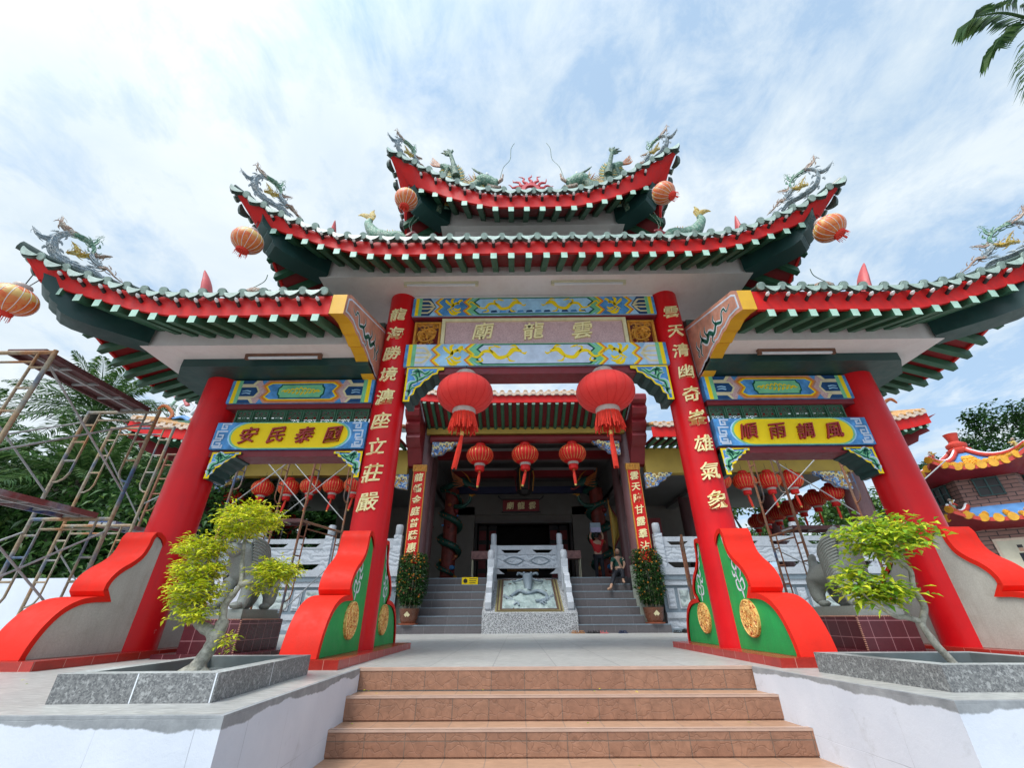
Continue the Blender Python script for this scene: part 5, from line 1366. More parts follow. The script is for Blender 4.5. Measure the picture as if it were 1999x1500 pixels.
# coiling dragons on the top roof
def roof_dragon(sx, label):
    Y = .45; t = thing('roof_dragon', label, 'dragon statue', (sx*1.2, Y, 6.98), 'dragons facing the sun on the top roof')
    q = lambda x, z, dy=0: (sx*x, Y+dy, z)
    def seg(nm, pts, rr, m, n=8):
        C = spline([q(*p) for p in pts], 6); k = len(C); R = []
        for i in range(k):
            u = i/(k-1)*(len(rr)-1); a = min(int(u), len(rr)-2); R.append(lerp(rr[a], rr[a+1], u-a))
        mb = MB(); mb.tube(C, R, m, n); return mb
    mb = seg('body', [(1.75, 7.0, .1), (1.72, 7.5, .1), (1.68, 7.95, .05), (1.60, 8.12), (1.50, 8.0), (1.46, 7.7), (1.40, 7.3), (1.25, 7.25), (1.12, 7.5), (1.02, 7.66), (.9, 7.66)], [.05, .06, .07, .07, .08, .09, .10, .10, .10, .09, .08], M['orn5'], 9)
    rr = random.Random(6)
    for k in range(150):   # scale flecks
        pass
    mb.build('body', t, angle=60)
    mb = MB(); C = spline([q(1.75, 7.0, .1), q(1.72, 7.5, .1), q(1.68, 7.95, .05), q(1.60, 8.12), q(1.50, 8.0), q(1.46, 7.7), q(1.40, 7.3), q(1.25, 7.25), q(1.12, 7.5), q(1.02, 7.66)], 6)
    for i in range(2, len(C)-1, 1):
        tg = (C[i+1]-C[i-1]).normalized(); sd = Vector((-tg.z, 0, tg.x)); sd = sd if (sd.x*sx > 0) == (i < 20) else -sd
        for s2 in (1, -1):
            p = C[i]+sd*s2*.085; mb.tube([p, p+sd*s2*.06-tg*.02, p+sd*s2*.10-tg*.06], [.028, .018, .003], M['orn4'] if i % 2 else M['orn2'], 4)
    mb.build('spines', t)
    mb = seg('head', [(1.05, 7.70), (.95, 7.74), (.82, 7.70), (.68, 7.62)], [.10, .13, .12, .07], M['orn2'], 9); mb.ball(q(.70, 7.72), .06, M['orn2'], 8); mb.tube(spline([q(.85, 7.58), q(.7, 7.52), q(.6, 7.56)], 4), [.05]*5+[.03]*4, M['orn3'], 7)
    mb.tube(spline([q(.66, 7.68), q(.58, 7.78), q(.56, 7.92)], 4), [.035]*5+[.02]*4, M['orn3'], 6); mb.ball(q(.86, 7.82, -.08), .035, M['white'], 7)
    for s_ in (-.08, .08): mb.tube(spline([q(.92, 7.8, s_), q(1.05, 7.9, s_), q(1.16, 8.02, s_)], 4), [.025]*4+[.02]*3+[.008]*2, M['orn5'], 5)
    mb.build('head', t, angle=60)
    mb = MB()
    for k in range(11):
        a = radians(-35+k*14); L_ = .22+.05*sin(k*2)
        x0, z0_ = 1.02, 7.62; mb.tube(spline([q(x0, z0_+.02*k-.1, .03), q(x0+L_*.5*cos(a*.6), z0_+L_*.4*sin(a)+.02*k-.1), q(x0+L_*cos(a*.6), z0_+L_*sin(a)+.05+.02*k-.1)], 4), [.022, .022, .02, .018, .015, .013, .01, .006, .003], M['orange2'] if k % 2 else M['orn4'], 4)
    for k in range(10):
        a = radians(-20+k*13); L_ = .25; x0, z0_ = 1.40, 7.65
        mb.tube(spline([q(x0-.05, z0_), q(x0+.0-L_*.5*cos(a), z0_+L_*.5*sin(a)), q(x0-L_*cos(a)-.03, z0_+L_*sin(a)+.03)], 4), [.02, .02, .02, .018, .015, .012, .01, .006, .003], M['orn4'] if k % 2 else M['orn3'], 4)
    mb.build('mane', t)
    mb = seg('tail', [(1.62, 8.1), (1.72, 8.2), (1.80, 8.22)], [.07, .06, .04], M['orn2'])
    for k in range(9):
        a = radians(150-k*17)
        mb.tube(spline([q(1.78, 8.2), q(1.88+.06*cos(a), 8.2+.12*sin(a)), q(1.95+.16*cos(a)*-1*0+.03*k*.3, 8.22+.23*sin(a)+.05)], 5), [.022, .022, .02, .02, .018, .017, .016, .014, .01, .006, .003], M['orn3'] if k % 2 else M['orange2'], 4)
    mb.build('tail_flame', t)
    mb = seg('leg', [(1.45, 7.75, -.1), (1.52, 8.1, -.12), (1.60, 8.42, -.12)], [.08, .045, .035], M['orn5'])
    for k, (dx, dz) in enumerate(((-.06, .14), (.04, .15), (.12, .10), (.16, .02), (.08, -.06))): mb.tube([q(1.60, 8.42, -.12), q(1.60+dx*.6, 8.42+dz*.7, -.12), q(1.60+dx+.03, 8.42+dz, -.13)], [.035, .028, .006], M['orn5'], 5)
    mb.build('raised_claw', t, angle=60)
    mb = MB(); w = spline([q(.62, 7.78), q(.55, 8.15), q(.42, 8.4), q(.40, 8.75), q(.33, 8.95)], 6); mb.tube(w, .006, M['orn5'], 4); mb.build('whisker', t)
roof_dragon(-1, 'green and orange dragon statue left of the red sun on the top roof')
roof_dragon(1, 'green and orange dragon statue right of the red sun on the top roof')
sun_ = thing('flaming_sun', 'small red sun disc with wavy flames at the centre of the top roof ridge', 'roof ornament', (-.03, .5, 6.95))
M['flame'] = mat('flame_red', (.55, .05, .06), .5, .2, 6)
mb = MB(); mb.lathe([(.17, -.03), (.17, .03), (.105, .03), (.105, -.03), (.17, -.03)], (-.03, .5, 7.52), M['flame'], 32, axis='y'); mb.tube([(-.03, .5, 6.96), (-.03, .5, 7.32)], .04, M['tile'], 8); mb.build('ring', sun_)
for k in range(9):
    a = radians(-8+196*k/8); mb = MB(); pts = []
    for j in range(7):
        r_ = .155+.30*j/6; aa = a+.10*sin(j*1.7+k*2)*(j > 0); pts.append((-.03+r_*cos(aa), .5, 7.52+r_*sin(aa)))
    mb.tube(pts, [.030, .034, .028, .024, .018, .012, .004], M['flame'], 6); mb.build('flame', sun_)
# carp-dragons on the middle roof
def carp(sx, label):
    Y = .3; t = thing('carp_statue', label, 'fish statue', (sx*2.7, Y, 5.70), 'carp statues on the middle roof')
    q = lambda x, z, dy=0: (sx*x, Y+dy, z)
    mb = MB(); C = spline([q(2.15, 5.85), q(2.3, 6.05), q(2.5, 6.02), (q(2.68, 6.08)), q(2.80, 6.22), q(2.88, 6.38), q(2.86, 6.48)], 5); n = len(C)
    mb.tube(C, [lerp(.07, .13, min(1, i/12)) if i < 14 else lerp(.13, .045, (i-14)/(n-15)) for i in range(n)], M['orn2'], 9); mb.build('body', t, angle=60)
    mb = MB()
    for a_, b_ in (((2.86, 6.46), [(2.90, 6.56), (3.02, 6.62), (3.10, 6.60)]), ((2.86, 6.46), [(2.84, 6.56), (2.86, 6.66), (2.83, 6.74)])):
        Cc = spline([q(*a_)]+[q(*p) for p in b_], 4); mb.tube(Cc, [.035, .045, .05, .055, .06, .06, .055, .05, .045, .035, .025, .015, .006][:len(Cc)], M['orn4'], 6, squash=.4)
    mb.build('tail_fin', t)
    mb = MB()
    for k in range(13):
        x0 = 2.30+.045*k; z0_ = 6.05+(.0 if k < 7 else (k-7)*.05)
        mb.tube([q(x0, z0_), q(x0+.07, z0_+.08), q(x0+.10, z0_+.17+.02*(k % 2))], [.025, .018, .004], M['orn4'] if k % 2 else M['orange2'], 5)
    mb.build('back_fins', t)
    mb = MB(); mb.tube(spline([q(2.35, 6.02), q(2.2, 6.02), q(2.08, 6.12), q(2.02, 6.10)], 4), [.07, .075, .07, .06, .055, .05, .05, .05, .045, .04, .035, .03, .02][:13], M['hred'], 7)
    for k in range(2): mb.tube(spline([q(2.1, 6.15), q(2.12+.05*k, 6.35), q(2.02+.08*k, 6.55+.05*k)], 4), .005, M['orn5'], 4)
    mb.build('head', t)
carp(-1, 'green and yellow carp statue with raised tail on the left slope of the middle roof')
carp(1, 'green and yellow carp statue with raised tail on the right slope of the middle roof')
M['horn'] = mat('pink_red_horn', (.50, .06, .06), .5, .2, 5)
def horn(pts, rr, label, sx):
    mb = MB(); C = spline(pts, 6); n = len(C); R = [lerp(rr[min(int(i/(n-1)*(len(rr)-1)), len(rr)-2)], rr[min(int(i/(n-1)*(len(rr)-1))+1, len(rr)-1)], (i/(n-1)*(len(rr)-1)) % 1 if i < n-1 else 1) for i in range(n)]
    mb.tube(C, R, M['horn'], 10, squash=.6, up=(0, 1, 0)); tag(mb.build('ridge_horn', loc=pts[0]), label, 'roof ornament', 'red horns on the roof ridges')
for sx, sd in ((-1, 'left'), (1, 'right')):
    horn([(sx*5.95, 1.3, 4.75), (sx*6.05, 1.3, 5.4), (sx*6.2, 1.3, 5.95), (sx*6.37, 1.3, 6.32)], [.16, .16, .12, .012], 'curved red horn rising behind the tiles of the lowest %s roof' % sd, sx)
    horn([(sx*3.40, .25, 5.75), (sx*3.42, .25, 6.1), (sx*3.45, .25, 6.42)], [.07, .08, .008], 'small pointed red horn on the middle roof, %s half' % sd, sx)
    mb = MB(); c = (sx*4.30, .2, 4.72); mb.ball(c, .15, M['orn3'], 14, (1.15, .8, .62)); mb.tube([(c[0]-sx*.1, .2, 4.74), (c[0]-sx*.22, .2, 4.76)], [.05, .035], M['orn5'], 8)
    mb.tube(spline([(c[0]+sx*.05, .15, 4.8), (c[0]-sx*.12, .12, 4.9), (c[0]-sx*.15, .1, 5.02)], 4), .006, M['orn5'], 4); mb.box(c[0]-.05, c[0]+.05, .15, .25, 4.3, 4.66, M['tile'])
    tag(mb.build('shell_ornament', loc=(sx*4.3, .2, 4.4)), 'rounded buff shell ornament on the lowest %s roof' % sd, 'roof ornament', 'buff shell ornaments')

# ================================================================ planters with bonsai
M['plstone'] = stone('planter_conglomerate', (.11, .112, .115), (.25, .25, .245), 120, .4, 'voronoi', (.1, .95), .15, (.42, .42, .41))
M['soilw'] = mat('dark_planter_inside', (.16, .18, .18), .5, .3, 3)
def planter(out, label, inn):
    t = thing('stone_planter', label, 'planter', (out[0][0], out[0][1], 0), 'low stone planters at the terrace edge')
    mb = MB(); n = len(out); H = .138
    vs = [(x, y, 0) for x, y in out]+[(x, y, H) for x, y in out]+[(x, y, H) for x, y in inn]+[(x, y, .03) for x, y in inn]
    fs = [(i, (i+1) % n, n+(i+1) % n, n+i) for i in range(n)]; mb.add(vs, fs, M['plstone'])
    mb.add(vs, [(n+i, n+(i+1) % n, 2*n+(i+1) % n, 2*n+i) for i in range(n)], M['conc']); mb.add(vs, [(2*n+i, 2*n+(i+1) % n, 3*n+(i+1) % n, 3*n+i) for i in range(n)], M['soilw'])
    mb.build('kerb', t, smooth=False)
    mb = MB(); mb.add([(x, y, .06) for x, y in inn], [tuple(range(n))], M['soilw']); mb.build('soil', t, smooth=False)
    mb = MB()
    for i, f in ((0, .5), (0, .985), (1, .5)):
        a = Vector(out[i]); b = Vector(out[(i+1) % n]); p = a.lerp(b, f); d = (b-a).normalized()*.004; nn = Vector((d.y, -d.x)).normalized()*.0015
        mb.add([(p.x-d.x+nn.x, p.y-d.y+nn.y, .001), (p.x+d.x+nn.x, p.y+d.y+nn.y, .001), (p.x+d.x+nn.x, p.y+d.y+nn.y, .137), (p.x-d.x+nn.x, p.y-d.y+nn.y, .137)], [(0, 1, 2, 3)], M['white'])
    mb.build('tile_joints', t, smooth=False, fix=False)
planter([(-2.95, -1.82), (-2.055, -1.79), (-2.10, -.485), (-2.98, -.485)], 'low grey stone planter left of the steps, holding the yellow-green bonsai', [(-2.84, -1.70), (-2.17, -1.68), (-2.21, -.60), (-2.87, -.60)])
planter([(2.225, -1.54), (3.4, -1.57), (3.4, -.47), (2.11, -.47)], 'low grey stone planter right of the steps, holding the twisted bonsai', [(2.35, -1.42), (3.28, -1.45), (3.28, -.60), (2.25, -.60)])
def leafmat(name, c1, c2, c3):
    m, nt, b = _nt(name); oi = nt.nodes.new('ShaderNodeNewGeometry'); 
    c = ramp(nt, oi.outputs['Random Per Island'], [(.0, c1), (.5, c2), (1., c3)])
    nt.links.new(c, b.inputs['Base Color']); b.inputs['Roughness'].default_value = .45; b.inputs['Specular IOR Level'].default_value = .35
    tr = nt.nodes.new('ShaderNodeBsdfTranslucent'); nt.links.new(c, tr.inputs['Color']); mx = nt.nodes.new('ShaderNodeMixShader'); mx.inputs[0].default_value = .3
    out = nt.nodes['Material Output']; nt.links.new(b.outputs[0], mx.inputs[1]); nt.links.new(tr.outputs[0], mx.inputs[2]); nt.links.new(mx.outputs[0], out.inputs['Surface'])
    return m
M['leafY'] = leafmat('yellow_green_leaves', (.24, .40, .02), (.62, .66, .03), (.90, .82, .06))
M['leafG'] = leafmat('fresh_green_leaves', (.14, .32, .03), (.38, .54, .03), (.80, .78, .05))
M['leafD'] = leafmat('dark_leaves', (.012, .045, .012), (.03, .085, .02), (.06, .14, .03))
M['leafK'] = leafmat('kumquat_leaves', (.015, .055, .015), (.03, .10, .025), (.09, .17, .04))
M['bark'] = mat('bonsai_bark', (.33, .31, .26), .85, .5, 22, 1.0, 50, dirt=.6, dirtcol=(.08, .08, .06))
def leaf(mb, p, d, L_, w_, m, droop=.3, rnd=random):
    d = Vector(d).normalized(); s = d.cross(Vector((0, 0, 1)))
    if s.length < .01: s = Vector((1, 0, 0))
    s = s.normalized(); s = (s+Vector((rnd.uniform(-.5, .5), rnd.uniform(-.5, .5), rnd.uniform(-.4, .4)))).normalized()
    p = Vector(p); q = p+d*L_*.5+Vector((0, 0, -droop*L_*.12)); e = p+d*L_+Vector((0, 0, -droop*L_*.5)); u = Vector((0, 0, w_*.25))
    mb.add([p, q-s*w_*.5+u, e, q+s*w_*.5+u, q], [(0, 1, 4), (1, 2, 4), (2, 3, 4), (3, 0, 4)], m)
def pads(parent, blobs, m, L_, w_, seed, twig=True, gap=.0, name='foliage'):
    rnd = random.Random(seed)
    for (c, r, n) in blobs:
        mb = MB(); tb = []
        for i in range(n):
            a = rnd.uniform(0, 2*pi); cz = rnd.uniform(-1, 1); sr = sqrt(1-cz*cz); k = rnd.uniform(.55, 1.05)**.6
            d = Vector((cos(a)*sr, sin(a)*sr, cz)); p = Vector(c)+Vector((d.x*r[0]*k, d.y*r[1]*k, d.z*r[2]*k))
            ax = (Vector((d.x, d.y, d.z*.3+.15))+Vector((rnd.uniform(-.6, .6), rnd.uniform(-.6, .6), rnd.uniform(-.35, .35)))).normalized()
            # a sprig: stem with paired leaves
            sl_n = rnd.randint(3, 6); st = p-ax*L_*1.2
            for j in range(sl_n):
                b = st+ax*L_*.5*j; sd = ax.cross(Vector((0, 0, 1))).normalized()*(1 if j % 2 else -1)
                leaf(mb, b, ax*.55+sd*rnd.uniform(.5, .95)+Vector((0, 0, rnd.uniform(-.25, .25))), L_*rnd.uniform(.7, 1.15), w_*rnd.uniform(.8, 1.15), m, rnd.uniform(.1, .9), rnd)
            if i % 3 == 0: mb.tube([st-ax*L_*.5, st+ax*L_*1.8], .0012, M['bark'], 3, caps=False)
        kind(mb.build(name, parent, smooth=False, fix=False), 'x') if False else mb.build(name, parent, smooth=False, fix=False)
bl = thing('bonsai_tree', 'yellow-green pruned bonsai with stacked leaf pads in the left planter', 'bonsai', (-2.60, -1.14, .06))
mb = MB()
mb.tube(spline([(-2.62, -1.14, .04), (-2.60, -1.14, .14), (-2.56, -1.13, .24), (-2.60, -1.12, .32), (-2.72, -1.12, .38), (-2.76, -1.1, .50), (-2.70, -1.1, .62)], 6), [.075]*3+[.055]*3+[.046]*8+[.038]*8+[.03]*9+[.022]*6, M['bark'], 12)
mb.tube(spline([(-2.57, -1.13, .22), (-2.55, -1.10, .36), (-2.58, -1.08, .50), (-2.52, -1.06, .64), (-2.56, -1.05, .80), (-2.60, -1.05, 1.0)], 6), [.045]*8+[.026]*8+[.018]*8+[.012]*7, M['bark'], 10)
mb.tube(spline([(-2.52, -1.06, .64), (-2.36, -1.05, .66), (-2.28, -1.05, .60), (-2.22, -1.05, .68)], 6), [.025]*8+[.018]*6+[.012]*5, M['bark'], 8)
mb.tube(spline([(-2.70, -1.1, .60), (-2.82, -1.1, .76), (-2.84, -1.1, .86)], 6), [.028]*6+[.018]*4+[.01]*3, M['bark'], 8)
for k in range(5): a = k*1.25; mb.tube([(-2.62, -1.14, .10), (-2.62+.12*cos(a), -1.14+.12*sin(a), .062)], [.05, .02], M['bark'], 6)
mb.build('trunk', bl, angle=70)
pads(bl, [((-2.58, -1.08, 1.13), (.24, .20, .12), 400), ((-2.62, -1.08, 1.02), (.15, .14, .05), 60), ((-2.88, -1.1, .90), (.17, .16, .085), 210), ((-2.76, -1.1, .93), (.08, .1, .05), 30), ((-2.84, -1.12, .735), (.18, .16, .085), 230), ((-2.78, -1.16, .585), (.17, .15, .085), 220), ((-2.72, -1.2, .44), (.12, .11, .06), 90), ((-2.84, -1.15, .47), (.07, .07, .04), 22), ((-2.28, -1.05, .735), (.17, .15, .075), 260), ((-2.33, -1.05, .63), (.09, .09, .06), 50), ((-2.44, -1.15, .27), (.05, .05, .06), 16)], M['leafY'], .050, .0185, 3)
br_ = thing('bonsai_tree', 'thin twisted bonsai with broad green and yellow leaves in the right planter', 'bonsai', (2.55, -1.18, .06))
mb = MB()
mb.tube(spline([(2.60, -1.22, .05), (2.60, -1.2, .12), (2.54, -1.2, .22), (2.50, -1.2, .33), (2.51, -1.2, .37)], 6), [.030]*6+[.024]*10+[.021]*9, M['bark'], 10)
mb.tube(spline([(2.51, -1.2, .36), (2.42, -1.2, .39), (2.33, -1.2, .40), (2.22, -1.18, .50), (2.18, -1.15, .58)], 6), [.019]*8+[.015]*10+[.009]*7, M['bark'], 8)
mb.tube(spline([(2.51, -1.2, .37), (2.57, -1.2, .46), (2.55, -1.2, .58), (2.58, -1.2, .70), (2.50, -1.2, .76), (2.42, -1.2, .77), (2.46, -1.18, .90)], 6), [.021]*10+[.017]*12+[.011]*15, M['bark'], 8)
mb.tube(spline([(2.50, -1.2, .76), (2.60, -1.18, .84), (2.72, -1.15, .92)], 6), [.014]*7+[.008]*6, M['bark'], 6)
mb.build('trunk', br_, angle=70)
pads(br_, [((2.56, -1.16, 1.00), (.27, .2, .10), 72), ((2.38, -1.18, .93), (.22, .18, .10), 62), ((2.45, -1.2, .84), (.2, .16, .08), 48), ((2.72, -1.15, .96), (.13, .13, .08), 45), ((2.25, -1.15, .58), (.17, .15, .10), 85), ((2.38, -1.2, .56), (.12, .12, .08), 40), ((2.2, -1.12, .70), (.10, .1, .06), 26)], M['leafG'], .078, .036, 8)

# ================================================================ lions on tiled pedestals
M['mtile'] = tilemat('maroon_tile', (.085, .012, .018), (.10, .015, .022), (.35, .15, .16), .2, .175, .004, .22, fine=.25, bmp=.2)
M['lion'] = stone('lion_stone', (.20, .215, .19), (.30, .31, .28), 50, .7, 'noise', (.3, .7), .3)
def skin(joints, edges, radii, m, name, parent=None, lv=2, loc=None):
    me = bpy.data.meshes.new('sk'); me.from_pydata(joints, edges, []); o = bpy.data.objects.new('sk', me); COL.objects.link(o)
    md = o.modifiers.new('s', 'SKIN'); md.use_smooth_shade = True
    for i, r in enumerate(radii):
        v = me.skin_vertices[0].data[i]; rr = r if isinstance(r, tuple) else (r, r); v.radius = rr; v.use_root = (i == 0)
    sb = o.modifiers.new('u', 'SUBSURF'); sb.levels = lv; sb.render_levels = lv
    dg_ = bpy.context.evaluated_depsgraph_get(); m2 = bpy.data.meshes.new_from_object(o.evaluated_get(dg_))
    mb = MB(); mb.add([tuple(v.co) for v in m2.vertices], [tuple(p.vertices) for p in m2.polygons], m)
    bpy.data.objects.remove(o); bpy.data.meshes.remove(me); bpy.data.meshes.remove(m2); return mb
def lion_set(sx, plab, llab):
    x0 = sx*4.02; y0, y1 = 1.12, 2.15
    t = thing('tiled_pedestal', plab, 'pedestal', (x0, y0, 0), 'maroon tiled lion pedestals')
    a, b = sorted((sx*3.70, sx*4.36)); mb = MB(); mb.box(a, b, y0, y1, .051, .40, M['mtile']); mb.build('block', t, smooth=False)
    a2, b2 = sorted((sx*3.45, sx*4.56)); mb = MB(); mb.box(a2, b2, y0-.12, y1+.1, 0, .05, M['mtile']); mb.build('step', t, smooth=False)
    mb = MB(); xi = sx*3.70
    for k in range(18): mb.box(min(xi, xi-sx*.006)-.004, max(xi, xi-sx*.006)+.004, y0-.004, y0+.012, .055+k*.019, .064+k*.019, M['pink'])
    for k in range(48): mb.box(min(xi, xi-sx*.004)-.002, max(xi, xi-sx*.004)+.002, y0+.02*k+.02, y0+.02*k+.03, .392, .403, M['pink'])
    for k in range(32): xx = min(a, b)+.02*k+.01; mb.box(xx, xx+.01, y0-.004, y0+.006, .392, .403, M['pink'])
    mb.build('edge_beading', t, smooth=False)
    l = thing('stone_lion', llab, 'lion statue', (x0, 1.6, .40), 'carved stone guardian lions')
    mb = MB(); a, b = sorted((sx*3.74, sx*4.32)); mb.box(a, b, 1.17, 2.10, .401, .47, M['lion']); mb.box(a+.02, b-.02, 1.2, 2.07, .47, .51, M['lion']); mb.build('plinth', l, smooth=False)
    X = x0
    J = [(X, 1.95, .90), (X, 1.70, .90), (X, 1.48, .98), (X+sx*.02, 1.34, 1.18), (X+sx*.04, 1.24, 1.26),
         (X-.12, 1.98, .80), (X-.14, 2.02, .66), (X-.14, 1.94, .53), (X+.12, 1.98, .80), (X+.14, 2.02, .66), (X+.14, 1.94, .53),
         (X-.13, 1.42, .86), (X-.14, 1.38, .68), (X-.14, 1.34, .54), (X+.13, 1.42, .86), (X+.14, 1.38, .68), (X+.14, 1.34, .54),
         (X, 2.09, 1.02), (X, 2.10, 1.14), (X, 2.02, 1.20), (X-.14, 1.26, .53), (X+.14, 1.26, .53)]
    E_ = [(0, 1), (1, 2), (2, 3), (3, 4), (0, 5), (5, 6), (6, 7), (0, 8), (8, 9), (9, 10), (2, 11), (11, 12), (12, 13), (2, 14), (14, 15), (15, 16), (0, 17), (17, 18), (18, 19), (13, 20), (16, 21)]
    R_l = [.18, .16, .20, .17, .15, .14, .095, .075, .14, .095, .075, .10, .075, .075, .10, .075, .075, .06, .07, .03, .06, .06]
    mb = skin(J, E_, R_l, M['lion'], 'body'); 
    mb.ball((X+sx*.05, 1.17, 1.20), .12, M['lion'], 12, (1, .9, .75)); mb.ball((X+sx*.05-.07, 1.10, 1.30), .035, M['lion'], 8); mb.ball((X+sx*.05+.07, 1.10, 1.30), .035, M['lion'], 8)
    for q in (7, 10, 20, 21): mb.ball((J[q][0], J[q][1]-.03, .55), .075, M['lion'], 8, (1, 1.2, .6))
    mb.build('body', l, angle=70)
    mb = MB(); rnd = random.Random(2)
    for s_ in (-1, 1):
        for k in range(13):
            zz_ = 1.36-.036*k; R0 = .19
            mb.tube(spline([(X+s_*R0*.75, 1.24+.01*k, zz_), (X+s_*R0*1.15, 1.40, zz_-.05), (X+s_*R0*1.12, 1.55, zz_-.16), (X+s_*R0*.95, 1.66-.006*k, zz_-.30+.012*k)], 5), [.018]*8+[.024]*5+[.006]*3, M['lion'], 6)
    for k in range(26):
        a = rnd.uniform(0, 2*pi); b_ = rnd.uniform(.1, 1.2); mb.ball((X+sx*.03+.17*cos(a)*cos(b_*.8), 1.33+.16*sin(a)*cos(b_*.8), 1.28+.16*sin(b_)), .045, M['lion'], 7)
    mb.build('mane', l, angle=60)
lion_set(-1, 'maroon tiled pedestal behind the left bonsai, under the left stone lion', 'grey stone guardian lion on the left pedestal, mostly hidden behind the yellow bonsai')
lion_set(1, 'maroon tiled pedestal behind the right planter, under the right stone lion', 'grey stone guardian lion with combed mane on the right pedestal')

# ================================================================ kumquat pots on the first step
M['pot'] = mat('brown_glazed_pot', (.14, .05, .025), .3, .25, 5, .1, 20); M['saucer'] = mat('terracotta_saucer', (.42, .12, .06), .6, .15, 6)
M['fruit'] = mat('orange_fruit', (.75, .26, .02), .4, .15, 12); M['stake'] = mat('bamboo_stake', (.42, .36, .22), .6, .2, 9)
def kumquat(x, label, top, seed, hw):
    z0 = .225; y = 9.17; t = thing('kumquat_pot', label, 'potted plant', (x, y, z0), 'potted kumquats flanking the hall stairs')
    mb = MB(); mb.lathe([(0, .03), (.20, .03), (.25, .16), (.285, .36), (.30, .41), (.27, .41), (.25, .36), (0, .35)], (x, y, z0), M['pot'], 28); p = mb.build('pot', t)
    mb = MB(); c = (x+.0, y-.268, z0+.25); mb.add([(c[0]-.09, c[1]+.0, c[2]), (c[0], c[1]+.025, c[2]-.09), (c[0]+.09, c[1]+.0, c[2]), (c[0], c[1]-.025, c[2]+.09)], [(0, 1, 2, 3)], M['bcream']); mb.build('paper_diamond', p, smooth=False)
    mb = MB(); mb.lathe([(0, 0), (.27, 0), (.29, .035), (.25, .035), (.24, .02), (0, .02)], (x, y, z0), M['saucer'], 28); mb.build('saucer', t)
    rnd = random.Random(seed); mb = MB()
    for k in range(9):
        a = 2*pi*k/9; xx, yy = x+.2*cos(a), y+.2*sin(a); mb.tube([(xx, yy, z0+.34), (xx+rnd.uniform(-.05, .05), yy, top-.3)], .010, M['stake'], 5)
    mb.tube(spline([(x, y, z0+.34), (x+.03, y, 1.1), (x-.02, y, top-.3)], 5), .02, M['bark'], 6); mb.build('stakes', t)
    mb = MB(); fr = MB()
    for k in range(3600):
        a = rnd.uniform(0, 2*pi); h = rnd.uniform(.0, 1.0); z = lerp(z0+.50, top, h); rr = hw*(.62+.38*min(1, h*4))*(1-.25*max(0, h-.85)/.15)*rnd.uniform(.35, 1.06)
        leaf(mb, (x+rr*cos(a), y+rr*sin(a), z), (cos(a)+rnd.uniform(-.7, .7), sin(a)+rnd.uniform(-.7, .7), rnd.uniform(-.5, .8)), rnd.uniform(.07, .12), .05, M['leafK'], .5, rnd)
    for k in range(46 if x > 0 else 64):
        a = rnd.uniform(pi, 2*pi); h = rnd.uniform(.02, .98)**(1 if x > 0 else .8); z = lerp(z0+.62, top, h); rr = hw*rnd.uniform(.8, 1.02)
        c = (x+rr*cos(a), y+rr*sin(a), z); fr.ball(c, rnd.uniform(.018, .028), M['fruit'] if rnd.random() < (.9 if x > 0 else .6) else M['saucer'], 7)
    mb.build('foliage', t, smooth=False, fix=False); fr.build('fruits', t)
kumquat(-3.50, 'kumquat bush with reddish fruits in a brown pot, left of the dark stairs', 2.12, 1, .40)
kumquat(3.60, 'kumquat bush with orange fruits in a brown pot, right of the dark stairs', 2.22, 2, .40)

# ================================================================ small things on and near the hall stairs
def sandal(x, y, m, label, rot=0, shoe=False):
    mb = MB(); L_ = .26
    sole = [(-.045, 0), (.045, 0), (.055, .1), (.05, .2), (.02, L_), (-.03, L_), (-.055, .2), (-.05, .1)]
    c, s_ = cos(rot), sin(rot); f = lambda u, v, w_: (x+u*c-v*s_, y+u*s_+v*c, .002+w_)
    mb.fprism(sole, f, 0, .022, m)
    for k in ((.14, .20), (.05,)) if not shoe else (): 
        for v in k: mb.tube([f(-.05, v, .02), f(-.03, v, .06), f(.03, v, .06), f(.05, v, .02)], .009, m, 5)
    if shoe: mb.tube([f(0, .0, .04), f(0, .08, .06), f(0, .16, .05), f(0, .24, .03)], [.045, .05, .045, .025], m, 8)
    return tag(mb.build('shoe' if shoe else 'sandal', loc=(x, y, 0)), label, 'shoe' if shoe else 'sandal', 'footwear left at the foot of the stairs')
M['tan'] = mat('tan_leather', (.35, .17, .07), .5); M['nvy'] = mat('navy_rubber', (.02, .03, .07), .5); M['pnk'] = mat('pink_rubber', (.5, .12, .12), .5)
for x, m, lb, r_, sh in ((1.30, 'tan', 'tan sandal beside the granite ramp foot, left one of its pair', .5, 0), (1.46, 'tan', 'tan sandal beside the granite ramp foot, right one of its pair', .3, 0), (1.80, 'black', 'black sandal near the ramp, left one of its pair', 1.2, 0), (1.93, 'black', 'black sandal near the ramp, right one of its pair', 1.0, 0), (2.14, 'pnk', 'pink slipper between the black and navy sandals', 1.4, 0), (2.45, 'nvy', 'navy sandal on the right, left one of its pair', -.9, 0), (2.68, 'nvy', 'navy sandal on the right, right one of its pair', 1.1, 0), (4.12, 'black', 'black sandal near the right pier', .4, 0), (4.30, 'black', 'black shoe beside the white shoe near the right buttress', .2, 1), (4.50, 'white', 'white sports shoe near the right buttress', .1, 1)):
    sandal(x, 8.72, M[m], lb, r_, sh)
sg = thing('warning_sign', 'small yellow notice plate with a black pictogram on the upper left hall stairs', 'sign', (-1.95, 10.7, 1.35))
mb = MB(); mb.box(-2.2, -1.66, 10.765, 10.785, 1.36, 1.58, M['pyel']); mb.build('plate', sg, smooth=False)
mb = MB(); mb.lathe([(0, -.004), (.07, -.004), (.07, -.002)], (-2.08, 10.764, 1.47), M['black'], 16, axis='y')
for k in range(3): mb.box(-1.95, -1.72+.02*k-.02, 10.760, 10.7635, 1.40+.06*k, 1.42+.06*k, M['black'])
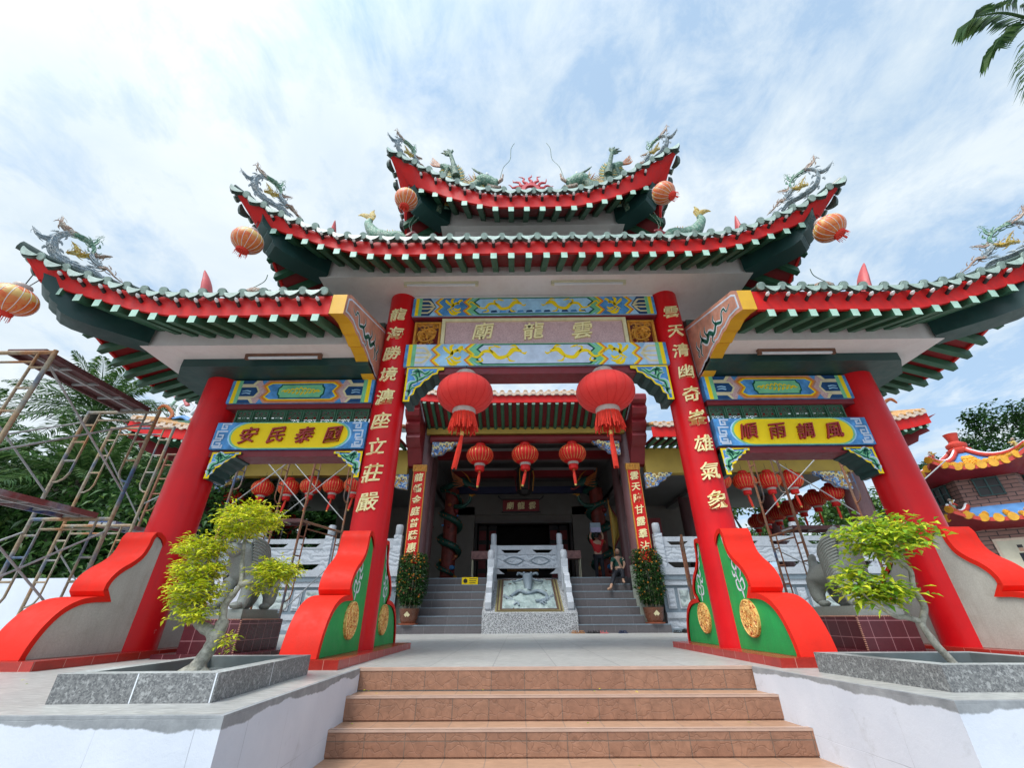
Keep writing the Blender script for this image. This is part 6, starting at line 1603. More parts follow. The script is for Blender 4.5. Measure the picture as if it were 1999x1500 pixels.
mb.build('pictogram', sg, smooth=False)
for sx, lb in ((-1, 'small offering table with reddish top left of the ramp rails'), (1, 'small offering table with reddish top right of the ramp rails')):
    t = thing('offering_table', lb, 'table', (sx*1.75, 12.3, 1.572), 'offering tables behind the ramp'); a, b = sorted((sx*1.35, sx*2.05))
    mb = MB(); mb.box(a, b, 12.1, 12.55, 2.30, 2.58, mat('worn_red_board', (.25, .12, .11), .6, .5, 6)); mb.build('table_top', t, smooth=False)
    for xx in (a+.04, b-.04):
        for yy in (12.14, 12.5): mb = MB(); mb.tube([(xx, yy, 1.572), (xx, yy, 2.3)], .018, M['tube'], 6); mb.build('leg', t)
def flag(x, y, lb):
    t = thing('temple_flag', lb, 'flag', (x, y, 1.572)); mb = MB(); mb.tube([(x, y, 1.572), (x, y, 4.6)], .02, M['bronze'], 6); mb.build('pole', t)
    rows = [[(x+.02+ (1-abs(j/8-.5)*2)*.5*i/6, y-.05*sin(i*.9), lerp(4.4, 2.7, j/8)) for i in range(7)] for j in range(9)]
    mb = MB(); mb.grid(rows, M['hyel']); mb.tube([rows[j][6] for j in range(9)], .03, M['hred'], 5); mb.build('pennant', t)
flag(3.45, 12.8, 'tall triangular yellow flag edged in red beside the right dragon column'); flag(-4.2, 12.6, 'dark furled yellow flag beside the left dragon column')
cam_ = thing('security_camera', 'small white security camera hanging on the left red eave bracket of the hall', 'camera', (-4.25, 8.35, 6.0))
mb = MB(); mb.tube([(-4.25, 8.35, 6.4), (-4.25, 8.3, 6.0)], .02, M['white'], 6); mb.tube([(-4.25, 8.32, 5.98), (-4.28, 8.12, 5.93)], .07, M['white'], 12); mb.tube([(-4.28, 8.119, 5.93), (-4.283, 8.105, 5.927)], .045, M['black'], 12); mb.build('housing', cam_)
pl_ = thing('palace_lantern', 'dark hexagonal hanging palace lantern in front of the hall name plaque', 'lantern', (.0, 12.6, 5.9))
mb = MB(); mb.lathe([(.05, .3), (.42, .12), (.34, .05), (.30, 0), (.30, -.75), (.36, -.8), (.2, -.95), (0, -1.0)], (0, 12.6, 5.75), M['dark'], 6); mb.tube([(0, 12.6, 6.0), (0, 12.6, 6.6)], .015, M['dark'], 5); mb.build('frame', pl_, angle=20)
for k in range(6):
    a = 2*pi*k/6; mb = MB(); mb.tube([(.36*cos(a), 12.6+.36*sin(a), 5.85), (.40*cos(a), 12.6+.40*sin(a), 5.6), (.33*cos(a), 12.6+.33*sin(a), 4.95)], .02, M['hred'] if k % 2 else M['bronze'], 5); mb.build('tassel', pl_)
# cartons behind the left pedestal
M['cart'] = mat('carton_blue', (.05, .10, .38), .5, .5, 8); M['cart2'] = mat('carton_lilac', (.45, .42, .62), .5, .2, 6)
mb = MB(); mb.box(-3.50, -3.12, 3.3, 3.6, 0, .16, M['cart2']); mb.box(-3.50, -3.12, 3.297, 3.299, .02, .10, M['white']); mb.build('x', None) if False else None
tag(mb.build('carton', loc=(-3.3, 3.3, 0), smooth=False), 'lilac and white carton on the terrace behind the left pedestal, lower one', 'carton', 'cartons behind the left pedestal')
mb = MB(); mb.box(-3.48, -3.14, 3.32, 3.58, .162, .34, M['cart']); mb.box(-3.46, -3.30, 3.317, 3.319, .20, .30, M['pyel']); mb.box(-3.28, -3.16, 3.317, 3.319, .18, .32, M['pnk'])
tag(mb.build('carton', loc=(-3.3, 3.3, .162), smooth=False), 'blue carton with yellow patch on top of the lilac carton', 'carton', 'cartons behind the left pedestal')

# a few fallen leaves on the terrace and steps
mb = MB(); rnd = random.Random(77)
for i in range(70):
    if i < 46: x = rnd.choice((rnd.uniform(-4.5, -2.0), rnd.uniform(2.1, 4.2))); y = rnd.uniform(-2.0, -.2) if x < 0 else rnd.uniform(-1.7, -.2); z = .006
    else: x = rnd.uniform(-1.8, 1.8); k = rnd.randint(1, 5); y = -.309*k+rnd.uniform(.05, .28); z = -.1635*k+.004
    if (-2.98 < x < -2.05 and -1.83 < y < -.48) or (2.1 < x < 3.42 and -1.6 < y < -.46): z = .066
    a = rnd.uniform(0, 6.28); leaf(mb, (x, y, z), (cos(a), sin(a), .0), rnd.uniform(.02, .04), .012, M['leafY'], 0, rnd)
o = mb.build('fallen_leaves', smooth=False, fix=False); tag(o, 'small yellow leaves fallen on the terrace and steps', 'leaves'); kind(o, 'stuff')
# ================================================================ people
M['skin'] = mat('skin', (.42, .25, .17), .5, .08, 6); M['hair'] = mat('black_hair', (.012, .01, .009), .45); M['redc'] = mat('red_jacket', (.50, .01, .015), .7, .15, 8); M['drk'] = mat('dark_trousers', (.015, .017, .025), .8, .2, 8)
M['grn'] = mat('dark_green_shirt', (.01, .07, .05), .8, .2, 8); M['boxb'] = mat('pale_blue_box', (.30, .38, .46), .5, .15, 6)
def head(mb, c, r=.105, fx=0, fy=-1):
    mb.ball(c, r, M['skin'], 14, (.82, .95, 1.12)); f = Vector((fx, fy, 0)).normalized(); s_ = Vector((-f.y, f.x, 0)); c = Vector(c)
    mb.ball(tuple(c+f*r*.95-Vector((0, 0, r*.1))), r*.16, M['skin'], 6); 
    for k in (-1, 1): mb.ball(tuple(c+f*r*.80+s_*k*r*.32+Vector((0, 0, r*.1))), r*.10, M['hair'], 6); mb.ball(tuple(c+s_*k*r*.85), r*.2, M['skin'], 6, (.5, .8, 1))
    mb.tube([tuple(c+f*r*.88-s_*r*.25-Vector((0, 0, r*.5))), tuple(c+f*r*.92-Vector((0, 0, r*.53))), tuple(c+f*r*.88+s_*r*.25-Vector((0, 0, r*.5)))], r*.06, M['redc'], 5)
def hairpart(t, c, r, fx, fy, nm='hair'):
    c = Vector(c); f = Vector((fx, fy, 0)).normalized(); mb = MB(); mb.ball(tuple(c-f*r*.18+Vector((0, 0, r*.18))), r*1.05, M['hair'], 12, (.86, .95, 1.05)); mb.build(nm, t)
# standing, reaching up with both arms towards the relief column, back to the viewer
X, Y, Z = 2.78, 12.6, 1.572
t = thing('person', 'person in a red top reaching up with a pale box beside the right dragon column', 'person', (X, Y, Z))
J = [(X, Y, Z+.90), (X, Y, Z+1.12), (X, Y, Z+1.34), (X, Y, Z+1.46), (X-.10, Y, Z+.84), (X-.11, Y-.02, Z+.47), (X-.11, Y+.03, Z+.08), (X-.11, Y-.06, Z+.04), (X+.10, Y, Z+.84), (X+.12, Y-.02, Z+.47), (X+.14, Y+.03, Z+.08), (X+.14, Y-.06, Z+.04),
     (X-.19, Y, Z+1.36), (X-.24, Y+.06, Z+1.60), (X-.15, Y+.10, Z+1.84), (X+.19, Y, Z+1.36), (X+.27, Y+.06, Z+1.60), (X+.17, Y+.10, Z+1.90), (X-.13, Y+.11, Z+1.92), (X+.14, Y+.11, Z+1.98)]
E_ = [(0, 1), (1, 2), (2, 3), (0, 4), (4, 5), (5, 6), (6, 7), (0, 8), (8, 9), (9, 10), (10, 11), (2, 12), (12, 13), (13, 14), (2, 15), (15, 16), (16, 17), (14, 18), (17, 19)]
Rr = [(.14, .11), (.13, .10), (.15, .10), .055, .09, .062, .042, .04, .09, .062, .042, .04, .06, .045, .033, .06, .045, .033, .035, .035]
mb = skin(J, E_, Rr, M['skin'], 'b'); head(mb, (X-.01, Y, Z+1.60), .105, 0, 1); mb.build('body', t, angle=70); hairpart(t, (X-.01, Y, Z+1.60), .108, 0, 1)
mb = skin([(a, b, c) for a, b, c in (J[0], J[1], J[2], J[12], J[15], (X-.23, Y+.05, Z+1.5), (X+.25, Y+.05, Z+1.5))], [(0, 1), (1, 2), (2, 3), (2, 4), (3, 5), (4, 6)], [(.165, .13), (.155, .12), (.17, .12), .075, .075, .06, .06], M['redc'], 't'); mb.build('red_top', t, angle=70)
mb = skin([J[0], J[4], J[5], J[6], J[8], J[9], J[10]], [(0, 1), (1, 2), (2, 3), (0, 4), (4, 5), (5, 6)], [(.15, .12), .105, .078, .06, .105, .078, .06], M['drk'], 't'); mb.build('trousers', t, angle=70)
mb = MB(); mb.box(X-.20, X+.20, Y+.0, Y+.20, Z+1.93, Z+2.10, M['boxb']); mb.box(X-.2, X+.2, Y-.002, Y+.2, Z+1.745, Z+1.925, M['cart2']); tag(mb.build('box', loc=(X, Y, Z+1.75), smooth=False), 'pale blue box held overhead by the person in red', 'box')
# seated on the top step beside the right column, one leg stretched down the stairs
X, Y, Z = 3.12, 10.85, 1.572
t = thing('person', 'person in dark clothes sitting by the right hall column, one foot down the stairs', 'person', (X, Y, Z))
J = [(X, Y+.1, Z+.12), (X+.02, Y+.12, Z+.36), (X+.02, Y+.10, Z+.58), (X+.02, Y+.08, Z+.68), (X-.10, Y-.02, Z+.13), (X-.28, Y-.38, Z+.0), (X-.50, Y-.72, Z-.38), (X-.62, Y-.84, Z-.42), (X+.06, Y-.05, Z+.13), (X+.0, Y-.42, Z+.18), (X+.0, Y-.45, Z-.18), (X+.0, Y-.57, Z-.2),
     (X-.16, Y+.08, Z+.58), (X-.24, Y-.02, Z+.38), (X-.30, Y-.22, Z+.24), (X-.31, Y-.29, Z+.20), (X+.19, Y+.08, Z+.58), (X+.2, Y-.04, Z+.4), (X+.1, Y-.24, Z+.26), (X+.06, Y-.31, Z+.22)]
E_ = [(0, 1), (1, 2), (2, 3), (0, 4), (4, 5), (5, 6), (6, 7), (0, 8), (8, 9), (9, 10), (10, 11), (2, 12), (12, 13), (13, 14), (14, 15), (2, 16), (16, 17), (17, 18), (18, 19)]
Rr = [(.15, .12), (.13, .10), (.14, .10), .05, .085, .06, .042, .035, .085, .06, .042, .035, .055, .042, .032, .032, .055, .042, .032, .032]
mb = skin(J, E_, Rr, M['skin'], 'b'); head(mb, (X+.02, Y+.04, Z+.82), .10, -.4, -1); mb.build('body', t, angle=70); hairpart(t, (X+.02, Y+.04, Z+.82), .103, -.4, -1)
mb = skin([J[0], J[1], J[2], J[12], J[16], (X-.22, Y, Z+.44), (X+.2, Y, Z+.44)], [(0, 1), (1, 2), (2, 3), (2, 4), (3, 5), (4, 6)], [(.16, .13), (.145, .12), (.155, .12), .07, .07, .055, .055], M['grn'], 't'); mb.build('shirt', t, angle=70)
mb = skin([J[0], J[4], J[5], (X-.44, Y-.63, Z-.28), J[8], J[9], (X, Y-.45, Z-.1)], [(0, 1), (1, 2), (2, 3), (0, 4), (4, 5), (5, 6)], [(.16, .13), .10, .075, .06, .10, .075, .06], M['drk'], 't'); mb.build('trousers', t, angle=70)

# ================================================================ scaffolding
def scafmat(name, cols, seed):
    m, nt, b = _nt(name); tc = nt.nodes.new('ShaderNodeTexCoord').outputs['Object']; mp = nt.nodes.new('ShaderNodeMapping'); mp.inputs['Location'].default_value = (seed, seed*2, seed); mp.inputs['Scale'].default_value = (1, 1, .8); nt.links.new(tc, mp.inputs['Vector'])
    n1 = noise(nt, mp.outputs[0], 2.2, 3, .5); c = ramp(nt, n1, cols)
    c = mixc(nt, ramp(nt, noise(nt, tc, 30, 6, .7), [(.45, 0.), (.7, .6)]), c, (.10, .05, .03)); nt.links.new(c, b.inputs['Base Color']); b.inputs['Roughness'].default_value = .65; bump(nt, b, noise(nt, tc, 60, 3), .3, .003); return m
M['scA'] = scafmat('rusty_tube_tan', [(.36, (.36, .15, .05)), (.46, (.34, .24, .14)), (.56, (.30, .27, .21)), (.66, (.06, .12, .22))], 1)
M['scB'] = scafmat('rusty_tube_red', [(.36, (.22, .07, .04)), (.5, (.30, .13, .06)), (.62, (.18, .12, .09)), (.70, (.05, .10, .20))], 4)
M['brace'] = mat('galvanised_brace', (.34, .35, .35), .5, .25, 6, dirt=.4, dirtcol=(.2, .1, .06)); M['plank'] = mat('maroon_scaffold_deck', (.10, .035, .035), .7, .35, 5, .4, 30, dirt=.5, dirtcol=(.16, .13, .12)); M['plankb'] = scafmat('painted_plank', [(.40, (.22, .06, .06)), (.5, (.30, .28, .30)), (.6, (.05, .10, .28))], 2)
def frame(parent, a, b, z0, h, m, r=.026, ladder=True):
    """walk-through frame between plan points a and b"""
    a = Vector((*a, 0)); b = Vector((*b, 0)); d = (b-a).normalized(); mb = MB(); zt = z0+h
    up = lambda p, z: tuple(Vector((p.x, p.y, z)))
    mb.tube([up(a, z0+.002), up(a, zt)], r, m, 8); mb.tube([up(b, z0+.002), up(b, zt)], r, m, 8); mb.tube([up(a, zt-.03), up(b, zt-.03)], r, m, 8)
    ia, ib = a+d*.2, b-d*.2; s_ = r*.62
    mb.tube([up(ia, zt-.17), up(ib, zt-.17)], s_, m, 6)
    for p, q in ((a, ia), (b, ib)):
        zb_ = z0+h*.30; mb.tube([up(q, zt-.03), up(q, zb_+.15), up(q.lerp(p, .2), zb_+.06), up(q.lerp(p, .6), zb_+.01), up(p, zb_)], s_, m, 6)
        for k in (.5, .68, .85): mb.tube([up(p, z0+h*k), up(q, z0+h*k)], s_, m, 6)
    mb.build('frame', parent, angle=60)
def brace(parent, p, q, r=.013): mb = MB(); mb.tube([p, q], r, M['brace'], 6); mb.build('cross_brace', parent)
def deck(parent, x0, x1, y0, y1, z, m, along='y'):
    mb = MB(); n = 3; 
    if along == 'y':
        mb.box(x0, x1, y0, y1, z, z+.02, m); mb.box(x0, x0+.03, y0, y1, z-.05, z-.001, m); mb.box(x1-.03, x1, y0, y1, z-.05, z-.001, m)
        mb.box((x0+x1)/2-.015, (x0+x1)/2+.015, y0, y1, z-.04, z-.001, M['brace'])
        for k in range(5): yy = lerp(y0, y1-.02, k/4); mb.box(x0+.031, x1-.031, yy, yy+.02, z-.035, z-.002, M['brace'])
    else:
        mb.box(x0, x1, y0, y1, z, z+.02, m); mb.box(x0, x1, y0, y0+.03, z-.05, z-.001, m); mb.box(x0, x1, y1-.03, y1, z-.05, z-.001, m)
        for k in range(5): xx = lerp(x0, x1-.02, k/4); mb.box(xx, xx+.02, y0+.031, y1-.031, z-.035, z-.002, M['brace'])
    mb.build('deck_board', parent, smooth=False)
s1 = thing('scaffold_tower', 'two-level rusty tan scaffold tower at the left edge beside the outer gate column', 'scaffold', (-6.75, .6, 0))
for y in (-.27, 1.50):
    for z in (0, 1.7): frame(s1, (-7.36, y), (-6.20, y), z, 1.7, M['scA'])
deck(s1, -6.86, -6.36, -.25, 1.48, 3.42, M['plank']); deck(s1, -6.92, -6.40, -.25, 1.48, 1.73, M['plankb'])
for z in (.35, 2.05):
    for x in (-7.36, -6.20): brace(s1, (x, -.27, z), (x, 1.5, z+1.15)); brace(s1, (x, -.27, z+1.15), (x, 1.5, z))
s2 = thing('scaffold_tower', 'rusty orange scaffold tower standing farther back by the hall, left of the outer column', 'scaffold', (-8.1, 3.9, 0))
for y in (3.3, 4.9):
    for z in (0, 1.95): frame(s2, (-8.75, y), (-7.45, y), z, 1.95, M['scB'] if y > 4 else M['scA'])
for z in (.4, 2.3): brace(s2, (-7.45, 3.3, z), (-7.45, 4.9, z+1.2)); brace(s2, (-8.75, 3.3, z+1.2), (-8.75, 4.9, z))
deck(s2, -8.3, -7.8, 3.3, 4.9, 1.98, M['plankb'])
s3 = thing('scaffold_tower', 'brown scaffold tower seen through the left gate bay in front of the balustrade', 'scaffold', (-6.0, 5.6, 0))
for x in (-7.0, -5.18):
    for z in (0, 2.35): frame(s3, (x, 5.0), (x+.35, 6.5), z, 2.35, M['scB'])
deck(s3, -7.0, -5.2, 5.05, 5.5, 2.36, M['plank'], 'x')
brace(s3, (-7.0, 5.0, 2.6), (-5.18, 5.0, 4.3)); brace(s3, (-7.0, 5.0, 4.3), (-5.18, 5.0, 2.6)); brace(s3, (-5.18, 5.0, .5), (-4.83, 6.5, 1.7)); brace(s3, (-6.65, 6.5, 2.6), (-4.83, 6.5, 4.3)); brace(s3, (-6.65, 6.5, 4.3), (-4.83, 6.5, 2.6))
s4 = thing('scaffold_tower', 'brown scaffold tower seen through the right gate bay beside the stone lion', 'scaffold', (6.2, 5.0, 0))
for x in (5.30, 7.50):
    for z in (0, 1.98): frame(s4, (x, 5.2), (x+.05, 4.2), z, 1.98 if z == 0 else 2.3, M['scB'])
deck(s4, 5.3, 7.5, 4.3, 4.75, 2.0, M['plank'], 'x')
brace(s4, (5.3, 5.2, .5), (7.5, 5.2, 1.7)); brace(s4, (5.3, 5.2, 1.7), (7.5, 5.2, .5)); brace(s4, (5.3, 5.2, 2.4), (7.5, 5.2, 4.2)); brace(s4, (5.3, 5.2, 4.2), (7.5, 5.2, 2.4)); brace(s4, (7.5, 4.2, 2.4), (9.2, 4.4, 3.4))
s5 = thing('scaffold', 'single low rusty scaffold frame standing behind the right inner gate column', 'scaffold', (3.4, 5.4, 0))
frame(s5, (3.25, 5.0), (3.65, 6.2), 0, 1.97, M['scB'])

# ================================================================ low wall on the left
mb = MB(); M['wwall'] = mat('white_wall', (.62, .66, .74), .8, .05, 2, .4, 20)
mb.box(-22, -5.7, 4.45, 4.65, 0, 1.13, M['wwall']); tag(mb.build('boundary_wall', loc=(-10, 4.5, 0), smooth=False), 'plain white painted boundary wall on the left behind the scaffolding', 'wall')

# ================================================================ brick pagoda on the right
M['pbrick'] = tilemat('pagoda_brick', (.24, .125, .10), (.30, .16, .13), (.05, .035, .035), .36, .13, .012, .7, offset=.5, fine=.3, bmp=.6)
M['ptile'] = mat('pagoda_yellow_tile', (.72, .36, .03), .4, .2, 6, .3, 20); M['pblue'] = mat('pagoda_blue', (.10, .26, .55), .5, .2, 4); M['pred'] = mat('pagoda_red', (.55, .05, .03), .5, .1, 5)
PC = (16.25, 10.4)
pg = thing('brick_pagoda', 'brick pagoda furnace with curved yellow and blue tiled roofs and red gourd finial at right', 'pagoda', (PC[0], PC[1], 0))
NS = 6; PH = radians(-90-8)
def ring(r, z, n=NS, ph=PH): return [(PC[0]+r*cos(ph+2*pi*k/n), PC[1]+r*sin(ph+2*pi*k/n), z) for k in range(n)]
mb = MB()
for r0, r1, z0, z1 in ((1.75, 1.75, 0, 3.1), (1.45, 1.45, 3.1, 4.9)): mb.grid([ring(r0, z0), ring(r1, z1)], M['pbrick'], closed=True)
mb.build('brick_wall', pg, smooth=False)
def proof(rw, re, zt_, ze, nm):
    mb = MB(); tl = MB(); rg = MB()
    for k in range(NS):
        a0 = PH+2*pi*k/NS; a1 = PH+2*pi*(k+1)/NS; rows = []
        for i in range(9):
            row = []
            for j in range(9):
                u = i/8; v = j/8; c0 = Vector((cos(a0), sin(a0))); c1 = Vector((cos(a1), sin(a1)))
                cc = c0.lerp(c1, u); rr = rw+(re-rw)*v; corner = abs(2*u-1)**3
                z = zt_+(ze-zt_)*(1-(1-v)**1.9)+.38*corner*v**2; ext = 1+.06*corner*v
                row.append((PC[0]+cc.x*rr*ext, PC[1]+cc.y*rr*ext, z))
            rows.append(row)
        mb.grid(rows, M['pblue'])
        und = [[(p[0], p[1], p[2]-.12) for p in r[-1:]]+[(PC[0]+(r[-1][0]-PC[0])*.66, PC[1]+(r[-1][1]-PC[1])*.66, ze-.28)] for r in rows]; mb.grid(und, M['hred'])
        mb.grid([[r[-1], (r[-1][0], r[-1][1], r[-1][2]-.12)] for r in rows], M['pred'])
        for i in range(9):
            r = rows[i]; hi = 2 if i in (3, 4, 5) else 4
            if rw > .5: hi = 3 if i % 2 == 0 else 5
            for j in range(hi, 8): 
                p, q = Vector(r[j]), Vector(r[j+1]); tl.tube([p+Vector((0, 0, .03)), q+Vector((0, 0, .035))], [.075, .095], M['ptile'], 8)
            e = Vector(r[8]); o = (e-Vector((PC[0], PC[1], e.z))).normalized(); tl.tube([e+Vector((0, 0, -.02)), e+o*.03+Vector((0, 0, -.02))], .12, M['ptile'], 12)
        rg.tube([(p[0], p[1], p[2]+.07) for p in rows[0]], .085, M['pred'], 8); rg.tube([(p[0], p[1], p[2]+.13) for p in rows[0]], .045, M['white'], 6)
    f = mb.build(nm, pg, angle=50); tl.build('yellow_tiles', f, angle=50); rg.build('hip_ridge', f, angle=50)
    return f
proof(.15, 2.25, 5.75, 4.75, 'upper_roof'); proof(1.46, 2.5, 3.55, 3.05, 'lower_roof')
mb = MB(); mb.lathe([(.30, 5.6), (.36, 5.68), (.36, 5.78), (.26, 5.84), (.30, 5.92), (.30, 6.0), (.20, 6.06), (.14, 6.12), (.20, 6.36), (.22, 6.42), (0, 6.46)], (PC[0], PC[1], 0), M['pred'], 24); mb.build('finial', pg)
for k in range(NS):
    am = PH+2*pi*(k+.5)/NS; c = Vector((PC[0]+1.27*cos(am), PC[1]+1.27*sin(am), 4.15)); o = Vector((cos(am), sin(am), 0)); s_ = Vector((-o.y, o.x, 0))
    mb = MB(); mb.obox(c, s_*.30, o*.02, Vector((0, 0, .28)), M['dark'])
    for q in (-.28, 0, .28): mb.obox(c+s_*q*1.05+o*.03, s_*.02, o*.02, Vector((0, 0, .30)), M['hip']); mb.obox(c+Vector((0, 0, q))+o*.028, s_*.30, o*.018, Vector((0, 0, .018)), M['hip'])
    mb.build('lattice_window', pg, smooth=False)
    # mural panel on the lower storey
    c = Vector((PC[0]+1.53*cos(am), PC[1]+1.53*sin(am), 1.75)); mb = MB(); mb.obox(c, s_*.62, o*.02, Vector((0, 0, .75)), M['otend']); mp_ = mb.build('mural_panel', pg, smooth=False)
    mb = MB(); c2 = c+o*.024; mb.obox(c2, s_*.55, o*.003, Vector((0, 0, .68)), mat('mural_ground', (.55, .50, .38), .6, .15, 3))
    for q, (u, v, w_, h_, m) in enumerate(((-.1, .1, .16, .3, M['drk']), (-.1, .42, .09, .1, M['skin']), (-.1, .5, .1, .06, M['dark']), (.25, -.2, .2, .2, M['pblue']), (.2, .05, .1, .12, M['orn3']), (-.3, -.4, .2, .1, M['raft']))):
        mb.obox(c2+s_*u+Vector((0, 0, v))+o*(.005+.001*q), s_*w_*.6, o*.002, Vector((0, 0, h_*.7)), m)
    mb.build('painting', mp_, smooth=False)
rnd = random.Random(12)
for (r_, z_) in ((2.05, 5.12), (2.35, 3.42)):
    for k in range(NS):
        a = PH+2*pi*k/NS; c = Vector((PC[0]+r_*cos(a), PC[1]+r_*sin(a), z_)); mb = MB()
        cols = [M['orn1'], M['orn3'], M['white'], M['orn4'], M['pred'], M['orn2']]
        mb.tube([c, c+Vector((0, 0, .14)), c+Vector((0, 0, .26))], [.05, .07, .03], rnd.choice(cols), 7); mb.ball(tuple(c+Vector((0, 0, .32))), .05, M['orn3'], 8)
        for q in range(5):
            dv = Vector((rnd.uniform(-1, 1), rnd.uniform(-1, 1), rnd.uniform(-.3, 1))).normalized()*.2; mb.tube([c+Vector((0, 0, .16)), c+Vector((0, 0, .16))+dv*.5+Vector((0, 0, .03)), c+Vector((0, 0, .14))+dv], [.035, .03, .012], rnd.choice(cols), 6)
        mb.build('corner_figurine', pg)
# coloured scrolls on the hall's wing ridges
for sx, lb in ((-1, 'orange, blue and white scroll ornament at the left end of the hall roof'), (1, 'orange, blue and white scroll ornament at the right end of the hall roof')):
    t = thing('scroll_ornament', lb, 'roof ornament', (sx*12.2, 8.9, 6.5), 'scroll ornaments on the hall roof ends')
    q = lambda x, z: (sx*x, 8.9, z)
    for pts, m, r in (([(12.9, 6.55), (12.7, 6.8), (12.95, 7.1), (13.2, 7.2), (13.35, 7.05)], 'orange2', .10), ([(12.0, 6.6), (12.3, 6.75), (12.6, 6.7), (12.85, 6.75)], 'pblue', .09), ([(12.5, 6.75), (12.6, 7.1), (12.3, 7.35), (12.05, 7.2), (12.1, 6.98)], 'white', .06), ([(12.3, 7.2), (12.5, 7.45), (12.75, 7.6), (12.95, 7.55)], 'pnk', .08), ([(12.0, 6.8), (11.8, 7.1), (11.5, 7.2), (11.3, 7.0)], 'orn1', .07), ([(11.9, 6.55), (11.7, 6.75), (11.4, 6.7), (11.3, 6.5)], 'orange2', .12), ([(12.9, 7.2), (12.8, 7.5), (12.95, 7.75)], 'orn2', .06)):
        C = spline([q(*p) for p in pts], 5); n = len(C); mb = MB(); mb.tube(C, [r*(1-.75*(i/(n-1))**2) for i in range(n)], M[m], 8, squash=.6); mb.build('scroll', t, angle=60)
    mb = MB(); mb.box(min(sx*11.2, sx*13.0), max(sx*11.2, sx*13.0), 8.8, 9.0, 6.15, 6.56, M['htile']); mb.build('ridge_block', t, smooth=False)

# ================================================================ trees
M['palmG'] = leafmat('palm_leaflets', (.022, .06, .016), (.06, .14, .035), (.15, .23, .07)); M['ptrunk'] = mat('palm_trunk', (.10, .08, .06), .9, .5, 6, 1., 14, dirt=.5, dirtcol=(.04, .06, .03))
def frond(mb, o, az, el, L_, nl, ll, rnd, m, droop=1.0, wl=.05, hang=.5):
    h = Vector((cos(az), sin(az), 0)); pts = []
    for i in range(9):
        s_ = i/8; pts.append(Vector(o)+h*(L_*(s_*cos(el)+.05*s_))+Vector((0, 0, L_*(s_*sin(el)-droop*.55*s_*s_))))
    C = spline(pts, 4); mb.tube(C[::3], [lerp(.045, .008, i/(len(C[::3])-1)) for i in range(len(C[::3]))], m, 4, caps=False); n = len(C)
    for k in range(nl):
        u = .12+.88*k/nl; i = min(n-2, int(u*(n-1))); p = C[i].lerp(C[i+1], u*(n-1)-i); t = (C[i+1]-C[i]).normalized(); sd = t.cross(Vector((0, 0, 1))).normalized()
        l_ = ll*(sin(pi*min(1, .12+u*.9))**.6)*rnd.uniform(.8, 1.1)
        for s2 in (-1, 1):
            d = (t*.75+sd*s2*.85+Vector((0, 0, rnd.uniform(-.15, .35)))).normalized(); q = p+d*l_*.55; e = p+d*l_*.9+Vector((0, 0, -hang*l_*.5)); wv = t*wl*.5
            mb.add([p, q-wv, q+wv, e], [(0, 1, 2), (1, 3, 2)], m)
def palm(x, y, h, label, seed, L_=3.6, nf=30, tr=.28, group='oil palms on the left'):
    rnd = random.Random(seed); t = thing('palm_tree', label, 'palm tree', (x, y, 0), group)
    mb = MB(); mb.tube([(x, y, 0), (x+.1, y, h*.5), (x, y, h)], [tr*1.15, tr, tr*1.1], M['ptrunk'], 12)
    for k in range(int(h*9)):
        a = k*2.4; z = h*k/(h*9); mb.tube([(x+tr*.8*cos(a), y+tr*.8*sin(a), z), (x+tr*1.45*cos(a), y+tr*1.45*sin(a), z+.22)], [.10, .05], M['ptrunk'], 5)
    mb.build('trunk', t)
    for k in range(nf):
        mb = MB(); a = k*2.399+seed; f = k/nf; frond(mb, (x, y, h), a, radians(lerp(78, -12, f)), L_*rnd.uniform(.85, 1.1), 54, L_*.21, rnd, M['palmG'], lerp(.5, .9, f)*1.1, .085)
        mb.build('frond', t, smooth=False, fix=False)
PL = [(-23.5, 16, 10.2, 'tallest oil palm, rising over the scaffold deck against the sky', 4.4), (-29, 14, 8.3, 'oil palm at the far left edge above the scaffold', 4.0), (-17.5, 11.5, 5.0, 'oil palm directly behind the left scaffold tower', 3.8), (-15.0, 16, 6.0, 'oil palm close to the left end of the hall roof', 3.8), (-21.5, 10.5, 5.0, 'low oil palm behind the upper scaffold brace at the left edge', 3.6), (-18, 18, 8.0, 'oil palm behind the others, left of the hall roof', 4.0), (-12.8, 11.8, 2.4, 'short young oil palm beside the outer gate column', 2.6), (-25, 9, 4.2, 'low oil palm at the lower left edge behind the white wall', 3.6)]
for i, (x, y, h, lb, L_) in enumerate(PL): palm(x, y, h, lb, i+1, L_*1.08, 34)
M['trunk'] = mat('tree_trunk', (.12, .10, .08), .9, .3, 5, .6, 20)
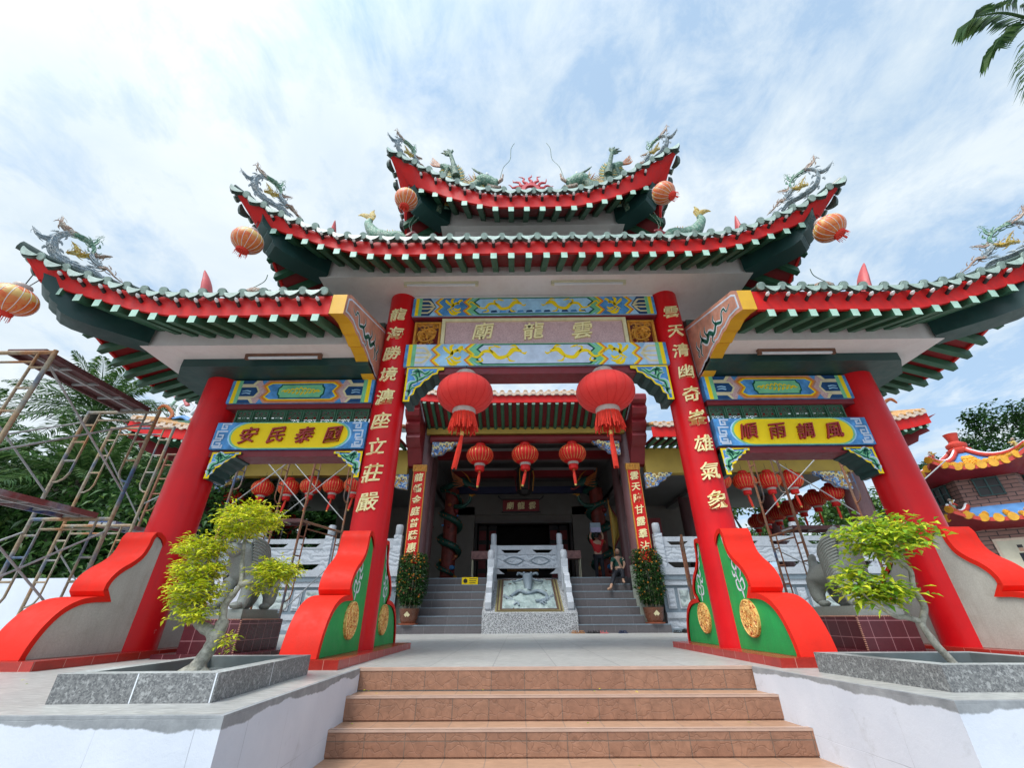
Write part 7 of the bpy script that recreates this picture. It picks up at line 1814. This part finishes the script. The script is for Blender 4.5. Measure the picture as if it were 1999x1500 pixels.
def tree(x, y, zc, r, label, seed, n=5200, m='leafD', ls=.28, h0=0, group=None, clumps=38, name='broadleaf_tree'):
    rnd = random.Random(seed); t = thing(name, label, 'tree', (x, y, 0), group); mb = MB()
    mb.tube([(x, y, 0), (x+.15, y, zc*.5), (x, y, zc)], [.32, .24, .12], M['trunk'], 9); cl = []
    for k in range(clumps):
        a = rnd.uniform(0, 2*pi); cz = rnd.uniform(-.8, 1); s_ = sqrt(max(0, 1-cz*cz)); k_ = rnd.uniform(.45, 1)
        c = Vector((x+r[0]*k_*s_*cos(a), y+r[1]*k_*s_*sin(a), zc+r[2]*k_*cz)); cl.append((c, rnd.uniform(.18, .34)*min(r)))
        if k < 16: mb.tube(spline([(x, y, zc*.62), ((x+c.x)/2, (y+c.y)/2, (zc*.8+c.z)/2+.1), tuple(c)], 4), [.10, .09, .08, .07, .06, .05, .04, .03, .015], M['trunk'], 5)
    mb.build('trunk', t); mb = MB()
    for i in range(n):
        c, cr_ = cl[i % len(cl)]; d = Vector((rnd.gauss(0, 1), rnd.gauss(0, 1), rnd.gauss(0, .7))).normalized()*cr_*rnd.uniform(.5, 1.15)
        leaf(mb, c+d, (rnd.uniform(-1, 1), rnd.uniform(-1, 1), rnd.uniform(-.6, .5)), ls*rnd.uniform(.7, 1.2), ls*.5, M[m], .4, rnd)
    mb.build('crown', t, smooth=False, fix=False)
tree(29.5, 18, 8.3, (5.5, 4, 2.9), 'wide leafy tree behind the pagoda at the right edge', 3, 17000, group='trees behind the pagoda', clumps=60)
tree(23.8, 19, 6.6, (2.4, 2, 1.6), 'smaller tree left of the wide tree behind the pagoda', 5, 6500, ls=.24, group='trees behind the pagoda', clumps=20)
M['leafM'] = leafmat('mid_green_leaves', (.03, .09, .02), (.08, .18, .04), (.18, .28, .06))
tree(14.5, 23, 4.6, (4, 2.5, 3.8), 'bright green bushy tree seen through the right hall bay', 6, 6500, 'leafM', .34, group='trees beyond the hall')
tree(10.5, 25, 4.0, (3.5, 2, 3.8), 'green bushy tree seen past the back columns of the right hall bay', 14, 5200, 'leafM', .34, group='trees beyond the hall')
tree(16.8, 17.5, 3.4, (2.2, 2, 2.8), 'low leafy tree just outside the right end of the hall', 15, 4200, 'leafM', .28, group='trees beyond the hall')
tree(20.0, 20, 4.0, (3.2, 2.5, 3.0), 'green bushy tree right of the hall behind the outer gate column', 8, 5000, 'leafM', .32, group='trees beyond the hall')
tree(-12.5, 23, 4.0, (4, 2.5, 3.6), 'dark bushy tree seen through the left hall bay', 9, 5000, 'leafD', .34, group='trees beyond the hall')
# dense dark undergrowth behind the white wall, nobody could count it
mb = MB(); rnd = random.Random(21)
for i in range(34000):
    x = rnd.uniform(-34, -9.6); y = rnd.uniform(7.5, 13)+max(0, (-x-12))*.25; hm = 4.6+1.8*mn.noise(Vector((x*.35, 0, 0)))+1.2*mn.noise(Vector((x*1.1, 3, 0))); z = rnd.uniform(0, 1)**.8*max(1.2, hm)
    leaf(mb, (x, y+z*.25, z), (rnd.uniform(-1, 1), rnd.uniform(-1, .6), rnd.uniform(-.7, .6)), rnd.uniform(.18, .42), .16, M['leafD'] if rnd.random() < .8 else M['leafM'], .5, rnd)
o = mb.build('undergrowth', smooth=False, fix=False); tag(o, 'dense dark undergrowth behind the white wall on the left', 'shrubs'); kind(o, 'stuff')
mb = MB()
for i in range(22000):
    x = rnd.uniform(-60, -10); y = 24+rnd.uniform(-2, 2); z = rnd.uniform(0, 1)*(10.5+3*mn.noise(Vector((x*.2, 0, 0))))
    leaf(mb, (x, y, z), (rnd.uniform(-1, 1), rnd.uniform(-1, .6), rnd.uniform(-.7, .6)), rnd.uniform(.6, 1.2), .6, M['leafD'], .5, rnd)
o = mb.build('far_wood', smooth=False, fix=False); tag(o, 'dark wood filling the background behind the oil palms', 'woodland'); kind(o, 'stuff')
# coconut palm beyond the right edge; only frond tips reach into the picture
cp = thing('palm_tree', 'coconut palm fronds reaching in from the top right corner', 'palm tree', (15.6, 1.2, -1.14))
mb = MB(); mb.tube(spline([(15.6, 1.2, -1.14), (15.8, 1.2, 5), (15.7, 1.2, 9.5), (15.6, 1.2, 16.2)], 5), [.24]*6+[.19]*10, M['ptrunk'], 10); mb.build('trunk', cp)
rnd = random.Random(31)
def coco(tip_a, az, el, L_, dr, nl=44, ll=1.0): mb = MB(); frond(mb, (15.6, 1.2, 16.2), az, el, L_, nl, ll, rnd, M['palmG'], dr, .06, .55); mb.build('frond', cp, smooth=False, fix=False)
def fpath(pts, nl, ll):
    C = spline(pts, 6); n = len(C); mb = MB(); mb.tube(C, [lerp(.05, .008, i/(n-1)) for i in range(n)], M['palmG'], 5)
    for k in range(nl):
        u = .1+.9*k/nl; i = min(n-2, int(u*(n-1))); p = C[i].lerp(C[i+1], u*(n-1)-i); t = (C[i+1]-C[i]).normalized(); sd = t.cross(Vector((0, 0, 1))).normalized()
        for s2 in (-1, 1):
            d = (t*1.3+sd*s2*.55+Vector((0, 0, rnd.uniform(-.35, .05)))).normalized(); l_ = ll*rnd.uniform(.8, 1.1); q = p+d*l_*.5; e = p+d*l_*.95+Vector((0, 0, -.22*l_)); wv = t.cross(d).normalized()*.05
            mb.add([p, q-wv, q+wv, e], [(0, 1, 2), (1, 3, 2)], M['palmG'])
    mb.build('frond', cp, smooth=False, fix=False)
fpath([(15.6, 1.2, 16.2), (14.2, .9, 15.9), (12.9, .7, 15.2), (12.1, .5, 14.5)], 60, 1.15)
fpath([(15.6, 1.2, 16.2), (14.6, 1.2, 15.7), (13.4, 1.0, 14.6), (12.6, .9, 13.7)], 50, .95)
for k in range(5): coco(0, radians(-70+k*28), radians(25-10*(k % 3)), 3.6, .9)
